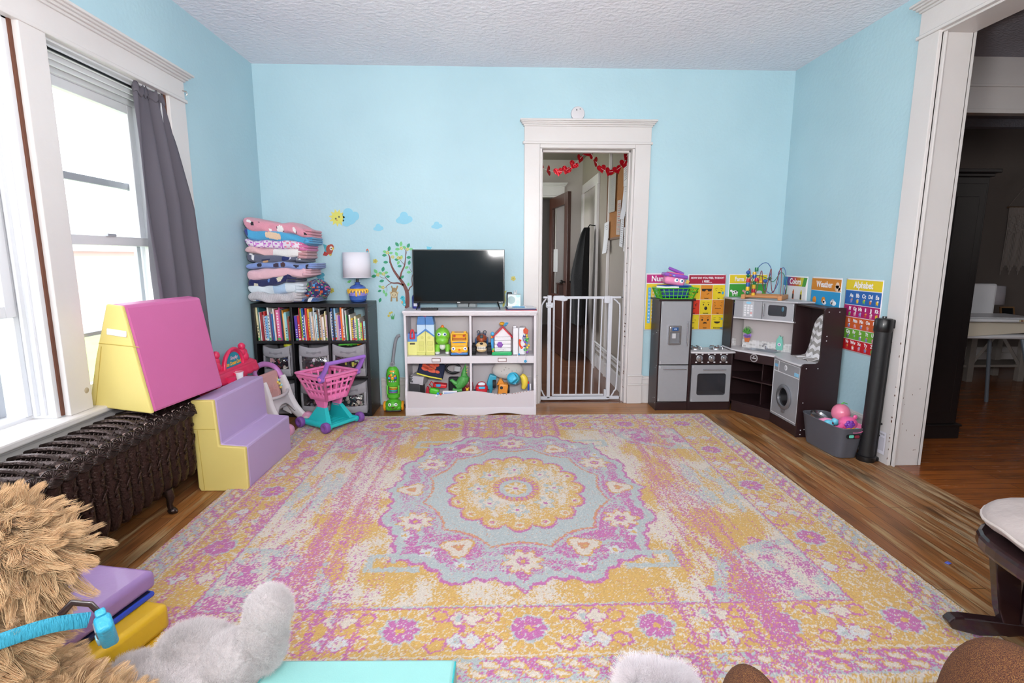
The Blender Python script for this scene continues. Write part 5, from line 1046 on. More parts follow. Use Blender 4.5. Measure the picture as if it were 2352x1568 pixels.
for k in range(16): m.ball((.066+rr_.uniform(-.008, .030), -.060+rr_.uniform(-.008, .006), .155-.0085*k), (rr_.uniform(.006, .011), .006, rr_.uniform(.006, .010)), ['f0c828', '5a3a8a', 'e8d840', '3fb04a', '28a878', '70c850', '8a48b8', '3a9ad0', 'f0a020'][k % 9], 10, 6)
m.tube([(.050, -.066, .16), (.046, -.068, .135), (.050, -.066, .11), (.056, -.064, .135)], .003, '2a4a9a', 8, closed=True); m.obj('charms', t)
m = MB(); m.tube([(.062, -.062, .07), (.064, -.095, .03), (.064, -.103, -.03)], .0012, 'e0e0e4', 5); m.tube([(.050, -.062, .05), (.062, -.075, .03)], .0012, 'e0e0e4', 5)
for a in range(5): m.ball((.064+.007*math.cos(a*1.257), -.105, -.038+.007*math.sin(a*1.257)), .005, '38aee0', 8, 6)
m.obj('charm_string', t)
m = MB(); m.box(.002, .007, -.104, -.098, -.045, .020, C('e2e2e6', .4), .002); m.ball((.016, -.085, .0135), (.008, .008, .007), '38a0d8', 10, 6); m.obj('hanging_tab', t)

# lower bin contents
ZB = .0735
t = toy('toy_box', 'grey toy box with black letters lying in the lower left bin', (-.640, 4.02, ZB), -.15)
m = MB(); m.box(-.03, .075, -.05, .09, .16, .225, C('b4b2b8', .4), .004, M=TR((0, 0, 0), (0, .12, 0))); m.box(-.03, .07, -.05, .09, .0, .165, C('3a383c', .5), .004); m.text('Hall', .034, (.002, -.0515, .198), '1c1c20', (PI/2, PI/2, 0), .0006, .001); m.obj('carton', t)
t = toy('toy_pouch', 'navy zip pouch with orange octopus print and yellow piping in the lower left bin', (-.500, 4.03, ZB), .02)
T = TR((0, 0, .25), (0, math.radians(14), 0)) @ TR((0, 0, 0), (math.radians(-28), 0, 0))
m = MB(); m.box(-.10, .105, -.028, .028, -.055, .075, C('1c2542', .85, bump=.4, bscale=300), .02, M=T, seg=3); pb = m.obj('pouch_body', t)
m = MB(); m.tube([T @ Vector(p) for p in [(-.098, -.022, -.052), (0, -.03, -.058), (.100, -.022, -.052)]], .006, C('dcd84a', .6), 8); m.obj('piping', pb)
m = MB()
for (x, z, a, b, h) in ((-.018, .022, .056, .030, 'd8502c'), (.030, .050, .026, .018, 'd8502c'), (.052, -.006, .020, .012, 'd8502c'), (-.045, .0, .03, .018, 'd8502c'), (.01, -.008, .035, .014, 'd8502c'), (-.030, .032, .016, .008, '2a5a78'), (-.008, .020, .016, .006, '2a5a78'), (.016, .014, .011, .006, 'c8a838')):
    m.lathe([(1, 0), (.96, .0025)], h, 18, T @ TR((x, -.0285, z), (PI/2, 0, 0), (a, b, 1)))
m.obj('printed_patch', pb)
t = toy('toy_handbag', 'black toy handbag loop with a clear window in the lower left bin', (-.318, 4.05, ZB))
m = MB(); m.tube([(.055*math.cos(a)-.01, 0, .265+.038*math.sin(a)) for a in [2*PI*k/24 for k in range(24)]], .010, C('14161e', .5), 10, closed=True); m.box(-.05, .04, .012, .05, .03, .19, C('1a1a22', .7), .015); m.obj('bag', t)
MB().box(-.022, .030, -.012, .0, .240, .282, C('b8b8bc', .2), .004, M=TR((0, 0, 0), (0, .08, 0))).obj('window', t)
m = MB(); m.box(-.06, .045, -.04, .03, .135, .165, C('c8202c', .35), .008, M=TR((0, 0, 0), (0, .1, 0))); m.tube([(-.045, -.045, .14), (-.07, -.05, .165), (-.055, -.05, .19), (-.035, -.045, .17)], .005, C('c8202c', .35), 8, closed=True); m.box(-.02, .015, -.045, -.03, .145, .165, '3a9ac8', .004); one(m, 'toy_tray', 'red plastic toy frame below the navy pouch', 'toy', (-.43, 3.97, ZB))
m = MB(); m.prism([(0, 0), (.045, .01), (.035, .09), (.02, .095)], -.01, .02, C('b82030', .4), 'y'); one(m, 'toy_fin', 'red pointed plastic piece left of the green toy in the lower bin', 'toy', (-.545, 3.96, ZB+.045), bev=.003)
m = MB(); m.box(-.055, .02, -.03, .025, .09, .135, C('4cb82c', .35), .014, M=TR((0, 0, 0), (0, .25, 0)), seg=3); m.box(.01, .07, -.03, .025, .06, .10, C('5cc83a', .35), .010, M=TR((0, 0, 0), (0, .2, 0))); m.ball((.04, -.03, .098), .010, '3a90d8', 12, 8); m.ball((.062, -.03, .092), .008, 'd83030', 12, 8); m.ball((.03, -.032, .080), .012, 'e8e8ec', 12, 8); one(m, 'toy_gadget', 'green plastic gadget with round buttons in the lower left bin', 'toy', (-.475, 3.935, ZB))
m = MB(); m.box(-.055, .055, -.012, .004, .06, .115, C('e4e4ec', .4), .003); m.box(-.045, .045, -.0125, -.011, .09, .105, '9ab0d8'); one(m, 'flash_card', 'white card standing behind the wavy bin edge at left', 'card', (-.345, 3.925, ZB))
grn = C('4a9a48', .45, bump=.4, bscale=90)
t = toy('toy_dinosaur', 'green rubber dinosaur lying on its side with tail raised in the lower bin', (-.26, 3.975, ZB))
m = MB(); m.tube(smooth_path([(-.03, 0, .13), (.0, 0, .165), (.022, .005, .20), (.022, .012, .24), (.030, .018, .285), (.034, .02, .312)], 5), [.030+.012*math.sin(k/5) if k < 12 else max(.003, .040-.0022*(k-6)) for k in range(26)], grn, 14); m.tube([(-.01, 0, .155), (-.05, -.01, .165), (-.075, -.012, .19), (-.085, -.012, .185)], [.024, .017, .012, .008], grn, 10); m.tube([(0, 0, .11), (-.045, -.01, .105), (-.065, -.012, .12)], [.026, .016, .010], grn, 10); m.obj('body', t)
m = MB()
for k in range(5): m.lathe([(.006, 0), (.001, .012)], 'b8b850', 8, TR((.034+.002*k, 0, .20+.022*k), (0, PI/2, 0)))
m.obj('spikes', t)
m = MB(); m.ball((0, 0, .12), (.045, .035, .085), C('7a2430', .3, coat=.4), 18, 12)
for k in range(9): m.lathe([(.010, 0), (.001, .030)], C('8a2838', .3, coat=.4), 8, TR((-.03+.008*k, -.02, .11+.016*(k % 5)), (PI/2+.3*math.sin(k), .5*math.cos(k*2), 0)))
one(m, 'spiny_toy', 'glossy dark red spiny toy against the centre divider', 'toy', (-.212, 4.01, ZB))
m = MB(); m.ball((0, 0, .09), (.016, .014, .022), C('e8b030', .35), 14, 8); m.ball((0, 0, .118), .012, C('e8b030', .35), 12, 8); m.ball((-.010, 0, .130), .005, 'e8b030', 8, 6); m.ball((.010, 0, .130), .005, 'e8b030', 8, 6); m.lathe([(.015, 0), (.015, .08)], 'e8b030', 12); one(m, 'toy_figure', 'tiny yellow toy figure beside the centre divider', 'toy', (-.213, 3.945, ZB))
# right bin
t = toy('toy_car', 'red and light blue smiling toy car in the lower right bin', (-.103, 3.97, ZB))
m = MB(); m.box(-.048, .050, -.045, .05, .06, .155, C('c82030', .3, coat=.3), .028, seg=4); m.ball((.002, -.02, .155), (.036, .03, .026), C('c82030', .3, coat=.3), 18, 10); m.obj('car_body', t)
m = MB(); m.ball((.002, -.037, .163), (.029, .014, .015), 'd8e6f0', 16, 8); m.box(-.020, .028, -.052, -.044, .128, .146, '48b8e0', .004); m.box(-.03, .03, -.050, -.044, .068, .080, '48b8e0', .004); m.obj('windscreen', t)
for s in (-1, 1): m = MB(); m.lathe([(.010, -.009), (.019, -.009), (.021, 0), (.019, .009), (.010, .009)], '26303a', 20, TR((s*.052, -.02, .098), (0, PI/2, 0))); m.obj('wheel', t)
t = toy('toy_off_road_buggy', 'orange toy buggy with thick black tyres in the lower right bin', (.045, 3.975, ZB))
m = MB(); m.box(-.034, .042, -.048, .04, .055, .165, C('d88a2c', .4), .014, M=TR((0, 0, 0), (0, .12, 0))); m.prism([(-.03, .150), (.03, .158), (.01, .195), (-.008, .198)], -.03, .02, C('d88a2c', .4), 'y'); m.obj('shell', t, bev=.002)
m = MB(); m.lathe([(.012, 0), (.009, .003)], '20242a', 16, TR((.006, -.049, .135), (PI/2, 0, 0))); m.box(.012, .04, -.052, -.044, .085, .094, '2a2016', .002); m.obj('grille', t)
for s in (-1, 1): m = MB(); m.lathe([(.014, -.013), (.030, -.014), (.034, 0), (.030, .014), (.014, .013)], C('1c1c1e', .7), 20, TR((s*.052+.004, -.005, .135-.02*s), (0, PI/2, 0))); m.obj('wheel', t)
m = MB(); m.ball((0, 0, 0), (.125, .05, .075), C('d4ceca', .8, sheen=.2), 28, 16)
for k in range(12): a = k*1.9; r_ = .3+.6*(k % 4)/4; m.ball((.11*r_*math.cos(a), -.049*math.sqrt(max(0, 1-r_*r_)), .066*r_*math.sin(a)), .0035, '3a3434', 6, 5)
one(m, 'speckled_cushion', 'cream speckled oval cushion behind the toys in the lower right bin', 'cushion', (.103, 4.085, .315))
m = MB(); m.box(-.03, .03, -.03, .03, 0, .215, C('3aa6c4', .4), .01, M=TR((0, 0, 0), (0, .3, 0))); one(m, 'toy_block', 'teal toy block leaning behind the red car', 'toy', (-.075, 4.075, ZB))
t = toy('toy_torch', 'turquoise and white toy flashlight lying nose up in the lower right bin', (.148, 3.99, .255), 0)
T = TR((0, 0, .01), (math.radians(65), math.radians(-38), 0), (1.25, 1.25, 1.25))
m = MB(); m.lathe([(.034, -.02), (.040, .0), (.036, .03), (.020, .04)], C('38b4d8', .35), 24, T); m.box(-.028, .028, -.03, .018, -.005, .07, C('38b4d8', .35), .014, M=T); m.obj('lamp_head', t)
m = MB(); m.lathe([(.030, -.085), (.034, -.06), (.034, -.02)], C('dcdade', .4), 24, T); m.box(-.012, .012, .030, .037, -.07, -.04, '8a8a90', .002, M=T); m.obj('barrel', t)
MB().box(-.020, .012, -.058, -.053, -.012, .012, C('8ab8d8', .5), .001, M=TR((0.005, .012, -.012), (0, .15, 0))).obj('sticker_label', t)
m = MB(); m.tube(smooth_path([(0, 0, -.04), (.012, 0, .0), (.006, 0, .045), (-.015, 0, .07)], 5), [.016+.012*math.sin(k/15*PI) for k in range(16)], C('e8cc48', .4), 14); one(m, 'toy_banana', 'yellow rounded toy at the right end of the lower bin', 'toy', (.222, 3.985, .225))
for x, h, l in ((.262, '2a50b0', 'blue marker with red cap standing at the right end of the bin'), (.277, 'e8e8ee', 'white marker standing at the right end of the bin')):
    m = MB(); m.cyl((0, 0, 0), (0, 0, .155), .006, h, n=12); o = one(m, 'marker_pen', l, 'pen', (x, 3.97, ZB))
    if h == '2a50b0': MB().cyl((0, 0, .155), (0, 0, .172), .005, 'c82830', n=12).obj('cap', o)

# ------------------------------------------------------------ television and the things around it
ZT = .8055
scr = C('0c0d10', .06, coat=.0, var=.2, vscale=3); bez_ = C('0e0e10', .25)
t = thing('television', 'black flat screen television standing on the white toy cabinet', 'television', (-.270, 4.03, ZT))
m = MB(); m.box(-.348, .348, -.012, .012, .047, .452, bez_, .003); m.box(-.25, .25, .01, .045, .07, .30, bez_, .01); m.obj('casing', t)
MB().box(-.340, .340, -.0135, -.011, .062, .445, scr, .0005).obj('screen', t)
m = MB(); m.text('onn.', .014, (-.003, -.0128, .0545), 'e8e8ea', ext=.0005, bold=.0004); m.text('Roku TV', .0085, (.318, -.0128, .0545), 'e0e0e4', ext=.0004, bold=.0003); m.obj('lettering', t)
for x, d_ in ((-.30, -1), (.292, 1)):
    m = MB(); m.tube([(x, -.005, .055), (x+.014*d_, -.045, .02), (x+.020*d_, -.066, .004)], [.008, .007, .005], bez_, 8, flat=(1, .6)); m.tube([(x, .005, .055), (x+.014*d_, .045, .02), (x+.018*d_, .060, .004)], [.008, .007, .005], bez_, 8, flat=(1, .6)); m.obj('leg', t)
m = MB(); m.tube([(.075, .03, .07), (.070, .05, .03), (.066, .09, .002)], .0028, bez_, 6); m.obj('power_cord', t)
m = MB(); m.box(-.066, .066, -.021, .021, 0, .017, C('202024', .4), .008, seg=3)
rm = one(m, 'remote_control', 'black remote control lying in front of the television', 'remote', (-.490, 3.955, ZT), math.radians(2)); m = MB()
for k in range(9):
    for j in (-1, 0, 1): m.box(-.05+.012*k, -.044+.012*k, j*.011-.003, j*.011+.003, .0168, .0184, '3a3a40', .001)
m.obj('buttons', rm)
m = MB(); m.lathe([(.030, 0), (.032, .01), (.032, .085), (.028, .10), (.020, .108), (.020, .125)], C('26308a', .25, coat=.3), 24); bt_ = one(m, 'bottle', 'dark blue bottle half hidden behind the left end of the television', 'bottle', (-.612, 4.115, ZT))
MB().box(-.016, .012, -.0335, -.031, .018, .055, C('d8d8e6', .4), .001).obj('label_sticker', bt_)
m = MB(); m.box(-.078, .078, -.025, .025, 0, .062, C('8f989c', .35), .015, seg=3); rt_ = one(m, 'wireless_router', 'grey rounded box behind the television stand', 'router', (-.215, 4.13, ZT))
t = thing('tissue_box', 'pale box with grey and mint circle print right of the television', 'box', (.155, 4.125, ZT), -.05)
MB().box(-.050, .050, -.05, .045, 0, .108, C('dfe8ea', .6), .002).obj('carton', t)
m = MB()
for x, z, r, h in ((-.022, .066, .030, 'a4bcbe'), (.030, .104, .018, 'b4dcdc'), (.022, .012, .020, 'b8e0e0'), (.030, .050, .014, 'cfe6e6')):
    pts = [(max(-.0495, min(.0495, x+r*math.cos(a))), max(.001, min(.107, z+r*math.sin(a)))) for a in [2*PI*k/24 for k in range(24)]]; m.prism(pts, -.0512, -.0502, h, 'y')
m.obj('circle_print', t)
m = MB(); m.box(-.012, .012, -.01, .01, .108, .125, C('c8ccd0', .5), .004); m.tube([(-.006, 0, .122), (-.006, 0, .137)], .0045, C('d6dade', .5), 8); m.tube([(.008, 0, .122), (.010, 0, .140)], .0045, C('d6dade', .5), 8); one(m, 'night_light', 'small white plug-in light on top of the circle-print box', 'light', (.162, 4.12, ZT))
one(MB().box(-.022, .022, -.01, .01, 0, .122, C('1c1e22', .5), .008), 'black_case', 'small black case behind the circle-print box', 'case', (.118, 4.165, ZT))
one(MB().box(-.118, .118, -.11, .11, 0, .004, C('c83040', .5), .001), 'folder', 'red folder at the bottom of the stack on the cabinet end', 'folder', (.205, 4.035, ZT), math.radians(-2))
nb = one(MB().box(-.112, .110, -.11, .11, 0, .009, C('1f3460', .5), .002), 'notebook', 'navy notebook on the red folder beside the television', 'notebook', (.200, 4.035, ZT+.0042), math.radians(2))
pp = MB()
for k in range(4): pp.box(-.105, .105, -.10, .10, .0008*k, .0008*k+.0006, 'e8e8ec', M=TR((0, 0, 0), (0, 0, .03*k)))
one(pp, 'loose_papers', 'white papers on the navy notebook', 'paper', (.203, 4.03, ZT+.0134), math.radians(3))
pen = one(MB().cyl((-.05, -.02, 0), (.045, -.028, 0), .0045, C('2a88b8', .3), n=12).cyl((.045, -.028, 0), (.056, -.029, 0), .0025, C('c8c8cc', .3, .8), n=10), 'pen', 'blue pen lying on the papers', 'pen', (.185, 4.0, ZT+.0215))
MB().box(-.03, .0, -.0205, -.0185, .004, .006, 'c0c4c8').obj('clip', pen)
# ------------------------------------------------------------ play kitchen
esp = C('2b1a1c', .38, var=.15, vscale=15, bump=.04); sil = C('a3a4a9', .42, .25, var=.04, vscale=40); silh = C('c4c5ca', .25, .85); lite = C('d6d4d8', .35); dkin = C('201418', .6)
K = thing('play_kitchen', 'espresso and silver corner play kitchen with fridge, stove, sink and washer', 'play kitchen', (1.272, 4.19, 0))
KX, KY = 1.272, 4.19
def kb(*a, n, mat=esp, p=None, r=.0015, bev=0):                # world coordinates in, kitchen-local out
    x0, x1, y0, y1, z0, z1 = a; return MB().box(x0-KX, x1-KX, y0-KY, y1-KY, z0, z1, mat, r).obj(n, p or K, bev=bev)
def screws(m, pts, axis, r=.0035):
    for p in pts: m.lathe([(r, 0), (r*.6, .0015)], 'c8c8cc', 10, TR((p[0]-KX, p[1]-KY, p[2]), {'-y': (PI/2, 0, 0), '-x': (0, -PI/2, 0)}[axis]))
YF = 3.985
fr_ = kb(1.272, 1.282, YF, 4.185, 0, .875, n='fridge_side_panel'); kb(1.522, 1.532, YF, 4.185, 0, .875, n='fridge_side_panel'); kb(1.258, 1.546, YF-.015, 4.19, .872, .884, n='fridge_top')
kb(1.282, 1.522, 4.17, 4.185, 0, .872, n='fridge_back'); kb(1.282, 1.522, YF+.004, YF+.012, 0, .066, n='kick_board')
m = MB(); screws(m, [(1.272, y, z) for y, z in ((4.00, .64), (4.03, .62), (4.00, .36), (4.03, .34), (4.01, .10), (4.0, .06), (4.05, .09))], '-x'); m.obj('side_screws', K)
def panel_door(x0, x1, z0, z1, n, y=YF):
    o = MB().box(x0-KX, x1-KX, y-KY, y-KY+.010, z0, z1, sil, .002).obj(n, K)
    m = MB(); screws(m, [(x0+.010, y, z1-.010), (x0+.010, y, z1-.020), (x0+.010, y, z0+.010), (x0+.010, y, z0+.020)], '-y'); m.obj('hinge_screws', o); return o
d1 = panel_door(1.286, 1.519, .372, .868, 'fridge_door'); d2 = panel_door(1.286, 1.519, .072, .364, 'freezer_door')
def bar(p, a, b, r=.005, off=.022, ax='y'):
    a, b = Vector(a)-Vector((KX, KY, 0)), Vector(b)-Vector((KX, KY, 0)); d = Vector((0, -off, 0)) if ax == 'y' else ax*off
    m = MB(); u = (b-a)*.12; m.cyl(a+d, b+d, r, silh); m.cyl(a+u, a+u+d, r*.7, silh); m.cyl(b-u, b-u+d, r*.7, silh); return m.obj('handle', p)
bar(d1, (1.492, YF, .52), (1.492, YF, .715)); bar(d2, (1.318, YF, .338), (1.500, YF, .338), .004, .018)
dm = MB(); o_ = rrect(1.345-KX, 1.445-KX, .530, .680, .008, 3); ring(dm, o_, rrect(1.358-KX, 1.432-KX, .543, .628, .003, 3), YF-KY-.016, YF-KY, silh); dm.box(1.356-KX, 1.434-KX, YF-KY-.017, YF-KY-.006, .634, .672, silh, .002); dp = dm.obj('water_dispenser', d1)
MB().box(1.358-KX, 1.432-KX, YF-KY-.004, YF-KY-.001, .543, .628, C('77787d', .35)).box(1.376-KX, 1.404-KX, YF-KY-.013, YF-KY-.003, .580, .618, 'c8c8cc', .002).obj('recess', dp)
m = MB(); m.box(1.372-KX, 1.420-KX, YF-KY-.0185, YF-KY-.016, .640, .666, '24508a'); m.text('ICE', .014, (1.397-KX, YF-KY-.0188, .653), 'cfe0f4', ext=.0003, bold=.0004); m.obj('display', dp)
# stove
kb(1.532, 1.542, YF, 4.185, 0, .462, n='stove_side_panel'); kb(1.862, 1.872, YF, 4.185, 0, .462, n='stove_side_panel'); kb(1.542, 1.862, YF+.004, YF+.012, 0, .066, n='kick_board')
m = MB(); m.prism([(1.533-KX, 4.185-KY), (1.885-KX, 4.185-KY), (1.888-KX, YF-KY-.015), (1.80-KX, YF-KY-.030), (1.62-KX, YF-KY-.028), (1.533-KX, YF-KY-.012)], .462, .474, lite, 'z'); m.obj('stove_counter', K, bev=.002)
cp = kb(1.542, 1.862, YF-.002, YF+.008, .374, .460, n='control_panel')
for x in (1.603, 1.700, 1.797):
    m = MB(); T = TR((x-KX, YF-KY-.003, .420), (PI/2, 0, 0)); m.lathe([(.027, 0), (.026, .006), (.020, .008)], silh, 28, T); m.lathe([(.018, .008), (.015, .018), (.010, .020)], C('c8c8cc', .2, .9), 24, T); m.box(-.003, .003, -.015, .015, .018, .024, silh, .001, M=T @ TR((0, 0, 0), (0, 0, .5))); kn = m.obj('knob', cp)
    m = MB()
    for a, b in ((-.024, .034), (.024, .034), (-.024, -.034), (.024, -.034)): m.lathe([(.008, 0), (.007, .0008)], 'd8d8dc', 14, TR((x+a-KX, YF-KY-.0025, .420+b*.92), (PI/2, 0, 0), (1, .7, 1)))
    m.obj('dial_marks', cp)
od = MB(); W0, W1 = 1.546, 1.858; ring(od, rrect(W0-KX, W1-KX, .072, .368, .003, 4), rrect(1.592-KX, 1.822-KX, .125, .300, .018, 4), YF-KY-.010, YF-KY, sil); od = od.obj('oven_door', K)
MB().prism(rrect(1.588-KX, 1.826-KX, .121, .304, .018, 4), YF-KY-.004, YF-KY-.001, C('3c3c42', .08, alpha=.55), 'y').obj('oven_window', od)
m = MB(); screws(m, [(1.553, YF-.010, z) for z in (.358, .348, .082, .092)], '-y'); m.obj('hinge_screws', od)
bar(od, (1.628, YF-.01, .335), (1.812, YF-.01, .335), .004, .018); kb(1.542, 1.862, YF+.02, 4.17, .10, .11, n='oven_rack', mat=sil); kb(1.542, 1.862, 4.165, 4.17, .07, .46, n='oven_back', mat=C('6a6a70', .5))
m = MB(); m.lathe([(.012, 0), (.010, .002)], '3a3a3e', 16, TR((1.74-KX, 4.162-KY, .21), (PI/2, 0, 0))); m.obj('oven_screw', K)
for x in (1.605, 1.775):
    m = MB(); T = TR((x-KX, 4.085-KY, .474)); m.lathe([(.050, 0), (.053, .004), (.050, .012), (.044, .014)], silh, 32, T); m.lathe([(.044, .006), (.030, .008)], '5a4a44', 28, T); m.lathe([(.028, .008), (.024, .014), (.012, .016)], C('7a3820', .5), 20, T)
    bn = m.obj('burner', K); m = MB()
    for k in range(4): a = PI/4+k*PI/2; m.tube([T @ Vector((.052*math.cos(a), .052*math.sin(a), .006)), T @ Vector((.048*math.cos(a), .048*math.sin(a), .024)), T @ Vector((.020*math.cos(a), .020*math.sin(a), .026))], .005, silh, 8)
    m.obj('burner_grate', bn)
# sink unit set across the corner
A_, B_ = Vector((1.878, 3.975, 0)), Vector((2.045, 3.690, 0)); dirv = (B_-A_).normalized(); Lk = (B_-A_).length; nrm = Vector((-dirv.y, dirv.x, 0))*-1  # towards the room
if nrm.y > 0: nrm = -nrm
FM = Matrix(((dirv.x, -nrm.x, 0, A_.x-KX), (dirv.y, -nrm.y, 0, A_.y-KY), (0, 0, 1, 0), (0, 0, 0, 1)))    # local x along the face, y into the unit
def fb(x0, x1, y0, y1, z0, z1, n, mat=esp, p=None, r=.0015): return MB(FM).box(x0, x1, y0, y1, z0, z1, mat, r).obj(n, p or K)
fb(0, Lk, .0, .01, 0, .075, 'kick_board'); fb(0, Lk, 0, .010, .415, .482, 'sink_apron')
for z in (.075, .265): MB().prism([(1.876-KX, 3.985-KY), (1.876-KX, 4.17-KY), (2.28-KX, 4.17-KY), (2.28-KX, 3.70-KY), (2.045-KX, 3.70-KY)], z, z+.010, esp, 'z').obj('sink_shelf', K)
fb(.20, .208, .06, .25, .085, .42, 'shelf_divider'); kb(1.90, 1.95, 4.155, 4.16, .08, .42, n='back_strip', mat=C('8f969c', .5)); kb(1.878, 2.29, 4.165, 4.175, 0, .48, n='sink_back'); kb(2.285, 2.293, 3.70, 4.17, 0, .48, n='sink_back')
m = MB(FM); m.lathe([(.030, 0), (.030, .001)], 'dcdce0', 32, TR((.165, -.001, .450), (PI/2, 0, 0))); m.lathe([(.0275, .001), (.0275, .0016)], esp, 32, TR((.165, -.001, .450), (PI/2, 0, 0))); m.lathe([(.025, .0016), (.024, .002)], 'dcdce0', 32, TR((.165, -.001, .450), (PI/2, 0, 0))); m.lathe([(.0235, .002), (.0235, .0024)], esp, 32, TR((.165, -.001, .450), (PI/2, 0, 0)))
m.text('KidKraft', .0105, (.165, -.0042, .449), 'e8e8ec', ext=.0003, bold=.0004); m.text('*', .026, (.165, -.0042, .456), 'e8e8ec', ext=.0003, bold=.0004); m.obj('round_emblem', K)
cpoly = [(1.862, 4.00), (1.862, 4.17), (2.29, 4.17), (2.29, 3.675), (2.055, 3.662), (1.885, 3.945)]
sk = [(1.958, 3.968), (2.082, 3.792), (2.158, 3.846), (2.034, 4.022)]; m = MB(); P8 = [(x-KX, y-KY) for x, y in cpoly]; S4 = [(x-KX, y-KY) for x, y in sk]
# counter with sink cut-out, built as strips round the hole
c6 = P8; idx = [(0, 5, 0), (5, 4, 1)]
V = [(x, y, z) for z in (.482, .494) for x, y in P8+S4]; n_ = 10; top_ = [(5, 4, 7, 6), (4, 3, 7), (3, 2, 8, 7), (2, 1, 9, 8), (1, 0, 9), (0, 5, 6, 9)]
F = [tuple(i+n_ for i in f) for f in top_]+[f[::-1] for f in top_]+[(i, (i+1) % 6, (i+1) % 6+n_, i+n_)[::-1] for i in range(6)]+[(6+i, 6+(i+1) % 4, 6+(i+1) % 4+n_, 6+i+n_) for i in range(4)]
m.add(V, F, lite); m.obj('sink_counter', K)
m = MB(); cxs, cys = sum(p[0] for p in S4)/4, sum(p[1] for p in S4)/4; inn = [(cxs+(x-cxs)*.86, cys+(y-cys)*.86) for x, y in S4]; outr = [(cxs+(x-cxs)*1.10, cys+(y-cys)*1.10) for x, y in S4]
V = [(x, y, .4965) for x, y in outr]+[(x, y, .4975) for x, y in S4]+[(x, y, .455) for x, y in inn]+[(x, y, .4943) for x, y in outr]; F = [(i, (i+1) % 4, 4+(i+1) % 4, 4+i) for i in range(4)]+[(4+i, 4+(i+1) % 4, 8+(i+1) % 4, 8+i) for i in range(4)]+[(8, 9, 10, 11)]+[(12+i, 12+(i+1) % 4, (i+1) % 4, i) for i in range(4)]
m.add(V, F, C('9fa2a8', .3, .7)); m.obj('sink_basin', K)
m = MB(); fx, fy = 2.118-KX, 3.955-KY; u_ = Vector((dirv.x, dirv.y, 0)); m.tube([Vector((fx, fy, .500))-u_*.085, Vector((fx, fy, .500))+u_*.085], .012, silh, 10, flat=(.6, 1.1)); m.lathe([(.013, .494), (.016, .505), (.010, .530), (.009, .545), (.004, .552)], silh, 20, TR((fx, fy, 0))); m.tube([(fx, fy, .535), (fx-.03, fy-.02, .538), (fx-.052, fy-.036, .526)], [.007, .006, .005], silh, 10); m.obj('faucet', K)
# hutch
kb(1.864, 1.874, 4.035, 4.185, .474, .876, n='hutch_side_panel'); kb(2.165, 2.293, 3.690, 3.702, .49, .876, n='hutch_side_panel')
m = MB(); m.prism([(x-KX, y-KY) for x, y in [(1.850, 4.185), (1.850, 4.025), (1.885, 4.018), (2.165, 3.668), (2.293, 3.668), (2.293, 4.185)]], .876, .888, C('b4b4ba', .35), 'z'); m.obj('hutch_top', K, bev=.002)
A2, B2 = Vector((1.878, 4.035, 0)), Vector((2.168, 3.700, 0)); d2_ = (B2-A2).normalized(); L2 = (B2-A2).length; n2_ = Vector((-d2_.y, d2_.x, 0)); n2_ = n2_ if n2_.y < 0 else -n2_
HM = Matrix(((d2_.x, -n2_.x, 0, A2.x-KX), (d2_.y, -n2_.y, 0, A2.y-KY), (0, 0, 1, 0), (0, 0, 0, 1)))
wa, wb = L2*.475, L2*.975
mo = MB(HM); mo.box(0, wa, 0, .010, .742, .874, sil, .001); mo.obj('microwave_panel', K)
mo = MB(HM); ring(mo, rrect(wa+.003, wb+.004, .742, .874, .002, 4), rrect(wa+.045, wb-.045, .772, .852, .014, 4), 0, .010, sil); md = mo.obj('microwave_door', K)
m = MB(HM); m.prism(rrect(wa+.042, wb-.042, .769, .855, .014, 4), .006, .009, C('4a4c52', .08, alpha=.6), 'y'); m.lathe([(.012, 0), (.009, .002)], C('3c6a80', .4), 16, TR((wb-.075, .0055, .825), (PI/2, 0, 0), (.8, 1.5, 1))); m.obj('microwave_window', md)
m = MB(HM); a, b = Vector((wa+.018, -.018, .760)), Vector((wa+.018, -.018, .862)); m.cyl(a, b, .0055, silh); m.cyl(a+Vector((0, 0, .012)), a+Vector((0, .018, .012)), .004, silh); m.cyl(b-Vector((0, 0, .012)), b-Vector((0, -.018, .012)), .004, silh); m.obj('handle', md)
m = MB(HM); m.box(.068, .150, -.001, .001, .748, .872, 'b8bac0', .0005); m.lathe([(.020, 0), (.019, .001)], '8ec8e4', 20, TR((.109, -.001, .858), (PI/2, 0, 0), (1, .45, 1)))
for r in range(5):
    for c in range(3):
        if r < 4 or c != 1: m.box(.078+.0235*c, .094+.0235*c, -.003, -.001, .829-.018*r, .842-.018*r, 'e2a8a8' if (r == 3 and c == 2) else 'e4e4e8', .0006)
m.obj('keypad', K)
MB(HM).box(-.002, L2+.01, -.006, .06, .732, .742, lite, .001).obj('microwave_shelf', K); MB(HM).box(.0, L2, .03, .16, .742, .75, C('6a6c72', .5)).obj('microwave_floor', K)
kb(1.880, 2.285, 4.150, 4.158, .494, .74, n='hutch_back', mat=C('b4acac', .5)); kb(2.270, 2.285, 3.702, 4.150, .494, .74, n='hutch_back', mat=C('b4acac', .5))
bsn = N('printed_mosaic_backsplash'); _ck = bsn.n('TexBrick'); _tc = bsn.n('TexCoord'); _mp = bsn.n('Mapping'); _mp.inputs['Rotation'].default_value = (PI/2, 0, 0); bsn.l(_tc.outputs['Object'], _mp.inputs[0]); bsn.l(_mp.outputs[0], _ck.inputs[0]); _ck.inputs['Scale'].default_value = 1; _ck.inputs['Brick Width'].default_value = .016; _ck.inputs['Row Height'].default_value = .016; _ck.offset = 0; _ck.inputs['Mortar Size'].default_value = .0008
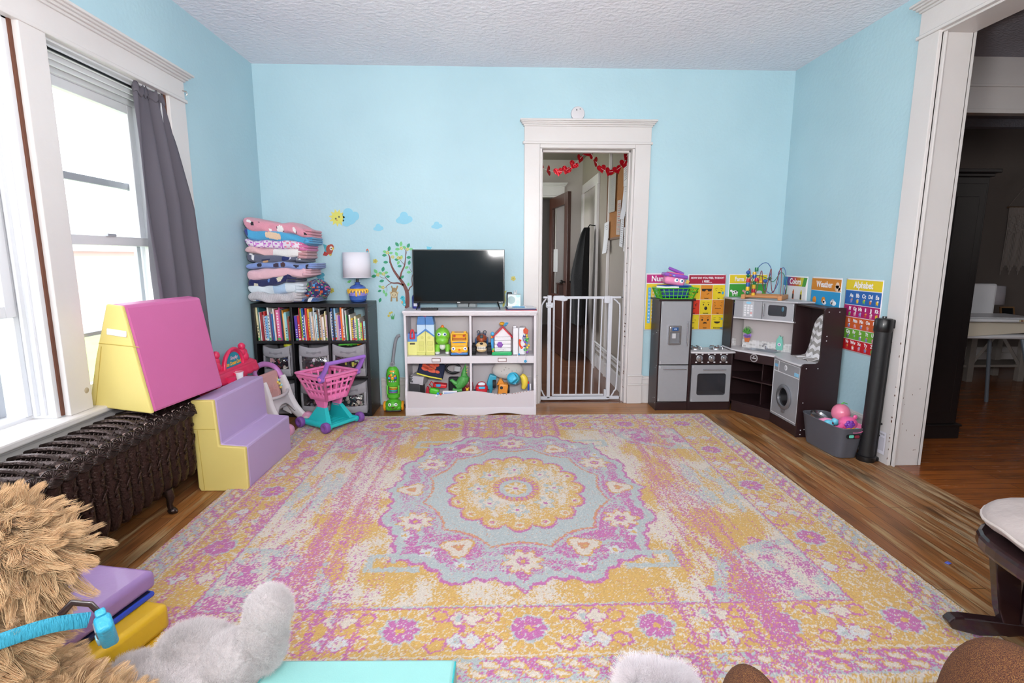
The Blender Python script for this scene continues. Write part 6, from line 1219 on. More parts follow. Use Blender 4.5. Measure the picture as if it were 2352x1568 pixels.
_ck.inputs['Color1'].default_value = lin('e0dedf'); _ck.inputs['Color2'].default_value = lin('b8b6b4'); _ck.inputs['Mortar'].default_value = lin('e6e4e4'); bsn.l(_ck.outputs[0], bsn.b.inputs['Base Color']); bsn.b.inputs['Roughness'].default_value = .4
MB(HM).box(.03, L2, .118, .124, .494, .556, bsn.m).obj('backsplash', K); kb(1.880, 1.96, 4.143, 4.150, .494, .556, n='backsplash', mat=bsn.m); MB(HM).box(.03, L2, .124, .128, .494, .735, C('b8b0b0', .5)).obj('hutch_back_panel', K)
# printed plant and soap bottle on the back panel
def onb(x, z): return (x, z)
m = MB(HM)
for k in range(13): a = -1.15+2.3*k/12; l = .055-.012*abs(a); m.prism([(.075+.006*math.cos(a+PI), .600), (.075+l*math.sin(a)*.9-.004, .603+l*math.cos(a)*.8), (.075+l*1.15*math.sin(a), .606+l*1.1*math.cos(a)), (.081, .600)], .100-.0003*k, .102, ['3f8a34', '5aa840', '2f6a2a'][k % 3], 'y')
m.obj('plant_print_leaves', K)
m = MB(HM)
for k in range(10): m.lathe([(.012, 0), (.008, .003)], ['8a68b4', 'a080c4', '7858a4'][k % 3], 10, TR((.055+.0045*k, .0995, .588+.008*math.sin(k*2.3)), (PI/2, 0, 0)))
m.prism([(.058, .540), (.090, .540), (.098, .578), (.050, .578)], .098, .102, 'c8703c', 'y'); m.obj('plant_print_pot', K)
m = MB(HM); x_ = L2*.72; m.prism([(x_-.022, .505), (x_+.022, .505), (x_+.024, .55), (x_+.020, .585), (x_+.014, .595), (x_+.018, .612), (x_+.006, .605), (x_-.004, .618), (x_-.012, .600), (x_-.022, .585), (x_-.026, .55)], .100, .114, C('7cc4b4', .4), 'y'); m.lathe([(.013, 0), (.012, .001)], 'e8e0e8', 18, TR((x_, .0995, .548), (PI/2, 0, 0))); m.lathe([(.007, .001), (.006, .002)], '8a68a0', 14, TR((x_, .0995, .548), (PI/2, 0, 0))); m.obj('soap_bottle_print', K, bev=.002)
m = MB(HM); m.lathe([(.004, 0), (.003, .002)], 'e8e8ec', 10, TR((wb+.0, -.001, .862), (PI/2, 0, 0))); m.lathe([(.004, 0), (.003, .002)], 'e8e8ec', 10, TR((wb+.0, -.001, .752), (PI/2, 0, 0))); m.obj('microwave_screws', K)
# washer
kb(2.045, 2.29, 3.690, 3.700, 0, .49, n='washer_side_panel')
m = MB(); m.prism([(x-KX, y-KY) for x, y in [(2.29, 3.690), (2.035, 3.690), (2.020, 3.60), (2.012, 3.50), (2.018, 3.345), (2.29, 3.345)]], .488, .500, lite, 'z'); m.obj('washer_top', K, bev=.002)
def wb_(y0, y1, z0, z1, n, mat, p=None, x=2.046, th=.008, r=.001): return MB().box(x-th-KX, x-KX, y0-KY, y1-KY, z0, z1, mat, r).obj(n, p or K)
wf = wb_(3.345, 3.688, .070, .486, 'washer_front', sil); wb_(3.345, 3.688, 0, .068, 'kick_board', esp)
m = MB()
for a, b, c, d_ in ((3.355, 3.680, .392, .397), (3.355, 3.680, .085, .089), (3.355, 3.359, .085, .474), (3.676, 3.680, .085, .474), (3.355, 3.680, .470, .474), (3.615, 3.619, .397, .470)): m.box(2.0365-KX, 2.038-KX, a-KY, b-KY, c, d_, 'e2e2e6')
m.box(2.0362-KX, 2.038-KX, 3.632-KY, 3.668-KY, .425, .445, '7ab8dc'); m.box(2.0362-KX, 2.038-KX, 3.368-KY, 3.418-KY, .404, .428, '8cc8e8', .0003); m.lathe([(.019, 0), (.017, .001)], 'e6e6ea', 20, TR((2.038-KX, 3.530-KY, .438), (0, -PI/2, 0))); m.lathe([(.012, .001), (.010, .002)], 'b8b8be', 20, TR((2.038-KX, 3.530-KY, .438), (0, -PI/2, 0))); m.obj('control_print', wf)
m = MB(); T = TR((2.038-KX, 3.515-KY, .232), (0, -PI/2, 0)); m.lathe([(.088, 0), (.090, .010), (.082, .016), (.066, .016), (.064, .002)], C('8f9096', .3, .6), 40, T, cap=False); dr = m.obj('porthole_ring', wf)
MB().prism([(3.490-KY, .150), (3.540-KY, .150), (3.528-KY, .118), (3.502-KY, .118)], 2.026-KX, 2.038-KX, C('8f9096', .3, .6), 'x').obj('porthole_latch', dr, bev=.003); m = MB(); m.lathe([(.066, .003), (.001, .004)], C('141418', .12), 40, T); m.obj('porthole_glass', dr)
m = MB(); ep = [(2.030, 0), (2.293, 0), (2.293, .878), (2.172, .878), (2.158, .872), (2.150, .858), (2.150, .53), (2.143, .512), (2.128, .505), (2.052, .505), (2.038, .498), (2.030, .484)]; m.prism([(x-KX, z) for x, z in ep], 3.330-KY, 3.343-KY, esp, 'y'); en = m.obj('end_panel', K, bev=.001)
m = MB(); screws(m, [(x, 3.330, z) for x, z in ((2.062, .474), (2.14, .474), (2.06, .24), (2.06, .05), (2.06, .02), (2.085, .055), (2.18, .85), (2.18, .69), (2.18, .66), (2.25, .85))], '-y', .004); m.obj('end_screws', en)
MB().prism([(x-KX, y-KY) for x, y in [(2.170, 3.69), (2.293, 3.69), (2.293, 3.343), (2.160, 3.343)]], .862, .872, esp, 'z').obj('alcove_top', K)
kb(2.283, 2.293, 3.343, 3.69, .50, .862, n='alcove_back')
# chevron cover
chv = N('chevron_cloth'); tc = chv.n('TexCoord'); sp_ = chv.n('SeparateXYZ'); chv.l(tc.outputs['Object'], sp_.inputs[0])
def mth(op, a, b=None):
    x = chv.n('Math', operation=op)
    for i, q_ in enumerate((a, b)):
        if q_ is None: continue
        if isinstance(q_, (int, float)): x.inputs[i].default_value = q_
        else: chv.l(q_, x.inputs[i])
    return x.outputs[0]
tri = mth('MULTIPLY', mth('ABSOLUTE', mth('SUBTRACT', mth('FRACT', mth('MULTIPLY', sp_.outputs['Y'], 16)), .5)), .04)
st2 = mth('GREATER_THAN', mth('FRACT', mth('MULTIPLY', mth('ADD', sp_.outputs['Z'], tri), 19)), .5)
mx = chv.n('MixRGB'); chv.l(st2, mx.inputs[0]); mx.inputs[1].default_value = lin('e6e4e6'); mx.inputs[2].default_value = lin('a39f9c'); chv.l(mx.outputs[0], chv.b.inputs['Base Color']); chv.b.inputs['Roughness'].default_value = .9
def ib(u, v):
    z = .50+.315*v; hw = .092*(1 if v < .72 else math.sqrt(max(.02, 1-((v-.72)/.29)**2))); y = 3.510+hw*(2*u-1)+.03*(v-.5)*-1
    return (2.268-.030*math.sin(v*2.2+.6)*(.4+.6*math.sin(u*PI))-.05*(1-v)**3+.004*math.sin(u*13+v*7), y, z)
m = MB(); m.grid(lambda u, v: ib(u, v), 24, 36, chv.m); m.grid(lambda u, v: (2.235-.10*v+.01*math.sin(u*9), 3.42+.20*u+.02*v, .515-.010*v+.006*math.sin(u*14+v*5)), 20, 10, chv.m); io = m.obj('ironing_board_cover', None, solid=.006); tag(io, 'grey and white chevron cloth propped in the washer alcove', 'cloth')

# ------------------------------------------------------------ things on top of the kitchen
bg_ = C('5cc832', .35, coat=.1)
def basket(name, label, loc, rz, w0, w1, d0, d1, h, mat, nx_, ny_, nz_, rows_):
    t = thing(name, label, 'basket', loc, rz)
    def P(fx, fy, f): return ((w0+(w1-w0)*f)/2*(2*fx-1), (d0+(d1-d0)*f)/2*(2*fy-1), h*f)
    sds = [lambda f, z: P(f, 0, z), lambda f, z: P(1, f, z), lambda f, z: P(1-f, 1, z), lambda f, z: P(0, 1-f, z)]
    m = MB()
    for q_, sd in enumerate(sds):
        k_ = nx_ if q_ % 2 == 0 else ny_
        for i in range(k_+1): m.tube([sd(i/k_, 0), sd(i/k_, 1)], .0026 if 0 < i < k_ else .006, mat, 6)
        for j in range(rows_+1): m.tube([sd(0, j/rows_), sd(.5, j/rows_), sd(1, j/rows_)], .0026 if 0 < j else .005, mat, 6)
    m.grid(lambda u, v: P(u, v, .02), 2, 2, mat); m.obj('lattice', t)
    m = MB(); r_ = []
    for sd in sds: r_ += [sd(i/6, 1) for i in range(6)]
    m.tube(r_, .006, mat, 8, closed=True, flat=(.7, 1.6)); m.obj('rim', t); return t
t = basket('plastic_basket', 'green plastic basket with open lattice on top of the toy fridge', (1.412, 4.07, .8845), 0, .235, .305, .13, .165, .082, bg_, 8, 4, 1, 3)
m = MB(); m.tube([(-.10, -.078, .088), (-.02, -.084, .090), (.0, -.084, .089)], [.008, .008, .007], C('e4e2e4', .4), 10); m.tube([(-.155, -.04, .092), (-.13, -.074, .090), (-.10, -.078, .088)], .008, C('e4e2e4', .4), 10); m.obj('handle', t)
m = MB(); m.tube([(.098, -.080, .088), (.104, -.080, .100), (.112, -.080, .088)], .003, bg_, 8); m.obj('handle_loop', t)
one(MB().box(-.105, .105, -.05, .05, .0, .09, C('1c3f8a', .5), .012).box(-.118, .118, -.062, .062, .086, .096, C('1c4fa8', .35), .004), 'plastic_tray', 'dark blue plastic bin nested inside the green basket', 'tray', (1.405, 4.075, .891))
t = thing('toy_picnic_basket', 'pink toy picnic basket with purple lid and big eyes on the blue bin', 'toy', (1.395, 4.08, .988), math.radians(-5), rot=(0, math.radians(9), math.radians(-5)))
m = MB(); pkb = C('e88ab4', .4, bump=.5, bscale=60, var=.1, vscale=40); m.box(-.078, .080, -.055, .055, 0, .068, pkb, .026, seg=4); b_ = m.obj('body', t)
m = MB(); lv = C('9050b8', .3, coat=.2); m.box(-.092, .094, -.062, .062, .060, .088, lv, .013, seg=3); m.box(-.06, .06, -.04, .04, .084, .096, C('e05a90', .35), .01); m.obj('lid', t)
MB().tube([(-.058, -.01, .125), (-.03, -.01, .118), (.03, -.01, .104), (.062, -.01, .094)], [.011, .012, .012, .013], lv, 12).obj('handle', t)
for x in (.008, .048): m = MB(); T = TR((x, -.056, .040), (PI/2, 0, 0)); m.lathe([(.0165, 0), (.015, .004), (.008, .006)], 'f4f4f8', 22, T); m.lathe([(.008, .0055), (.007, .0075)], '3a88c8', 16, T @ TR((.002, .002, 0))); m.lathe([(.0045, .0075), (.003, .0085)], '10141c', 12, T @ TR((.002, .002, 0))); m.obj('eye', b_)
m = MB(); m.box(-.055, -.038, -.065, -.060, .068, .076, 'e05a28', .002); m.box(-.025, -.010, -.065, -.060, .068, .076, '6ac8e0', .002); m.box(.062, .088, -.068, -.058, .052, .080, 'd8b048', .005, M=TR((0, 0, 0), (0, .3, 0))); m.text('Pp'[1:], .014, (.078, -.0695, .046), '7a3a80', ext=.0004, bold=.0006); m.obj('buttons', t)
# bead maze
t = thing('bead_maze', 'wooden bead maze toy with red, blue and green wires on the kitchen top', 'toy', (2.070, 3.955, .8885), math.radians(-40))
WS = lambda L: [(a*.84, b*1.15, .03+(c-.03)*1.42) for a, b, c in L]
wd_ = C('bd8452', .5, var=.12, vscale=20, stretch=(1, 8, 8), bump=.05)
for x in (-.128, .128): MB().box(x-.015, x+.015, -.115, .115, 0, .034, wd_, .004).obj('end_block', t)
for y in (-.095, .095): MB().cyl((-.120, y, .022), (.120, y, .022), .011, wd_, n=14).obj('dowel', t)
red_w, blu_w, gre_w = C('7a1c2a', .3, coat=.3), C('28549a', .3, coat=.3), C('1f7a62', .3, coat=.3)
MB().tube(smooth_path(WS([(-.12, -.085, .03), (-.13, -.085, .10), (-.115, -.085, .17), (-.085, -.085, .04), (-.055, -.08, .03), (-.020, -.075, .16), (.0, -.07, .08), (.025, -.065, .05), (.055, -.065, .17), (.065, -.065, .09), (.09, -.065, .05), (.135, -.075, .175), (.150, -.08, .10), (.150, -.085, .03)]), 8), .0026, red_w, 8).obj('red_wire', t)
MB().tube(smooth_path(WS([(-.150, .0, .03), (-.13, .0, .11), (-.06, .0, .185), (.0, .0, .20), (.04, .0, .16), (.015, .0, .11), (-.01, .0, .07), (.05, .0, .04), (.10, .0, .09), (.10, .0, .15), (.14, .0, .175), (.165, .0, .12), (.155, .0, .03)]), 8), .0026, blu_w, 8).obj('blue_wire', t)
MB().tube(smooth_path(WS([(-.150, .085, .03), (-.15, .085, .09), (-.11, .085, .13), (-.03, .085, .12), (.04, .085, .10), (.10, .085, .15), (.15, .085, .10), (.152, .085, .03)]), 8), .0026, gre_w, 8).obj('green_wire', t)
br_, bb_, byl, bgn = C('c02434', .3, coat=.2), C('2858a8', .3, coat=.2), C('e8b428', .3, coat=.2), C('1f7a52', .3, coat=.2)
for kind, p, mt in (('s', (-.127, -.085, .150), bb_), ('d', (-.125, -.085, .132), bgn), ('c', (-.122, -.085, .108), br_), ('c', (-.122, -.085, .086), bb_), ('c', (-.122, -.085, .064), byl), ('s', (-.120, -.085, .042), bgn), ('s', (-.072, -.083, .034), byl), ('c', (-.085, -.0, .165), bgn), ('c', (-.100, -.0, .142), byl), ('c', (-.085, -.04, .128), bb_), ('c', (-.066, -.04, .112), br_), ('s', (-.095, 0, .095), bgn), ('c', (-.098, 0, .072), byl), ('c', (-.098, 0, .050), br_), ('s', (-.030, -.03, .102), byl), ('s', (.0, -.02, .105), bb_), ('d', (.022, .03, .118), bgn)):
    m = MB(); p = WS([p])[0]
    if kind == 's': m.ball(p, .015, mt, 16, 10)
    elif kind == 'd': m.lathe([(.004, -.013), (.017, 0), (.004, .013)], mt, 16, TR(p))
    else: m.lathe([(.004, -.0145), (.013, -.0145), (.014, 0), (.013, .0145), (.004, .0145)], mt, 18, TR(p))
    m.obj('bead', t)
# ------------------------------------------------------------ classroom posters
def pframe(name, label, loc, rz, w, h):
    t = thing(name, label, 'poster', loc, rz)
    MB().grid(lambda u, v: (w*u, -.0012-.003*max(0, .12-v)**1.5*8*u, h*v), 12, 12, 'e6e4e8').obj('sheet', t, solid=.0008); return t
def R(m, x0, x1, z0, z1, h, k=1): m.box(x0, x1, -.0022-.0006*k, -.0014, z0, z1, C(h, .42, var=.02))
def El(m, x, z, a, b, h, k=2, n=16): m.lathe([(1, 0), (.96, .0004)], h, n, TR((x, -.0024-.0006*k, z), (PI/2, 0, 0), (a, b, 1)))
def Tx(m, s, size, x, z, h, k=3, bold=.0004, **kw): m.text(s, size, (x, -.0026-.0006*k, z), h, ext=.0003, bold=bold, **kw)
def Pg(m, pts, h, k=2): m.prism(pts, -.0024-.0006*k, -.0016, h, 'y')
WH = 'f0eef2'
# numbers
t = pframe('numbers_poster', 'yellow numbers chart poster mostly hidden behind the toy fridge', (1.222, D, .612), 0, .315, .462)
m = MB(); R(m, .008, .307, .385, .452, 'b82878'); R(m, .008, .307, .008, .378, 'e2c62c'); m.obj('printed_background', t)
m = MB(); Tx(m, 'Numbers', .062, .150, .418, WH, bold=.0016, sx=.9); m.obj('title_lettering', t)
m = MB()
for c in range(10):
    x = .022+.0275*c; R(m, x, x+.024, .058, .348, ['5aaede', 'e0c040', '5aaede', 'e0a040'][c % 4], 2)
m.obj('number_columns', t)
m = MB()
for c in range(10):
    for r in range(10): Tx(m, str(r*10+c+1), .017, .034+.0275*c, .333-.0285*r, WH, bold=.0005, sx=.85)
m.obj('number_lettering', t)
# feelings
t = pframe('feelings_poster', 'yellow and orange feelings face poster headed by a crimson banner', (1.567, D, .612), 0, .315, .455)
m = MB(); R(m, .008, .307, .378, .447, 'a81838'); cols = ['e6cc28', 'dc8c2a', 'e6cc28', 'd83820', 'e6cc28', 'dc8c2a', 'e6cc28', 'dc8c2a', 'e6cc28']
for k in range(9): c, r = k % 3, k//3; R(m, .008+.1005*c, .1055+.1005*c, .250-.121*r, .368-.121*r, cols[k])
m.obj('printed_background', t)
m = MB(); Tx(m, 'HOW DO YOU FEEL TODAY?', .0225, .157, .424, WH, bold=.0006, sx=.92); Tx(m, 'I FEEL...', .026, .155, .396, WH, bold=.0008, shear=.15)
for k, w_ in enumerate(('Happy', 'Excited', 'Sad', 'Angry', 'Surprised', 'Sick', 'Calm', 'Scared', 'Embarrassed')): Tx(m, w_, .0125, .057+.1005*(k % 3), .260-.121*(k//3), '3a2a14', bold=.0004, sx=.9)
m.obj('lettering', t)
m = MB(); ink = '2c2420'
def eye(x, z, a=.004, b=.007): El(m, x, z, a, b, ink)
def brow(x, z, s): m.tube([(x-.010, -.0036, z-.003*s), (x, -.0036, z+.003), (x+.010, -.0036, z+.003*s-.0)], .0012, ink, 5)
def mouth(x, z, w, up, h=ink, k=2): Pg(m, [(x+w*math.cos(a), z+(w*.62*math.sin(a) if up else -w*.62*math.sin(a))) for a in [PI*i/12 for i in range(13)]], h, k)
for k in range(9):
    x, z = .057+.1005*(k % 3), .316-.121*(k//3)
    if k == 0: mouth(x+.006, z, .026, False); mouth(x+.006, z-.008, .014, False, 'c83828', 3); brow(x+.026, z+.024, -1)
    elif k == 1: Pg(m, [(x-.042, z+.022), (x+.042, z+.022), (x+.038, z+.002), (x+.014, z), (x+.004, z+.014), (x-.004, z+.014), (x-.014, z), (x-.038, z+.002)], ink); m.tube([(x+.002, -.0036, z-.022), (x+.014, -.0036, z-.020), (x+.022, -.0036, z-.012)], .002, ink, 5)
    elif k == 2: brow(x-.022, z+.022, 1); brow(x+.022, z+.022, -1); m.tube([(x-.026, -.0036, z+.008), (x-.018, -.0036, z+.006)], .0012, ink, 5); m.tube([(x+.026, -.0036, z+.008), (x+.018, -.0036, z+.006)], .0012, ink, 5); mouth(x+.004, z-.014, .014, True); El(m, x+.032, z-.012, .009, .012, '3a9ad0', 3)
    elif k == 3: eye(x-.018, z+.006); eye(x+.018, z+.006); m.tube([(x-.028, -.0036, z+.022), (x-.008, -.0036, z+.014)], .002, ink, 5); m.tube([(x+.028, -.0036, z+.022), (x+.008, -.0036, z+.014)], .002, ink, 5); m.tube([(x-.014, -.0036, z-.018), (x+.014, -.0036, z-.018)], .002, ink, 5)
    elif k == 4: eye(x-.020, z+.014); eye(x+.020, z+.014); brow(x-.02, z+.030, 1); brow(x+.02, z+.030, -1); El(m, x, z-.016, .013, .014, ink)
    elif k == 5:
        for s in (-1, 1): m.tube([(x+s*.032, -.0036, z+.012), (x+s*.018, -.0036, z+.006), (x+s*.032, -.0036, z)], .0014, ink, 5); m.tube([(x+s*.034, -.0036, z+.034), (x+s*.022, -.0036, z+.026)], .0014, ink, 5)
        m.tube([(x-.024+.008*i, -.0036, z-.018+.004*(i % 2)) for i in range(7)], .0022, ink, 5)
    elif k == 6: m.tube([(x-.026, -.0036, z+.008), (x-.012, -.0036, z+.010)], .0014, ink, 5); m.tube([(x+.026, -.0036, z+.008), (x+.012, -.0036, z+.010)], .0014, ink, 5); m.tube([(x-.012, -.0036, z-.014), (x+.012, -.0036, z-.014)], .002, ink, 5)
    elif k == 7: eye(x-.024, z+.010, .006, .009); eye(x+.024, z+.010, .006, .009); brow(x-.024, z+.030, -1); brow(x+.024, z+.030, 1); mouth(x, z-.020, .018, True)
    else:
        for s in (-1, 1): brow(x+s*.024, z+.014, 0); brow(x+s*.024, z+.026, -s)
        mouth(x, z-.004, .026, False); El(m, x+.038, z+.018, .006, .009, '3a9ad0', 3)
m.obj('face_prints', t)
MB().box(.285, .307, -.0036, -.0015, .010, .022, '3a78b8').obj('corner_mark', t)
# farm
t = pframe('farm_poster', 'green farm animal poster behind the bead maze', (1.902, D, .603), 0, .32, .466)
m = MB(); R(m, .008, .312, .392, .458, 'e2c828'); R(m, .008, .312, .235, .385, '3c9a38'); R(m, .008, .312, .008, .230, '1f3f7a'); m.obj('printed_background', t)
m = MB(); Tx(m, 'Farm Animals', .048, .150, .424, WH, bold=.0014, sx=.78); Tx(m, 'Cow', .020, .055, .262, WH, bold=.0006); Tx(m, 'Pig', .020, .155, .262, WH, bold=.0006); Tx(m, 'Sheep', .020, .255, .262, WH, bold=.0006); m.obj('lettering', t)
m = MB()
for x, h in ((.055, 'ece8ea'), (.155, 'e0a0a8'), (.255, 'c8c0cc')):
    El(m, x, .318, .026, .015, h); El(m, x-.030, .330, .010, .009, h)
    for dx in (-.018, -.008, .010, .020): m.box(x+dx-.002, x+dx+.002, -.0036, -.0016, .290, .312, h)
El(m, .060, .322, .007, .006, '1c1c20', 3); El(m, .042, .316, .005, .004, '1c1c20', 3); El(m, .074, .328, .006, .004, '1c1c20', 3); m.obj('animal_prints', t)
# right wall
RZ = -PI/2
t = pframe('colors_poster', 'white poster of crayons headed Colors on the right wall', (XR, 4.150, .60), RZ, .335, .462)
m = MB()
for i, h in enumerate(('2a80b8', '5a3a88', 'b02858', 'c04a30', 'c87828', 'c8c038', '4a9a40')): Pg(m, [(.008+.0427*i, .385), (.008+.0427*(i+1), .385), (min(.327, .028+.0427*(i+1)), .452), (.008 if i == 0 else .028+.0427*i, .452)], h, 1)
m.obj('rainbow_banner', t)
m = MB(); Tx(m, 'Colors', .062, .175, .418, WH, bold=.0016, sx=.88); m.obj('title_lettering', t)
m = MB()
for i, h in enumerate(('8a2838', 'c05a28', 'c8b830', '3a8a40', '2a5aa0', '6a3a90')):
    x = .05+.105*(i % 3); z = .30-.17*(i//3); m.box(x-.009, x+.009, -.0036, -.0016, z-.035, z+.045, h); Pg(m, [(x-.006, z+.045), (x+.006, z+.045), (x+.003, z+.058), (x-.003, z+.058)], h); m.box(x-.009, x+.009, -.0042, -.003, z-.01, z+.025, '2a2420')
m.obj('crayon_prints', t)
t = pframe('weather_poster', 'blue weather poster with orange banner above the washer end panel', (XR, 3.770, .60), RZ, .34, .465)
m = MB(); R(m, .008, .332, .372, .455, 'd0842c'); R(m, .008, .332, .008, .368, '2a98d0'); m.obj('printed_background', t)
m = MB(); Tx(m, 'Weather', .058, .155, .414, WH, bold=.0015, sx=.85)
for x, z, s_ in ((.055, .235, 'Sunny'), (.158, .225, 'Partly'), (.158, .202, 'Sunny'), (.262, .235, 'Cloudy')): Tx(m, s_, .020, x, z, '2a2a30', 4, sx=.85, bold=.0004)
m.obj('lettering', t)
m = MB()
for x, z, a, b in ((.055, .235, .040, .018), (.158, .213, .042, .030), (.262, .235, .045, .018)): Pg(m, rrect(x-a, x+a, z-b, z+b, .014, 3), WH, 2)
El(m, .055, .300, .022, .026, 'e08a28', 3); El(m, .158, .305, .022, .024, 'e08a28', 3); El(m, .172, .288, .022, .014, WH, 4); El(m, .166, .298, .012, .012, WH, 4); El(m, .262, .300, .020, .020, 'c0bcc4', 3); El(m, .276, .292, .026, .016, WH, 4); El(m, .250, .296, .014, .014, 'd8d4dc', 4)
El(m, .300, .395, .030, .022, 'e8c8b0', 2); El(m, .296, .414, .020, .022, 'e8c8b0', 2); El(m, .320, .388, .012, .014, 'e8c8b0', 2)
m.obj('weather_prints', t)
for nm, lb, y in (('Days', 0, 0),): pass
t = pframe('alphabet_poster', 'rainbow-banded alphabet poster nearest the cased opening', (XR, 3.392, .598), RZ, .338, .470)
m = MB(); bands = [('e0c828', .398, .462), ('2462ac', .304, .393), ('a81c68', .226, .300), ('c85a2a', .150, .222), ('6aa838', .082, .146), ('c01c24', .008, .078)]
for h, a, b in bands: R(m, .008, .330, a, b, h)
m.obj('colour_bands', t)
m = MB(); Tx(m, 'Alphabet', .056, .168, .430, WH, bold=.0015, sx=.85); m.obj('title_lettering', t)
m = MB()
for z, ls in ((.362, 'Aa Bb Cc Dd Ee'), (.278, 'Ff Gg Hh Ii Jj Kk'), (.201, 'Ll Mm Nn Oo Pp'), (.129, 'Qq Rr Ss Tt Uu'), (.060, 'Vv Ww Xx Yy Zz')):
    ws = ls.split(' ')
    for i, w_ in enumerate(ws): Tx(m, w_, .034 if z > .3 else .030, .045+(.29/len(ws))*(i+.42), z, WH, bold=.0011, sx=.88)
m.obj('letters', t)
m = MB(); rp = random.Random(4)
for z, n in ((.330, 5), (.246, 6), (.170, 5), (.098, 5), (.030, 5)):
    for i in range(n):
        x = .045+(.29/n)*(i+.42); h = rp.choice(['e8e0e0', 'e8c030', 'c87840', '8a8ac0', 'e0a0b0', '6a6a70', '70b050', 'e8e8f0', 'b04038'])
        El(m, x, z, .011, .011, h); El(m, x+.007, z+.008, .006, .006, rp.choice(['e8e0e0', 'd89040', 'a0a0d0']), 3); m.box(x-.008, x-.004, -.0036, -.0016, z-.016, z-.004, h); m.box(x+.004, x+.008, -.0036, -.0016, z-.016, z-.004, h)
m.obj('letter_pictures', t)
MB().prism([(.306, .010), (.330, .010), (.330, .034), (.300, .018)], -.0036, -.0016, '3a98d8', 'y').obj('corner_mark', t)

# ------------------------------------------------------------ pressure gate in the doorway
gw = C('ccced6', .35, var=.02); YG = 4.30
t = thing('safety_gate', 'white metal safety gate closed across the hall doorway', 'gate', (.723, YG, 0)); gx = lambda x: x-.723
m = MB(); m.box(gx(.375), gx(1.055), -.013, .013, .010, .036, gw, .004); m.box(gx(.40), gx(.965), -.018, .018, .010, .016, gw, .003); m.obj('bottom_rail', t)
for x, w_ in ((.452, .014), (.958, .016)): MB().box(gx(x-w_), gx(x+w_), -.013, .013, .02, .885, gw, .004).obj('upright_post', t)
MB().tube(smooth_path([(gx(.425), 0, .862), (gx(.396), 0, .82), (gx(.388), 0, .74), (gx(.388), 0, .16), (gx(.400), 0, .08), (gx(.425), 0, .03)], 5), .0065, gw, 10).obj('side_tube', t)
MB().tube(smooth_path([(gx(.985), 0, .862), (gx(1.020), 0, .83), (gx(1.040), 0, .75), (gx(1.030), 0, .16), (gx(1.012), 0, .08), (gx(.985), 0, .03)], 5), .0065, gw, 10).obj('side_tube', t)
m = MB(); m.box(gx(.400), gx(.466), -.010, .010, .866, .884, gw, .004); m.box(gx(.944), gx(1.045), -.010, .010, .866, .884, gw, .004); m.obj('top_rail_end', t)
for x0, x1, z in ((1.045, 1.072, .875), (.374, .40, .875), (1.05, 1.072, .023), (.374, .384, .023)): m = MB(); m.cyl((gx(x0), 0, z), (gx(x1), 0, z), .004, C('55575c', .4, .8), n=10); m.cyl((gx(1.064 if x0 > .7 else .374), 0, z), (gx(1.074 if x0 > .7 else .382), 0, z), .012, gw, n=14); m.obj('pressure_bolt', t)
gd = [.490+.0655*k for k in range(7)]
m = MB(); m.box(gx(.484), gx(.945), -.009, .009, .862, .884, gw, .004); m.box(gx(.484), gx(.92), -.008, .008, .040, .056, gw, .004); m.obj('door_rail', t)
for k, x in enumerate(gd):
    r_ = .0085 if k == 0 else .0062
    MB().cyl((gx(x), 0, .048), (gx(x+(.008 if k else 0)), 0, .872), r_, gw, n=12).obj('bar', t)
m = MB(); m.prism([(gx(.482), .855), (gx(.54), .848), (gx(.572), .842), (gx(.600), .852), (gx(.603), .872), (gx(.570), .890), (gx(.49), .888)], -.020, .018, gw, 'y'); m.obj('latch_handle', t, bev=.005)
m = MB(); m.box(gx(.424), gx(.482), -.020, .016, .790, .832, gw, .005)
for a in (.434, .448, .460): m.lathe([(.003, 0), (.002, .001)], '6a6c72', 8, TR((gx(a), -.0205, .822), (PI/2, 0, 0))); m.lathe([(.003, 0), (.002, .001)], '6a6c72', 8, TR((gx(a), -.0205, .800), (PI/2, 0, 0)))
m.box(gx(.436), gx(.470), -.018, .014, .845, .892, gw, .006); m.obj('latch_housing', t)
m = MB(); m.box(gx(.905), gx(.955), -.020, .012, .826, .888, gw, .008); m.obj('hinge_housing', t)
m = MB(); m.box(gx(.925), gx(.942), -.014, .012, .03, .095, gw, .004); m.obj('bottom_hinge', t)

# sensor above the door
m = MB(); T = TR((.640, D-.0005, 2.281), (PI/2, 0, 0)); m.lathe([(.052, 0), (.053, .018), (.050, .026), (.034, .028)], C('d0ccd0', .45), 36, T); o = one(m, 'smoke_alarm', 'round white alarm disc resting above the door frame', 'alarm')
m = MB(); m.lathe([(.006, 0), (.005, .001)], '77747a', 12, TR((.630, D-.0285, 2.306), (PI/2, 0, 0))); m.lathe([(.0045, 0), (.003, .001)], '77747a', 12, TR((.656, D-.0285, 2.312), (PI/2, 0, 0))); m.obj('sensor_hole', o)

# ------------------------------------------------------------ hall things
def heart(s): return [(s*.062*(16*math.sin(a)**3)/16, s*.058*(13*math.cos(a)-5*math.cos(2*a)-2*math.cos(3*a)-math.cos(4*a))/16) for a in [2*PI*i/28 for i in range(28)]]
foil = C('c01424', .16, .55, var=.5, vscale=45, bump=.5, bscale=60)
t = thing('heart_garland', 'string of shiny red foil hearts hanging inside the doorway', 'garland', (.75, 4.52, 1.95))
hp = [(.372, 1.945, 1.1, .3), (.455, 1.912, 1.9, 1.25), (.535, 1.905, .5, .1), (.604, 1.918, .9, .2), (.663, 1.960, 1.1, .2), (.716, 2.010, .8, 1.0), (.768, 2.063, 1.6, .2), (.806, 2.050, 2.4, .9), (.846, 1.988, 2.3, 1.1), (.897, 1.932, .4, .3), (.962, 1.905, 1.0, .4), (1.028, 1.925, .2, .3), (1.084, 1.972, .7, .3), (1.105, 2.03, 1.2, .6)]
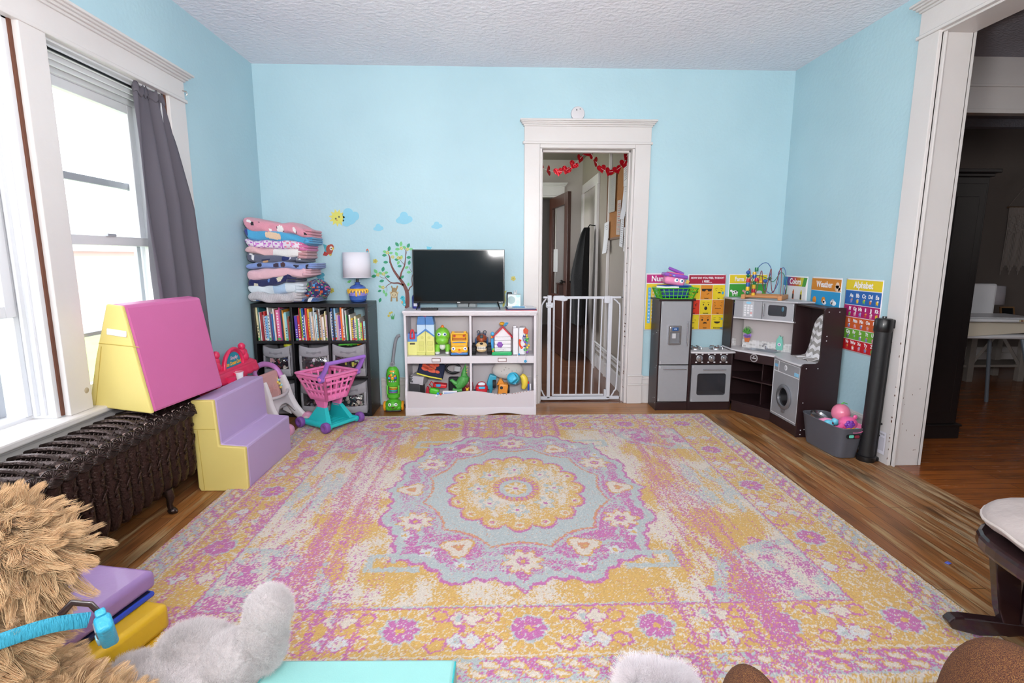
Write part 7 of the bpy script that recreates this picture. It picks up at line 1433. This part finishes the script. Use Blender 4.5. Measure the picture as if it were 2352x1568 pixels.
for x, z, a, y in hp: MB().prism(heart(.68), -.0006, .0006, foil, 'y', TR((x-.75, 0, z-1.95), (0, a-.6, y*.8))).obj('foil_heart', t)
m = MB(); m.tube(smooth_path([(-.40, 0, .0)]+[(x-.75, 0, z-1.95) for x, z, a, y in hp]+[(.375, 0, .12)], 3), .0012, 'd8d0d0', 5); m.obj('string', t)
dk_ = C('40241c', .35, var=.3, vscale=8, stretch=(4, 4, 1))
t = thing('open_wooden_door', 'dark wooden door with long glass panel standing open in the hall', 'door', (.845, 6.02, 0), math.radians(98))
m = MB(); m.box(0, .13, -.02, .02, .02, 1.93, dk_, .004); m.box(.72, .85, -.02, .02, .02, 1.93, dk_, .004); m.box(.13, .72, -.02, .02, 1.80, 1.93, dk_, .004); m.box(.13, .72, -.02, .02, .02, .75, dk_, .004); m.box(.16, .69, -.026, .026, .12, .36, dk_, .01); m.box(.16, .69, -.026, .026, .44, .70, dk_, .01); m.obj('door_frame', t)
MB().box(.13, .72, -.003, .003, .75, 1.80, glass).obj('glass_panel', t); m = MB(); m.cyl((.06, -.02, .92), (.06, -.05, .92), .010, '1c1a18'); m.ball((.06, -.065, .92), .024, '1c1a18', 14, 8); m.cyl((.06, .02, .92), (.06, .05, .92), .010, '1c1a18'); m.ball((.06, .065, .92), .024, '1c1a18', 14, 8); m.obj('door_knob', t)
m = MB(); m.box(.50, .70, -.0042, -.0037, 1.02, 1.30, 'b8b6b6'); T = TR((.6, -.005, 1.18), (PI/2, 0, 0)); m.lathe([(.055, 0), (.055, .0008), (.046, .0008), (.046, 0)], 'c83a3a', 28, T, cap=False); m.box(-.05, .05, -.006, -.0048, -.005, .005, 'c83a3a', M=TR((.6, 0, 1.18), (0, .8, 0))); m.text('NO', .04, (.6, -.006, 1.085), '3a3a3e', ext=.0004); m.text('VAPING', .026, (.6, -.006, 1.05), '3a3a3e', ext=.0004); m.obj('no_smoking_notice', t)
coatm = C('08080a', .95, bump=.4, bscale=60)
t = thing('hanging_coat', 'black coats hanging in a dark bundle on the right hall wall', 'coat', (1.040, 5.80, 0))
def ct(u, v):
    a = 2*PI*u; z = 1.52-v*1.05; w_ = .045+.150*min(1, v*2.0)**.7-.03*v; return (-.01-w_*.55*(1+math.cos(a))*.9+.012*math.sin(a*5+v*3), w_*1.1*math.sin(a)+.010*math.cos(a*7), z)
MB().grid(ct, 40, 24, coatm).obj('coat_body', t); MB().tube([(-.03, 0, 1.50), (.0, 0, 1.55), (.06, 0, 1.54)], .006, coatm, 8).obj('collar_loop', t)
m = MB(); m.box(-.012, 0, -.36, .36, -.31, .31, C('a8703c', .9, bump=.5, bscale=200, var=.2, vscale=40)); t = one(m, 'cork_board', 'cork notice board covered with papers on the right hall wall', 'notice board', (1.13, 4.93, 1.69)); m = MB(); fo = C('6a4426', .5)
for a, b, c, d_ in ((-.37, .37, -.325, -.305), (-.37, .37, .305, .325), (-.37, -.35, -.32, .32), (.35, .37, -.32, .32)): m.box(-.018, 0, a, b, c, d_, fo, .002)
m.obj('frame', t)
for i, (y, z, w_, h_, tl, cl, lb) in enumerate(((-.30, .20, .13, .17, -.1, 'e4e4ea', 'white paper at the top near corner of the cork board'), (-.33, -.02, .16, .30, .10, 'dfdfe6', 'long printed page along the near edge of the cork board'), (-.25, -.26, .12, .28, .12, 'e0e0e6', 'printed page low on the near side of the cork board'), (-.12, -.14, .14, .30, .06, 'b8a8a0', 'coloured flyer in the middle of the cork board'), (.16, .10, .26, .34, .02, 'a8a49c', 'grey patterned sheet on the far half of the cork board'), (.36, -.30, .20, .30, -.06, 'e6e6ec', 'white list hanging off the far lower corner of the cork board'), (-.40, -.34, .09, .20, .05, 'eceaf0', 'white note hanging below the near corner of the cork board'))):
    m = MB(); Mx = TR((0, 0, 0), (tl, 0, 0)); m.grid(lambda u, v: (-.003-.02*(1-v)**2*(i in (5, 1)), w_*(u-.5), h_*(v-.5)), 4, 8, cl, M=Mx)
    for k in range(int(h_/.018)-2): m.box(-.0045, -.0035, -w_*.38, w_*.30*(1-.3*(k % 3)), h_*.38-.018*k, h_*.38-.018*k+.005, '9a9aa2' if i != 3 else ['b04030', '6a6a6a'][k % 2], M=Mx)
    one(m, 'pinned_paper', lb, 'paper', (1.113-.0015*i, 4.86+y, 1.69+z), group='papers pinned to the cork board')
m = MB(); m.box(0, .30, 0, .20, 0, .86, dk_, .004); m.box(-.005, .305, -.005, .205, .86, .88, dk_, .004); one(m, 'hall_cabinet', 'narrow dark wooden cabinet against the right hall wall', 'cabinet', (.80, 6.55, 0))
m = MB(); m.box(0, .75, 0, .5, 0, .008, C('8a8478', .95, bump=.5, bscale=200), .002); one(m, 'door_mat', 'striped grey door mat beyond the open wooden door', 'mat', (0, 8.6, 0))
# ------------------------------------------------------------ grey tub of play food
tg = C('55565e', .45, bump=.1, bscale=300)
t = thing('plastic_storage_tub', 'dark grey plastic tub full of play food between washer and black roll', 'tub', (2.125, 3.115, 0), math.radians(3))
def tb(u, f, o=0):
    a = 2*PI*u; hx, hy = (.068+.022*f+o), (.165+.03*f+o); c, s = math.cos(a), math.sin(a); k = (abs(c)**5+abs(s)**5)**(-1/5)
    return (c*k*hx+.0, s*k*hy, .004+.190*f)
m = MB(); m.grid(lambda u, v: tb(u, v), 56, 10, tg); m.grid(lambda u, v: tb(u, v, -.004), 56, 10, tg); m.add([tb(i/56, 0) for i in range(56)], [tuple(range(56))], tg); m.obj('tub_body', t)
m = MB(); m.tube([tb(i/56, 1, -.001) for i in range(56)], .004, tg, 8, closed=True); m.obj('rim', t)
m = MB(); m.prism(rrect(-.045, .045, .135, .162, .012, 4), -.1935, -.190, '1c1c20', 'y', TR((0, 0, 0))); m.prism(rrect(-.030, .0, .140, .158, .006, 4), -.1945, -.1925, C('6ad0b8', .4), 'y'); m.prism(rrect(.006, .036, .138, .156, .006, 4), -.1945, -.1925, '8a3040', 'y'); m.obj('grip_hole', t)
def food(mb, n, l, x, y, z, rz=0, rot=None):
    o = one(mb, n, l, 'toy', (2.125+x, 3.115+y, z), rz)
    if rot: o.rotation_euler = rot
    return o
o = food(MB().ball((0, 0, 0), (.052, .055, .058), C('e07a98', .25, coat=.5), 28, 16), 'toy_fruit', 'shiny pink toy fruit with green leaf, highest in the grey tub', .030, -.03, .245); MB().tube([(-.005, 0, .055), (.01, -.005, .068), (.03, -.01, .060)], [.004, .006, .003], '58b848', 8, flat=(.6, 1.4)).obj('leaf', o)
pgk = C('e8609a', .28, coat=.4)
o = food(MB().ball((0, 0, 0), (.052, .048, .042), pgk, 26, 14).ball((.035, -.01, .040), (.014, .008, .014), pgk, 12, 8).tube([(-.04, -.01, -.01), (-.07, -.02, -.025), (-.088, -.02, -.020)], [.018, .014, .012], pgk, 12), 'toy_piggy_pot', 'pink pig-shaped toy pot with purple flower in front of the tub', .025, -.11, .205)
m = MB()
for k in range(6): a = 2*PI*k/6; m.ball((-.018+.020*math.cos(a), -.044, .004+.016*math.sin(a)), (.013, .008, .012), C('7a38a8', .3, coat=.3), 12, 8)
m.ball((-.018, -.046, .004), (.018, .008, .016), C('8a48b8', .3, coat=.3), 14, 8); m.obj('flower', o)
food(MB().lathe([(.05, 0), (.056, .018), (.052, .018), (.046, .004)], C('a8a4a6', .15, .9), 28), 'toy_pan', 'silver toy pan leaning on the back left corner of the tub', -.045, .07, .185, rot=(.35, .2, 0))
food(MB().tube([(0, 0, 0), (.03, -.02, .015), (.09, -.05, .01)], [.016, .018, .014], C('e088b0', .35), 12), 'toy_spatula', 'pale pink toy piece against the left rim of the tub', -.075, .02, .175)
food(MB().ball((0, 0, 0), (.030, .024, .022), C('6cc4dc', .35), 18, 10).ball((.045, .005, .008), (.026, .022, .024), C('6cc4dc', .35), 18, 10).ball((.01, -.018, .004), (.010, .006, .008), '5a2838', 10, 6).lathe([(.010, 0), (.010, .05)], C('6cc4dc', .35), 12, TR((-.03, 0, 0), (.4, 1.9, 0))), 'toy_teacup_set', 'light blue toy cups along the left rim of the tub', -.050, -.045, .185)
food(MB().lathe([(.001, 0), (.05, .004), (.064, .012), (.063, .015), (.05, .008)], C('e878a8', .3), 28), 'toy_plate', 'pink toy plate tilted on the near rim of the tub', .035, -.135, .176, rot=(.25, -.15, 0))
food(MB().ball((0, 0, 0), (.016, .014, .012), 'c88a28', 14, 8).ball((.026, .004, .002), (.016, .014, .012), 'c88a28', 14, 8), 'toy_croissant', 'golden brown toy pastry at the near rim of the tub', .0, -.158, .180)
food(MB().ball((0, 0, 0), (.026, .02, .012), C('7ad8c4', .35), 14, 8), 'toy_dish', 'mint green toy dish under the pink plate in the tub', .050, -.165, .178)
food(MB().lathe([(.038, -.006), (.042, 0), (.038, .006)], C('7048a8', .35), 24), 'toy_saucer', 'purple toy saucer edge at the right side of the tub', .070, -.095, .190, rot=(1.2, .3, .9))
food(MB().ball((0, 0, 0), (.018, .016, .014), 'b87838', 12, 8).ball((.02, .02, .004), (.014, .012, .012), 'd8d0cc', 12, 8), 'toy_nut', 'brown and white toy bits behind the pink pot in the tub', .005, -.04, .195)
one(MB().box(-.05, .052, -.14, .135, .01, .15, '3c3438', .03), 'buried_play_food', 'mass of play food filling the grey tub below the surface', 'toys', (2.125, 3.115, 0), math.radians(3), kind='stuff')

# ------------------------------------------------------------ black retractable gate roll
bp_ = C('121214', .32, coat=.1); t = thing('retractable_gate', 'black upright mesh gate roll leaning beside the cased opening', 'gate', (2.225, 2.925, 0), rot=(0, math.radians(1.2), 0))
m = MB(); m.lathe([(.048, .0), (.050, .01), (.050, .03), (.042, .034)], bp_, 32); m.box(-.01, .062, -.03, .03, .0, .03, bp_, .008); m.obj('bottom_cap', t)
m = MB(); m.lathe([(.041, .03), (.041, .80)], C('17171a', .5, bump=.3, bscale=20), 32); m.obj('rolled_mesh', t)
m = MB(); m.box(.036, .052, -.018, .018, .03, .80, bp_, .004); m.obj('spine', t)
m = MB(); m.lathe([(.044, .78), (.047, .79), (.047, .845), (.040, .856), (.012, .858), (.011, .868)], bp_, 32); m.box(.03, .075, -.028, .028, .80, .852, bp_, .008); m.obj('top_cap', t)
for z in (.72, .16): MB().tube(smooth_path([(.048, -.012, z), (.078, -.012, z), (.086, -.012, z+.012), (.086, -.012, z+.058), (.078, -.012, z+.068), (.048, -.012, z+.070)], 4), .007, bp_, 10).obj('latch_bracket', t)
one(MB().box(-.0006, .0006, -.045, .045, 0, .135, C('dcdae4', .6)).text('WARNING', .014, (-.0009, 0, .118), '4a4a52', (PI/2, 0, -PI/2), ext=.0002).box(-.0009, -.0004, -.036, .03, .02, .10, C('c2bfca', .7)), 'instruction_leaflet', 'small white printed leaflet tucked behind the black gate roll', 'leaflet', (2.283, 2.905, .055), rotz=math.radians(0))

# ------------------------------------------------------------ dining room things
wbk = C('171314', .35, bump=.05)
t = thing('wardrobe', 'tall black wardrobe with cornice in the dark dining room', 'wardrobe', (2.585, 3.30, 0))
m = MB(); m.box(0, .52, 0, .26, .0, 1.70, wbk, .003); m.obj('carcass', t)
m = MB(); m.box(.03, .26, -.012, .0, .10, 1.66, wbk, .003); m.box(.07, .22, -.016, -.008, .18, 1.58, wbk, .004); dL = m.obj('door', t)
m = MB(); m.box(.27, .50, -.012, .0, .10, 1.66, wbk, .003); m.box(.31, .46, -.016, -.008, .18, 1.58, wbk, .004); dR = m.obj('door', t)
MB().cyl((.275, -.03, .86), (.275, -.03, 1.06), .005, C('8c8a8e', .3, .8)).cyl((.275, -.03, .88), (.275, -.01, .88), .004, C('8c8a8e', .3, .8)).cyl((.275, -.03, 1.04), (.275, -.01, 1.04), .004, C('8c8a8e', .3, .8)).obj('handle', dR)
m = MB(); m.box(-.01, .535, -.02, .27, 1.70, 1.72, wbk, .004); m.box(-.03, .555, -.045, .28, 1.72, 1.745, wbk, .006); m.obj('cornice', t); MB().box(-.012, .532, -.022, .27, 0, .085, wbk, .004).box(-.02, .54, -.03, .27, .085, .10, wbk, .004).obj('plinth', t)
hcw = C('c8c8cc', .35); t = thing('high_chair', 'white high chair with tray and splayed grey legs in the dining room', 'high chair', (3.78, 3.90, 0), math.radians(-8))
m = MB(); m.box(-.28, .24, -.24, .12, .735, .762, hcw, .012, seg=3); m.box(-.26, .22, -.22, .10, .762, .770, hcw, .004); m.obj('tray', t)
m = MB(); m.box(-.22, .20, -.16, .22, .60, .64, hcw, .03, seg=3); m.prism([(-.24, .62), (.22, .66), (.22, .735), (-.26, .735), (-.27, .66)], -.18, -.165, C('c0b8a8', .5), 'y'); m.box(-.2, .2, .18, .22, .62, 1.0, hcw, .02); m.obj('seat', t)
MB().box(.06, .13, -.2425, -.240, .742, .757, 'b8ae88').box(.07, .085, -.2435, -.2415, .744, .754, '6a3a30').box(.10, .115, -.2435, -.2415, .744, .754, '3a3a3a').obj('warning_sticker', t)
for x, y in ((.19, -.12), (-.22, -.12), (.19, .18), (-.22, .18)): MB().cyl((x, y, .62), (x*1.75, y*1.6+.02, 0), .014, C('7e8894', .35, .5)).obj('leg', t)
cwd = C('8a827c', .6, var=.2, vscale=10); t = thing('console_table', 'pale wooden trestle console table with dark top along the dining room wall', 'table', (4.95, 5.0, 0))
MB().box(-.45, .75, -.16, .20, .50, .53, C('241c1a', .4), .004).obj('table_top', t); MB().box(-.40, .70, -.12, .16, .14, .165, cwd, .003).obj('lower_shelf', t)
for x in (-.30, .22, .62): MB().box(x-.03, x+.03, -.14, -.09, 0, .50, cwd, .003).obj('leg', t); MB().box(x-.03, x+.03, .12, .17, 0, .50, cwd, .003).obj('leg', t)
for a, b in ((-.28, -.05), (.20, -.03)): m = MB(); m.cyl((a, -.115, .17), (b, -.115, .49), .018, cwd, n=4); m.obj('cross_brace', t)
t = thing('table_lamp', 'silver-stemmed table lamp with pale drum shade in the dining room', 'lamp', (4.85, 5.0, .53)); MB().lathe([(.055, 0), (.052, .012), (.015, .03), (.020, .06), (.013, .08), (.013, .15), (.024, .165), (.013, .18), (.012, .24)], C('6a5c5a', .25, .8), 24).obj('stem', t)
MB().lathe([(.128, .225), (.122, .40)], C('b8b4bc', .8), 36, cap=False).obj('lamp_shade', t, solid=.002)
t = thing('photo_frame', 'small brown standing photo frame on the console table', 'picture frame', (5.06, 4.96, .5305), rot=(math.radians(-14), 0, math.radians(-8))); m = MB(); ring(m, rrect(-.065, .065, 0, .20, .002, 1), rrect(-.052, .052, .014, .186, .001, 1), -.006, .006, C('7a5a38', .4)); m.obj('frame', t)
MB().box(-.052, .052, -.002, .002, .014, .186, C('181a1c', .08)).obj('photo', t)
mc = C('8f8580', .95, bump=.4, bscale=200); t = thing('macrame_hanging', 'cream knotted macrame wall hanging in the dark dining room', 'wall hanging', (5.64, 5.53, 0))
MB().cyl((-.20, 0, 1.73), (.20, 0, 1.73), .010, C('6a5038', .6)).obj('dowel', t); MB().tube([(-.19, 0, 1.74), (0, 0, 2.0), (.19, 0, 1.74)], .003, mc, 6).obj('hanging_cord', t)
m = MB()
for k in range(27): x = -.182+.014*k; zb = 1.02+.10*abs(math.sin(k*.45)); m.tube([(x, -.006, 1.73), (x+.004*math.sin(k), -.012, 1.5), (x-.003, -.008, zb)], [.006, .005, .0045], mc, 6)
for r in range(4):
    for k in range(9): m.ball((-.17+.0425*k+(.021 if r % 2 else 0), -.016, 1.66-.05*r-.012*abs(k-4)), (.014, .008, .016), mc, 8, 6)
m.obj('knotted_fringe', t)['kind'] = 'stuff'

# ------------------------------------------------------------ foreground: glider footstool
ddk = C('2a1619', .22, coat=.4); cush = C('b3a8a4', .8, bump=.3, bscale=40, var=.10, vscale=14)
t = thing('glider_footstool', 'dark glossy wooden glider footstool with round-cornered cushion at the right edge', 'footstool', (1.745, 1.255, 0), math.radians(-8))
def cu_(u, v):
    a = 2*PI*u; b = -PI/2+PI*v; c, s = math.cos(a), math.sin(a); k = (abs(c)**3+abs(s)**3)**(-1/3); r_ = math.cos(b)**.45
    return (c*k*.32*r_, s*k*.235*r_, .435+.052*math.sin(b)+.004*math.sin(a*9)*math.cos(b))
m = MB(); m.grid(cu_, 64, 20, cush); cu2 = m.obj('cushion', t); MB().tube([cu_(i/64, .5) for i in range(64)], .0045, C('c4bab4', .7), 8, closed=True).obj('piping', cu2)
sup = lambda i, a, b: ((lambda c, s: (c*(abs(c)**3+abs(s)**3)**(-1/3)*a, s*(abs(c)**3+abs(s)**3)**(-1/3)*b))(math.cos(2*PI*i/40), math.sin(2*PI*i/40)))
m = MB(); m.prism([sup(i, .325, .24) for i in range(40)], .335, .382, ddk, 'z'); m.obj('seat_frame', t, bev=.012)
m = MB(); m.prism([sup(i, .335, .05) for i in range(40)], .300, .335, ddk, 'z', TR((0, -.17, 0))); m.obj('apron', t, bev=.006)
for s in (-1, 1):
    m = MB(); y = s*.155; m.prism([(-.165, .31), (-.225, .305), (-.235, .28), (-.205, .12), (-.170, .03), (-.135, .035), (-.145, .15)], y-.016, y+.016, ddk, 'y'); m.obj('swing_arm', t, bev=.004)
    MB().cyl((-.12, y, .035), (-.12, y, .32), .017, ddk, n=16).obj('upright', t); MB().cyl((.14, y, .035), (.14, y, .32), .017, ddk, n=16).obj('upright', t)
    m = MB(); m.prism([(-.345, .068), (-.330, .085), (-.30, .088), (-.05, .072), (.05, .072), (.32, .085), (.34, .06), (.25, .028), (.0, .045), (-.25, .028), (-.33, .045)], y-.017, y+.017, ddk, 'y', TR((0, s*.0, 0))); m.obj('base_runner', t, bev=.005)
MB().box(-.03, .03, -.17, .17, .03, .062, ddk, .005).obj('base_crossbar', t)

# brown upholstered cushion ends, close to the camera
tw = N('brown_tweed'); tc = tw.n('TexCoord'); n1 = tw.n('TexNoise'); n1.inputs['Scale'].default_value = 620; n1.inputs['Detail'].default_value = 3; tw.l(tc.outputs['Object'], n1.inputs[0]); r_ = tw.n('ValToRGB'); r_.color_ramp.elements[0].position = .38; r_.color_ramp.elements[1].position = .66; r_.color_ramp.elements[0].color = lin('3a1d16'); r_.color_ramp.elements[1].color = lin('8e6634'); e_ = r_.color_ramp.elements.new(.52); e_.color = lin('683c24')
tw.l(n1.outputs['Fac'], r_.inputs[0]); tw.l(r_.outputs[0], tw.b.inputs['Base Color']); tw.b.inputs['Roughness'].default_value = .9; bp = tw.n('Bump'); bp.inputs['Strength'].default_value = .6; bp.inputs['Distance'].default_value = .003; tw.l(n1.outputs['Fac'], bp.inputs['Height']); tw.l(bp.outputs[0], tw.b.inputs['Normal']); tw = tw.m
def lump(a, b, c, name, label, cat, loc, rot):
    m = MB(); m.grid(lambda u, v: ((lambda A, Bv: (a*math.cos(A)*math.cos(Bv)**.8, b*math.sin(A)*math.cos(Bv)**.8, c*math.copysign(abs(math.sin(Bv))**.85, math.sin(Bv))))(2*PI*u, -PI/2+PI*v)), 40, 24, tw); o = one(m, name, label, cat, loc); o.rotation_euler = rot; return o
lump(.100, .155, .245, 'chair_arm', 'larger brown tweed chair arm end in the bottom right corner', 'chair arm', (1.060, .90, .160), (-.12, .10, 0))
lump(.062, .14, .196, 'chair_arm', 'smaller rounded brown tweed chair arm at the bottom edge', 'chair arm', (.540, .92, .152), (0, 0, 0))
# turquoise foam block
tq = C('96cfca', .4, bump=.05, bscale=300, var=.03); t = thing('foam_activity_block', 'flat turquoise vinyl foam block at the bottom edge of the rug', 'foam block', (-.365, 1.02, .0135), math.radians(-1.5))
MB().box(-.252, .252, -.26, .26, 0, .112, tq, .012, seg=3).obj('cushion', t); m = MB()
for s in (-1, 1): m.tube([(s*.249, -.25, .1085), (s*.249, .25, .1085)], .0028, C('3fb8bc', .4), 6)
m.tube([(-.249, .2505, .105), (-.249, .2505, .01)], .0025, C('3fb8bc', .4), 6); m.obj('seam_piping', t)

# ------------------------------------------------------------ furry things
def furmat(h, h2, name):
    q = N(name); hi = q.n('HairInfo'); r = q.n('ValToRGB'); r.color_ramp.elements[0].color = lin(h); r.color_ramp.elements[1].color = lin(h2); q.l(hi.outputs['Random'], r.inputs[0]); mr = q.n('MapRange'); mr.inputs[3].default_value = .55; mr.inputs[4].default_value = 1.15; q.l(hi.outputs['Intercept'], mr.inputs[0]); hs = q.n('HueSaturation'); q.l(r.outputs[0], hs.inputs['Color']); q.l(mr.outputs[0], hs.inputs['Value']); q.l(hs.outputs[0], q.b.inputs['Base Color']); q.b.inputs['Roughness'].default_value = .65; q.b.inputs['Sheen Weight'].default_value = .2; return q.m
def body(balls, name, parent, mt, vox=.012, sm=6):
    """one continuous surface blended from overlapping ellipsoids"""
    mb = bpy.data.metaballs.new(name); mb.resolution = vox; mb.render_resolution = vox; mb.threshold = .05
    for c, r, *rot in balls:
        e = mb.elements.new(type='ELLIPSOID'); e.co = c; e.radius = 1; e.size_x, e.size_y, e.size_z = [x*.72 for x in r]; e.radius = 1.0; e.stiffness = 1.6
        if rot: e.rotation = Euler(rot[0]).to_quaternion()
    mo = bpy.data.objects.new(name, mb); COL.objects.link(mo); dg_ = bpy.context.evaluated_depsgraph_get(); me = bpy.data.meshes.new_from_object(mo.evaluated_get(dg_)); bpy.data.objects.remove(mo)
    me.materials.clear(); me.materials.append(asmat(mt)); me.polygons.foreach_set('use_smooth', [True]*len(me.polygons)); o = bpy.data.objects.new(name, me); COL.objects.link(o)
    if parent: o.parent = parent
    return o
def fur(o, n, L, mt, ch=28, clump=.75, rough=.03, rootr=.0011, tip=.0003, grav=0, seed=1, curl=0, rnd=.05):
    o.data.materials.append(mt); o.modifiers.new('fur', 'PARTICLE_SYSTEM'); ps = o.particle_systems[-1]; ps.seed = seed; s = ps.settings
    s.type = 'HAIR'; s.count = n; s.hair_length = L; s.hair_step = 5; s.use_advanced_hair = True; s.normal_factor = L/4; s.factor_random = L*rnd; s.effector_weights.gravity = 0; s.object_align_factor = (0, 0, grav*L); s.tangent_factor = 0
    s.child_type = 'INTERPOLATED'; s.rendered_child_count = ch; s.child_percent = ch if hasattr(s, 'child_percent') else 0; s.clump_factor = clump; s.clump_shape = .2; s.roughness_1 = rough; s.roughness_1_size = .3; s.roughness_2 = rough; s.roughness_endpoint = rough*.5; s.child_length = 1; s.child_radius = .012
    s.root_radius = 1; s.tip_radius = .2; s.radius_scale = rootr; s.material = len(o.data.materials); s.display_step = 4; s.render_step = 4; s.use_hair_bspline = False
    if curl: s.kink = 'CURL'; s.kink_amplitude = curl; s.kink_frequency = 1.5
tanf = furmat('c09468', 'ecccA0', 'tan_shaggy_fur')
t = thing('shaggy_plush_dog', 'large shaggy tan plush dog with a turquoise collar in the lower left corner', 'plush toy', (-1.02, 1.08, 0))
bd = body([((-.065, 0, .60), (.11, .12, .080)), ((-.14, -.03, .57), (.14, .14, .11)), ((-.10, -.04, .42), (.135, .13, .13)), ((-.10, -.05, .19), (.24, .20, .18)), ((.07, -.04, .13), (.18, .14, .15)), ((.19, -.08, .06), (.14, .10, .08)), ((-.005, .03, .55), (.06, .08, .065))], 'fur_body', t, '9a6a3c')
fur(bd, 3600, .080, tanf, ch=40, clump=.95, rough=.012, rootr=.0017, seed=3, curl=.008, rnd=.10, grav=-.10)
tqc = C('38a8cc', .35, bump=.3, bscale=150, coat=.1)
m = MB(); m.tube(smooth_path([(-.14, -.19, .405), (-.06, -.18, .430), (.03, -.13, .450), (.095, -.07, .445), (.135, -.02, .420)], 6), .016, C('3aa4c4', .6, bump=.8, bscale=300, stretch=(1, 1, .1)), 8, flat=(1, .16)); co = m.obj('collar', t)
m = MB(); Tk = TR((.160, -.010, .390), (.15, .60, -.75)); m.box(-.020, .020, -.016, .016, -.062, .040, tqc, .009, M=Tk, seg=3); m.box(-.012, .012, -.0185, -.014, -.010, .030, C('7a7c84', .15), .002, M=Tk); m.box(-.008, .008, -.022, -.014, -.055, -.018, C('8ec8dc', .15, coat=.5), .006, M=Tk); m.box(-.030, -.012, -.010, .010, .028, .046, tqc, .005, M=Tk); m.obj('buckle', co)
m = MB(); m.tube([(.085, -.03, .440), (.105, -.02, .462), (.135, -.01, .450), (.155, -.005, .415)], .008, C('3a2c2c', .2, coat=.4), 10, flat=(1, .5)); m.obj('leather_loop', co)
# folded foam mats beside the dog
vpu, vyd = C('9a78ac', .32, bump=.08, bscale=60, var=.08, coat=.1), C('d8ac20', .32, bump=.1, bscale=40, var=.08, coat=.1)
def mat_(cx, cy, z0, z1, w_, d_, mt, label, rz):
    m = MB(); m.box(-w_/2, w_/2, -d_/2, d_/2, 0, z1-z0, mt, .018, seg=4); return one(m, 'foam_mat', label, 'foam mat', (cx, cy, z0), math.radians(rz))
mat_(-1.275, 1.372, .200, .258, .41, .36, vpu, 'purple vinyl foam mat on top of the folded stack', -11)
m = MB(); m.box(-.20, .198, -.175, .175, 0, .018, C('1c2040', .4), .008); m.box(.05, .200, .02, .177, .001, .017, C('2a48b8', .4), .006); one(m, 'foam_mat', 'thin dark blue and black mat between the purple and yellow ones', 'foam mat', (-1.268, 1.358, .181), math.radians(-12))
mat_(-1.235, 1.335, .100, .181, .44, .37, vyd, 'upper mustard yellow foam mat in the folded stack', -15)
mat_(-1.225, 1.315, .016, .099, .45, .37, vyd, 'lower mustard yellow foam mat resting on the rug', -13)
# pale plush leg
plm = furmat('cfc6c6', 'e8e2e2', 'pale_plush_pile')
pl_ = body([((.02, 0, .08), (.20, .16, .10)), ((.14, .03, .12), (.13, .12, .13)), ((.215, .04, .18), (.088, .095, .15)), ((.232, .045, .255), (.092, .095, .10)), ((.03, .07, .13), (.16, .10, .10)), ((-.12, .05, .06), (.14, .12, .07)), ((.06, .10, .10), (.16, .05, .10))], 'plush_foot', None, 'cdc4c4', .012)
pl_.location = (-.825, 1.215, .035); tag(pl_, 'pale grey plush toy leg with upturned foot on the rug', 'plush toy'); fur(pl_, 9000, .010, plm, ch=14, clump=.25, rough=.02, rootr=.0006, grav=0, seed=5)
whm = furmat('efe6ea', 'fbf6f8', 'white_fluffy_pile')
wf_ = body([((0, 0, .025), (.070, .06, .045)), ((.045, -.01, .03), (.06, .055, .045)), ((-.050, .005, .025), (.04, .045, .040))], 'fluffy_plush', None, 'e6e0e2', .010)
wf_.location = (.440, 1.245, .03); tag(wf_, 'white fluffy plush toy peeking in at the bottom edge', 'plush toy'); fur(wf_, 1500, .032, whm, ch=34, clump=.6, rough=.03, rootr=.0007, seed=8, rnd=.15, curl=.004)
one(MB().box(-.010, .010, -.008, .008, 0, .004, '5a68c8', .002), 'toy_brick', 'tiny blue plastic scrap on the bare floor near the footstool', 'toy', (1.80, 1.86, 0), .4)

# ------------------------------------------------------------ outdoors beyond the windows
gr_ = C('8ea85c', .95, bump=.6, bscale=30, var=.3, vscale=2)
m = MB(); m.box(-40, XL-.25, -20, 40, -.75, -.60, gr_); g_o = m.obj('lawn'); g_o['label'] = 'green lawn outside the windows'; g_o['category'] = 'grass'; g_o['kind'] = 'stuff'
m = MB(); m.box(-4.6, -3.2, -20, 40, -.60, -.585, C('cfccc8', .9)); m.box(-16, -9.6, -20, 40, -.60, -.59, C('c4c2c0', .9)); struct('trim_10', m)
brk = N('pale_brick_wall'); bt2 = brk.n('TexBrick'); tc = brk.n('TexCoord'); mp = brk.n('Mapping'); mp.inputs['Rotation'].default_value = (PI/2, 0, PI/2); brk.l(tc.outputs['Object'], mp.inputs[0]); brk.l(mp.outputs[0], bt2.inputs[0]); bt2.inputs['Scale'].default_value = 1; bt2.inputs['Brick Width'].default_value = .4; bt2.inputs['Row Height'].default_value = .13; bt2.inputs['Mortar Size'].default_value = .012
bt2.inputs['Color1'].default_value = lin('a98a80'); bt2.inputs['Color2'].default_value = lin('b69a8e'); bt2.inputs['Mortar'].default_value = lin('c0b0a6'); brk.l(bt2.outputs[0], brk.b.inputs['Base Color'])
t = thing('neighbour_building', 'washed-out brick building across the street outside the windows', 'building', (-19, 16, -.6))
MB().box(0, 4, -14, 20, 0, 2.0, brk.m).obj('brick_wall', t); m = MB(); m.box(-.1, 4.2, -14.2, 20.2, 2.0, 3.4, C('e8e6e4', .8)); m.box(-.2, 4.3, -14.3, 20.3, 3.4, 3.6, 'b8b4b0'); m.obj('upper_siding', t)
for y in (-9, -3, 3, 9, 15): MB().box(3.98, 4.22, y, y+1.4, 2.2, 3.1, C('c8ced4', .4)).obj('window', t)
m = MB(); m.tube([(0, 0, 0), (0, 0, -.012), (.008, 0, -.020), (.014, 0, -.014), (.012, 0, -.008)], .0022, 'd8d6dc', 8); one(m, 'ceiling_hook', 'small white hook screwed into the ceiling at right', 'hook', (1.694, 3.665, 2.612))
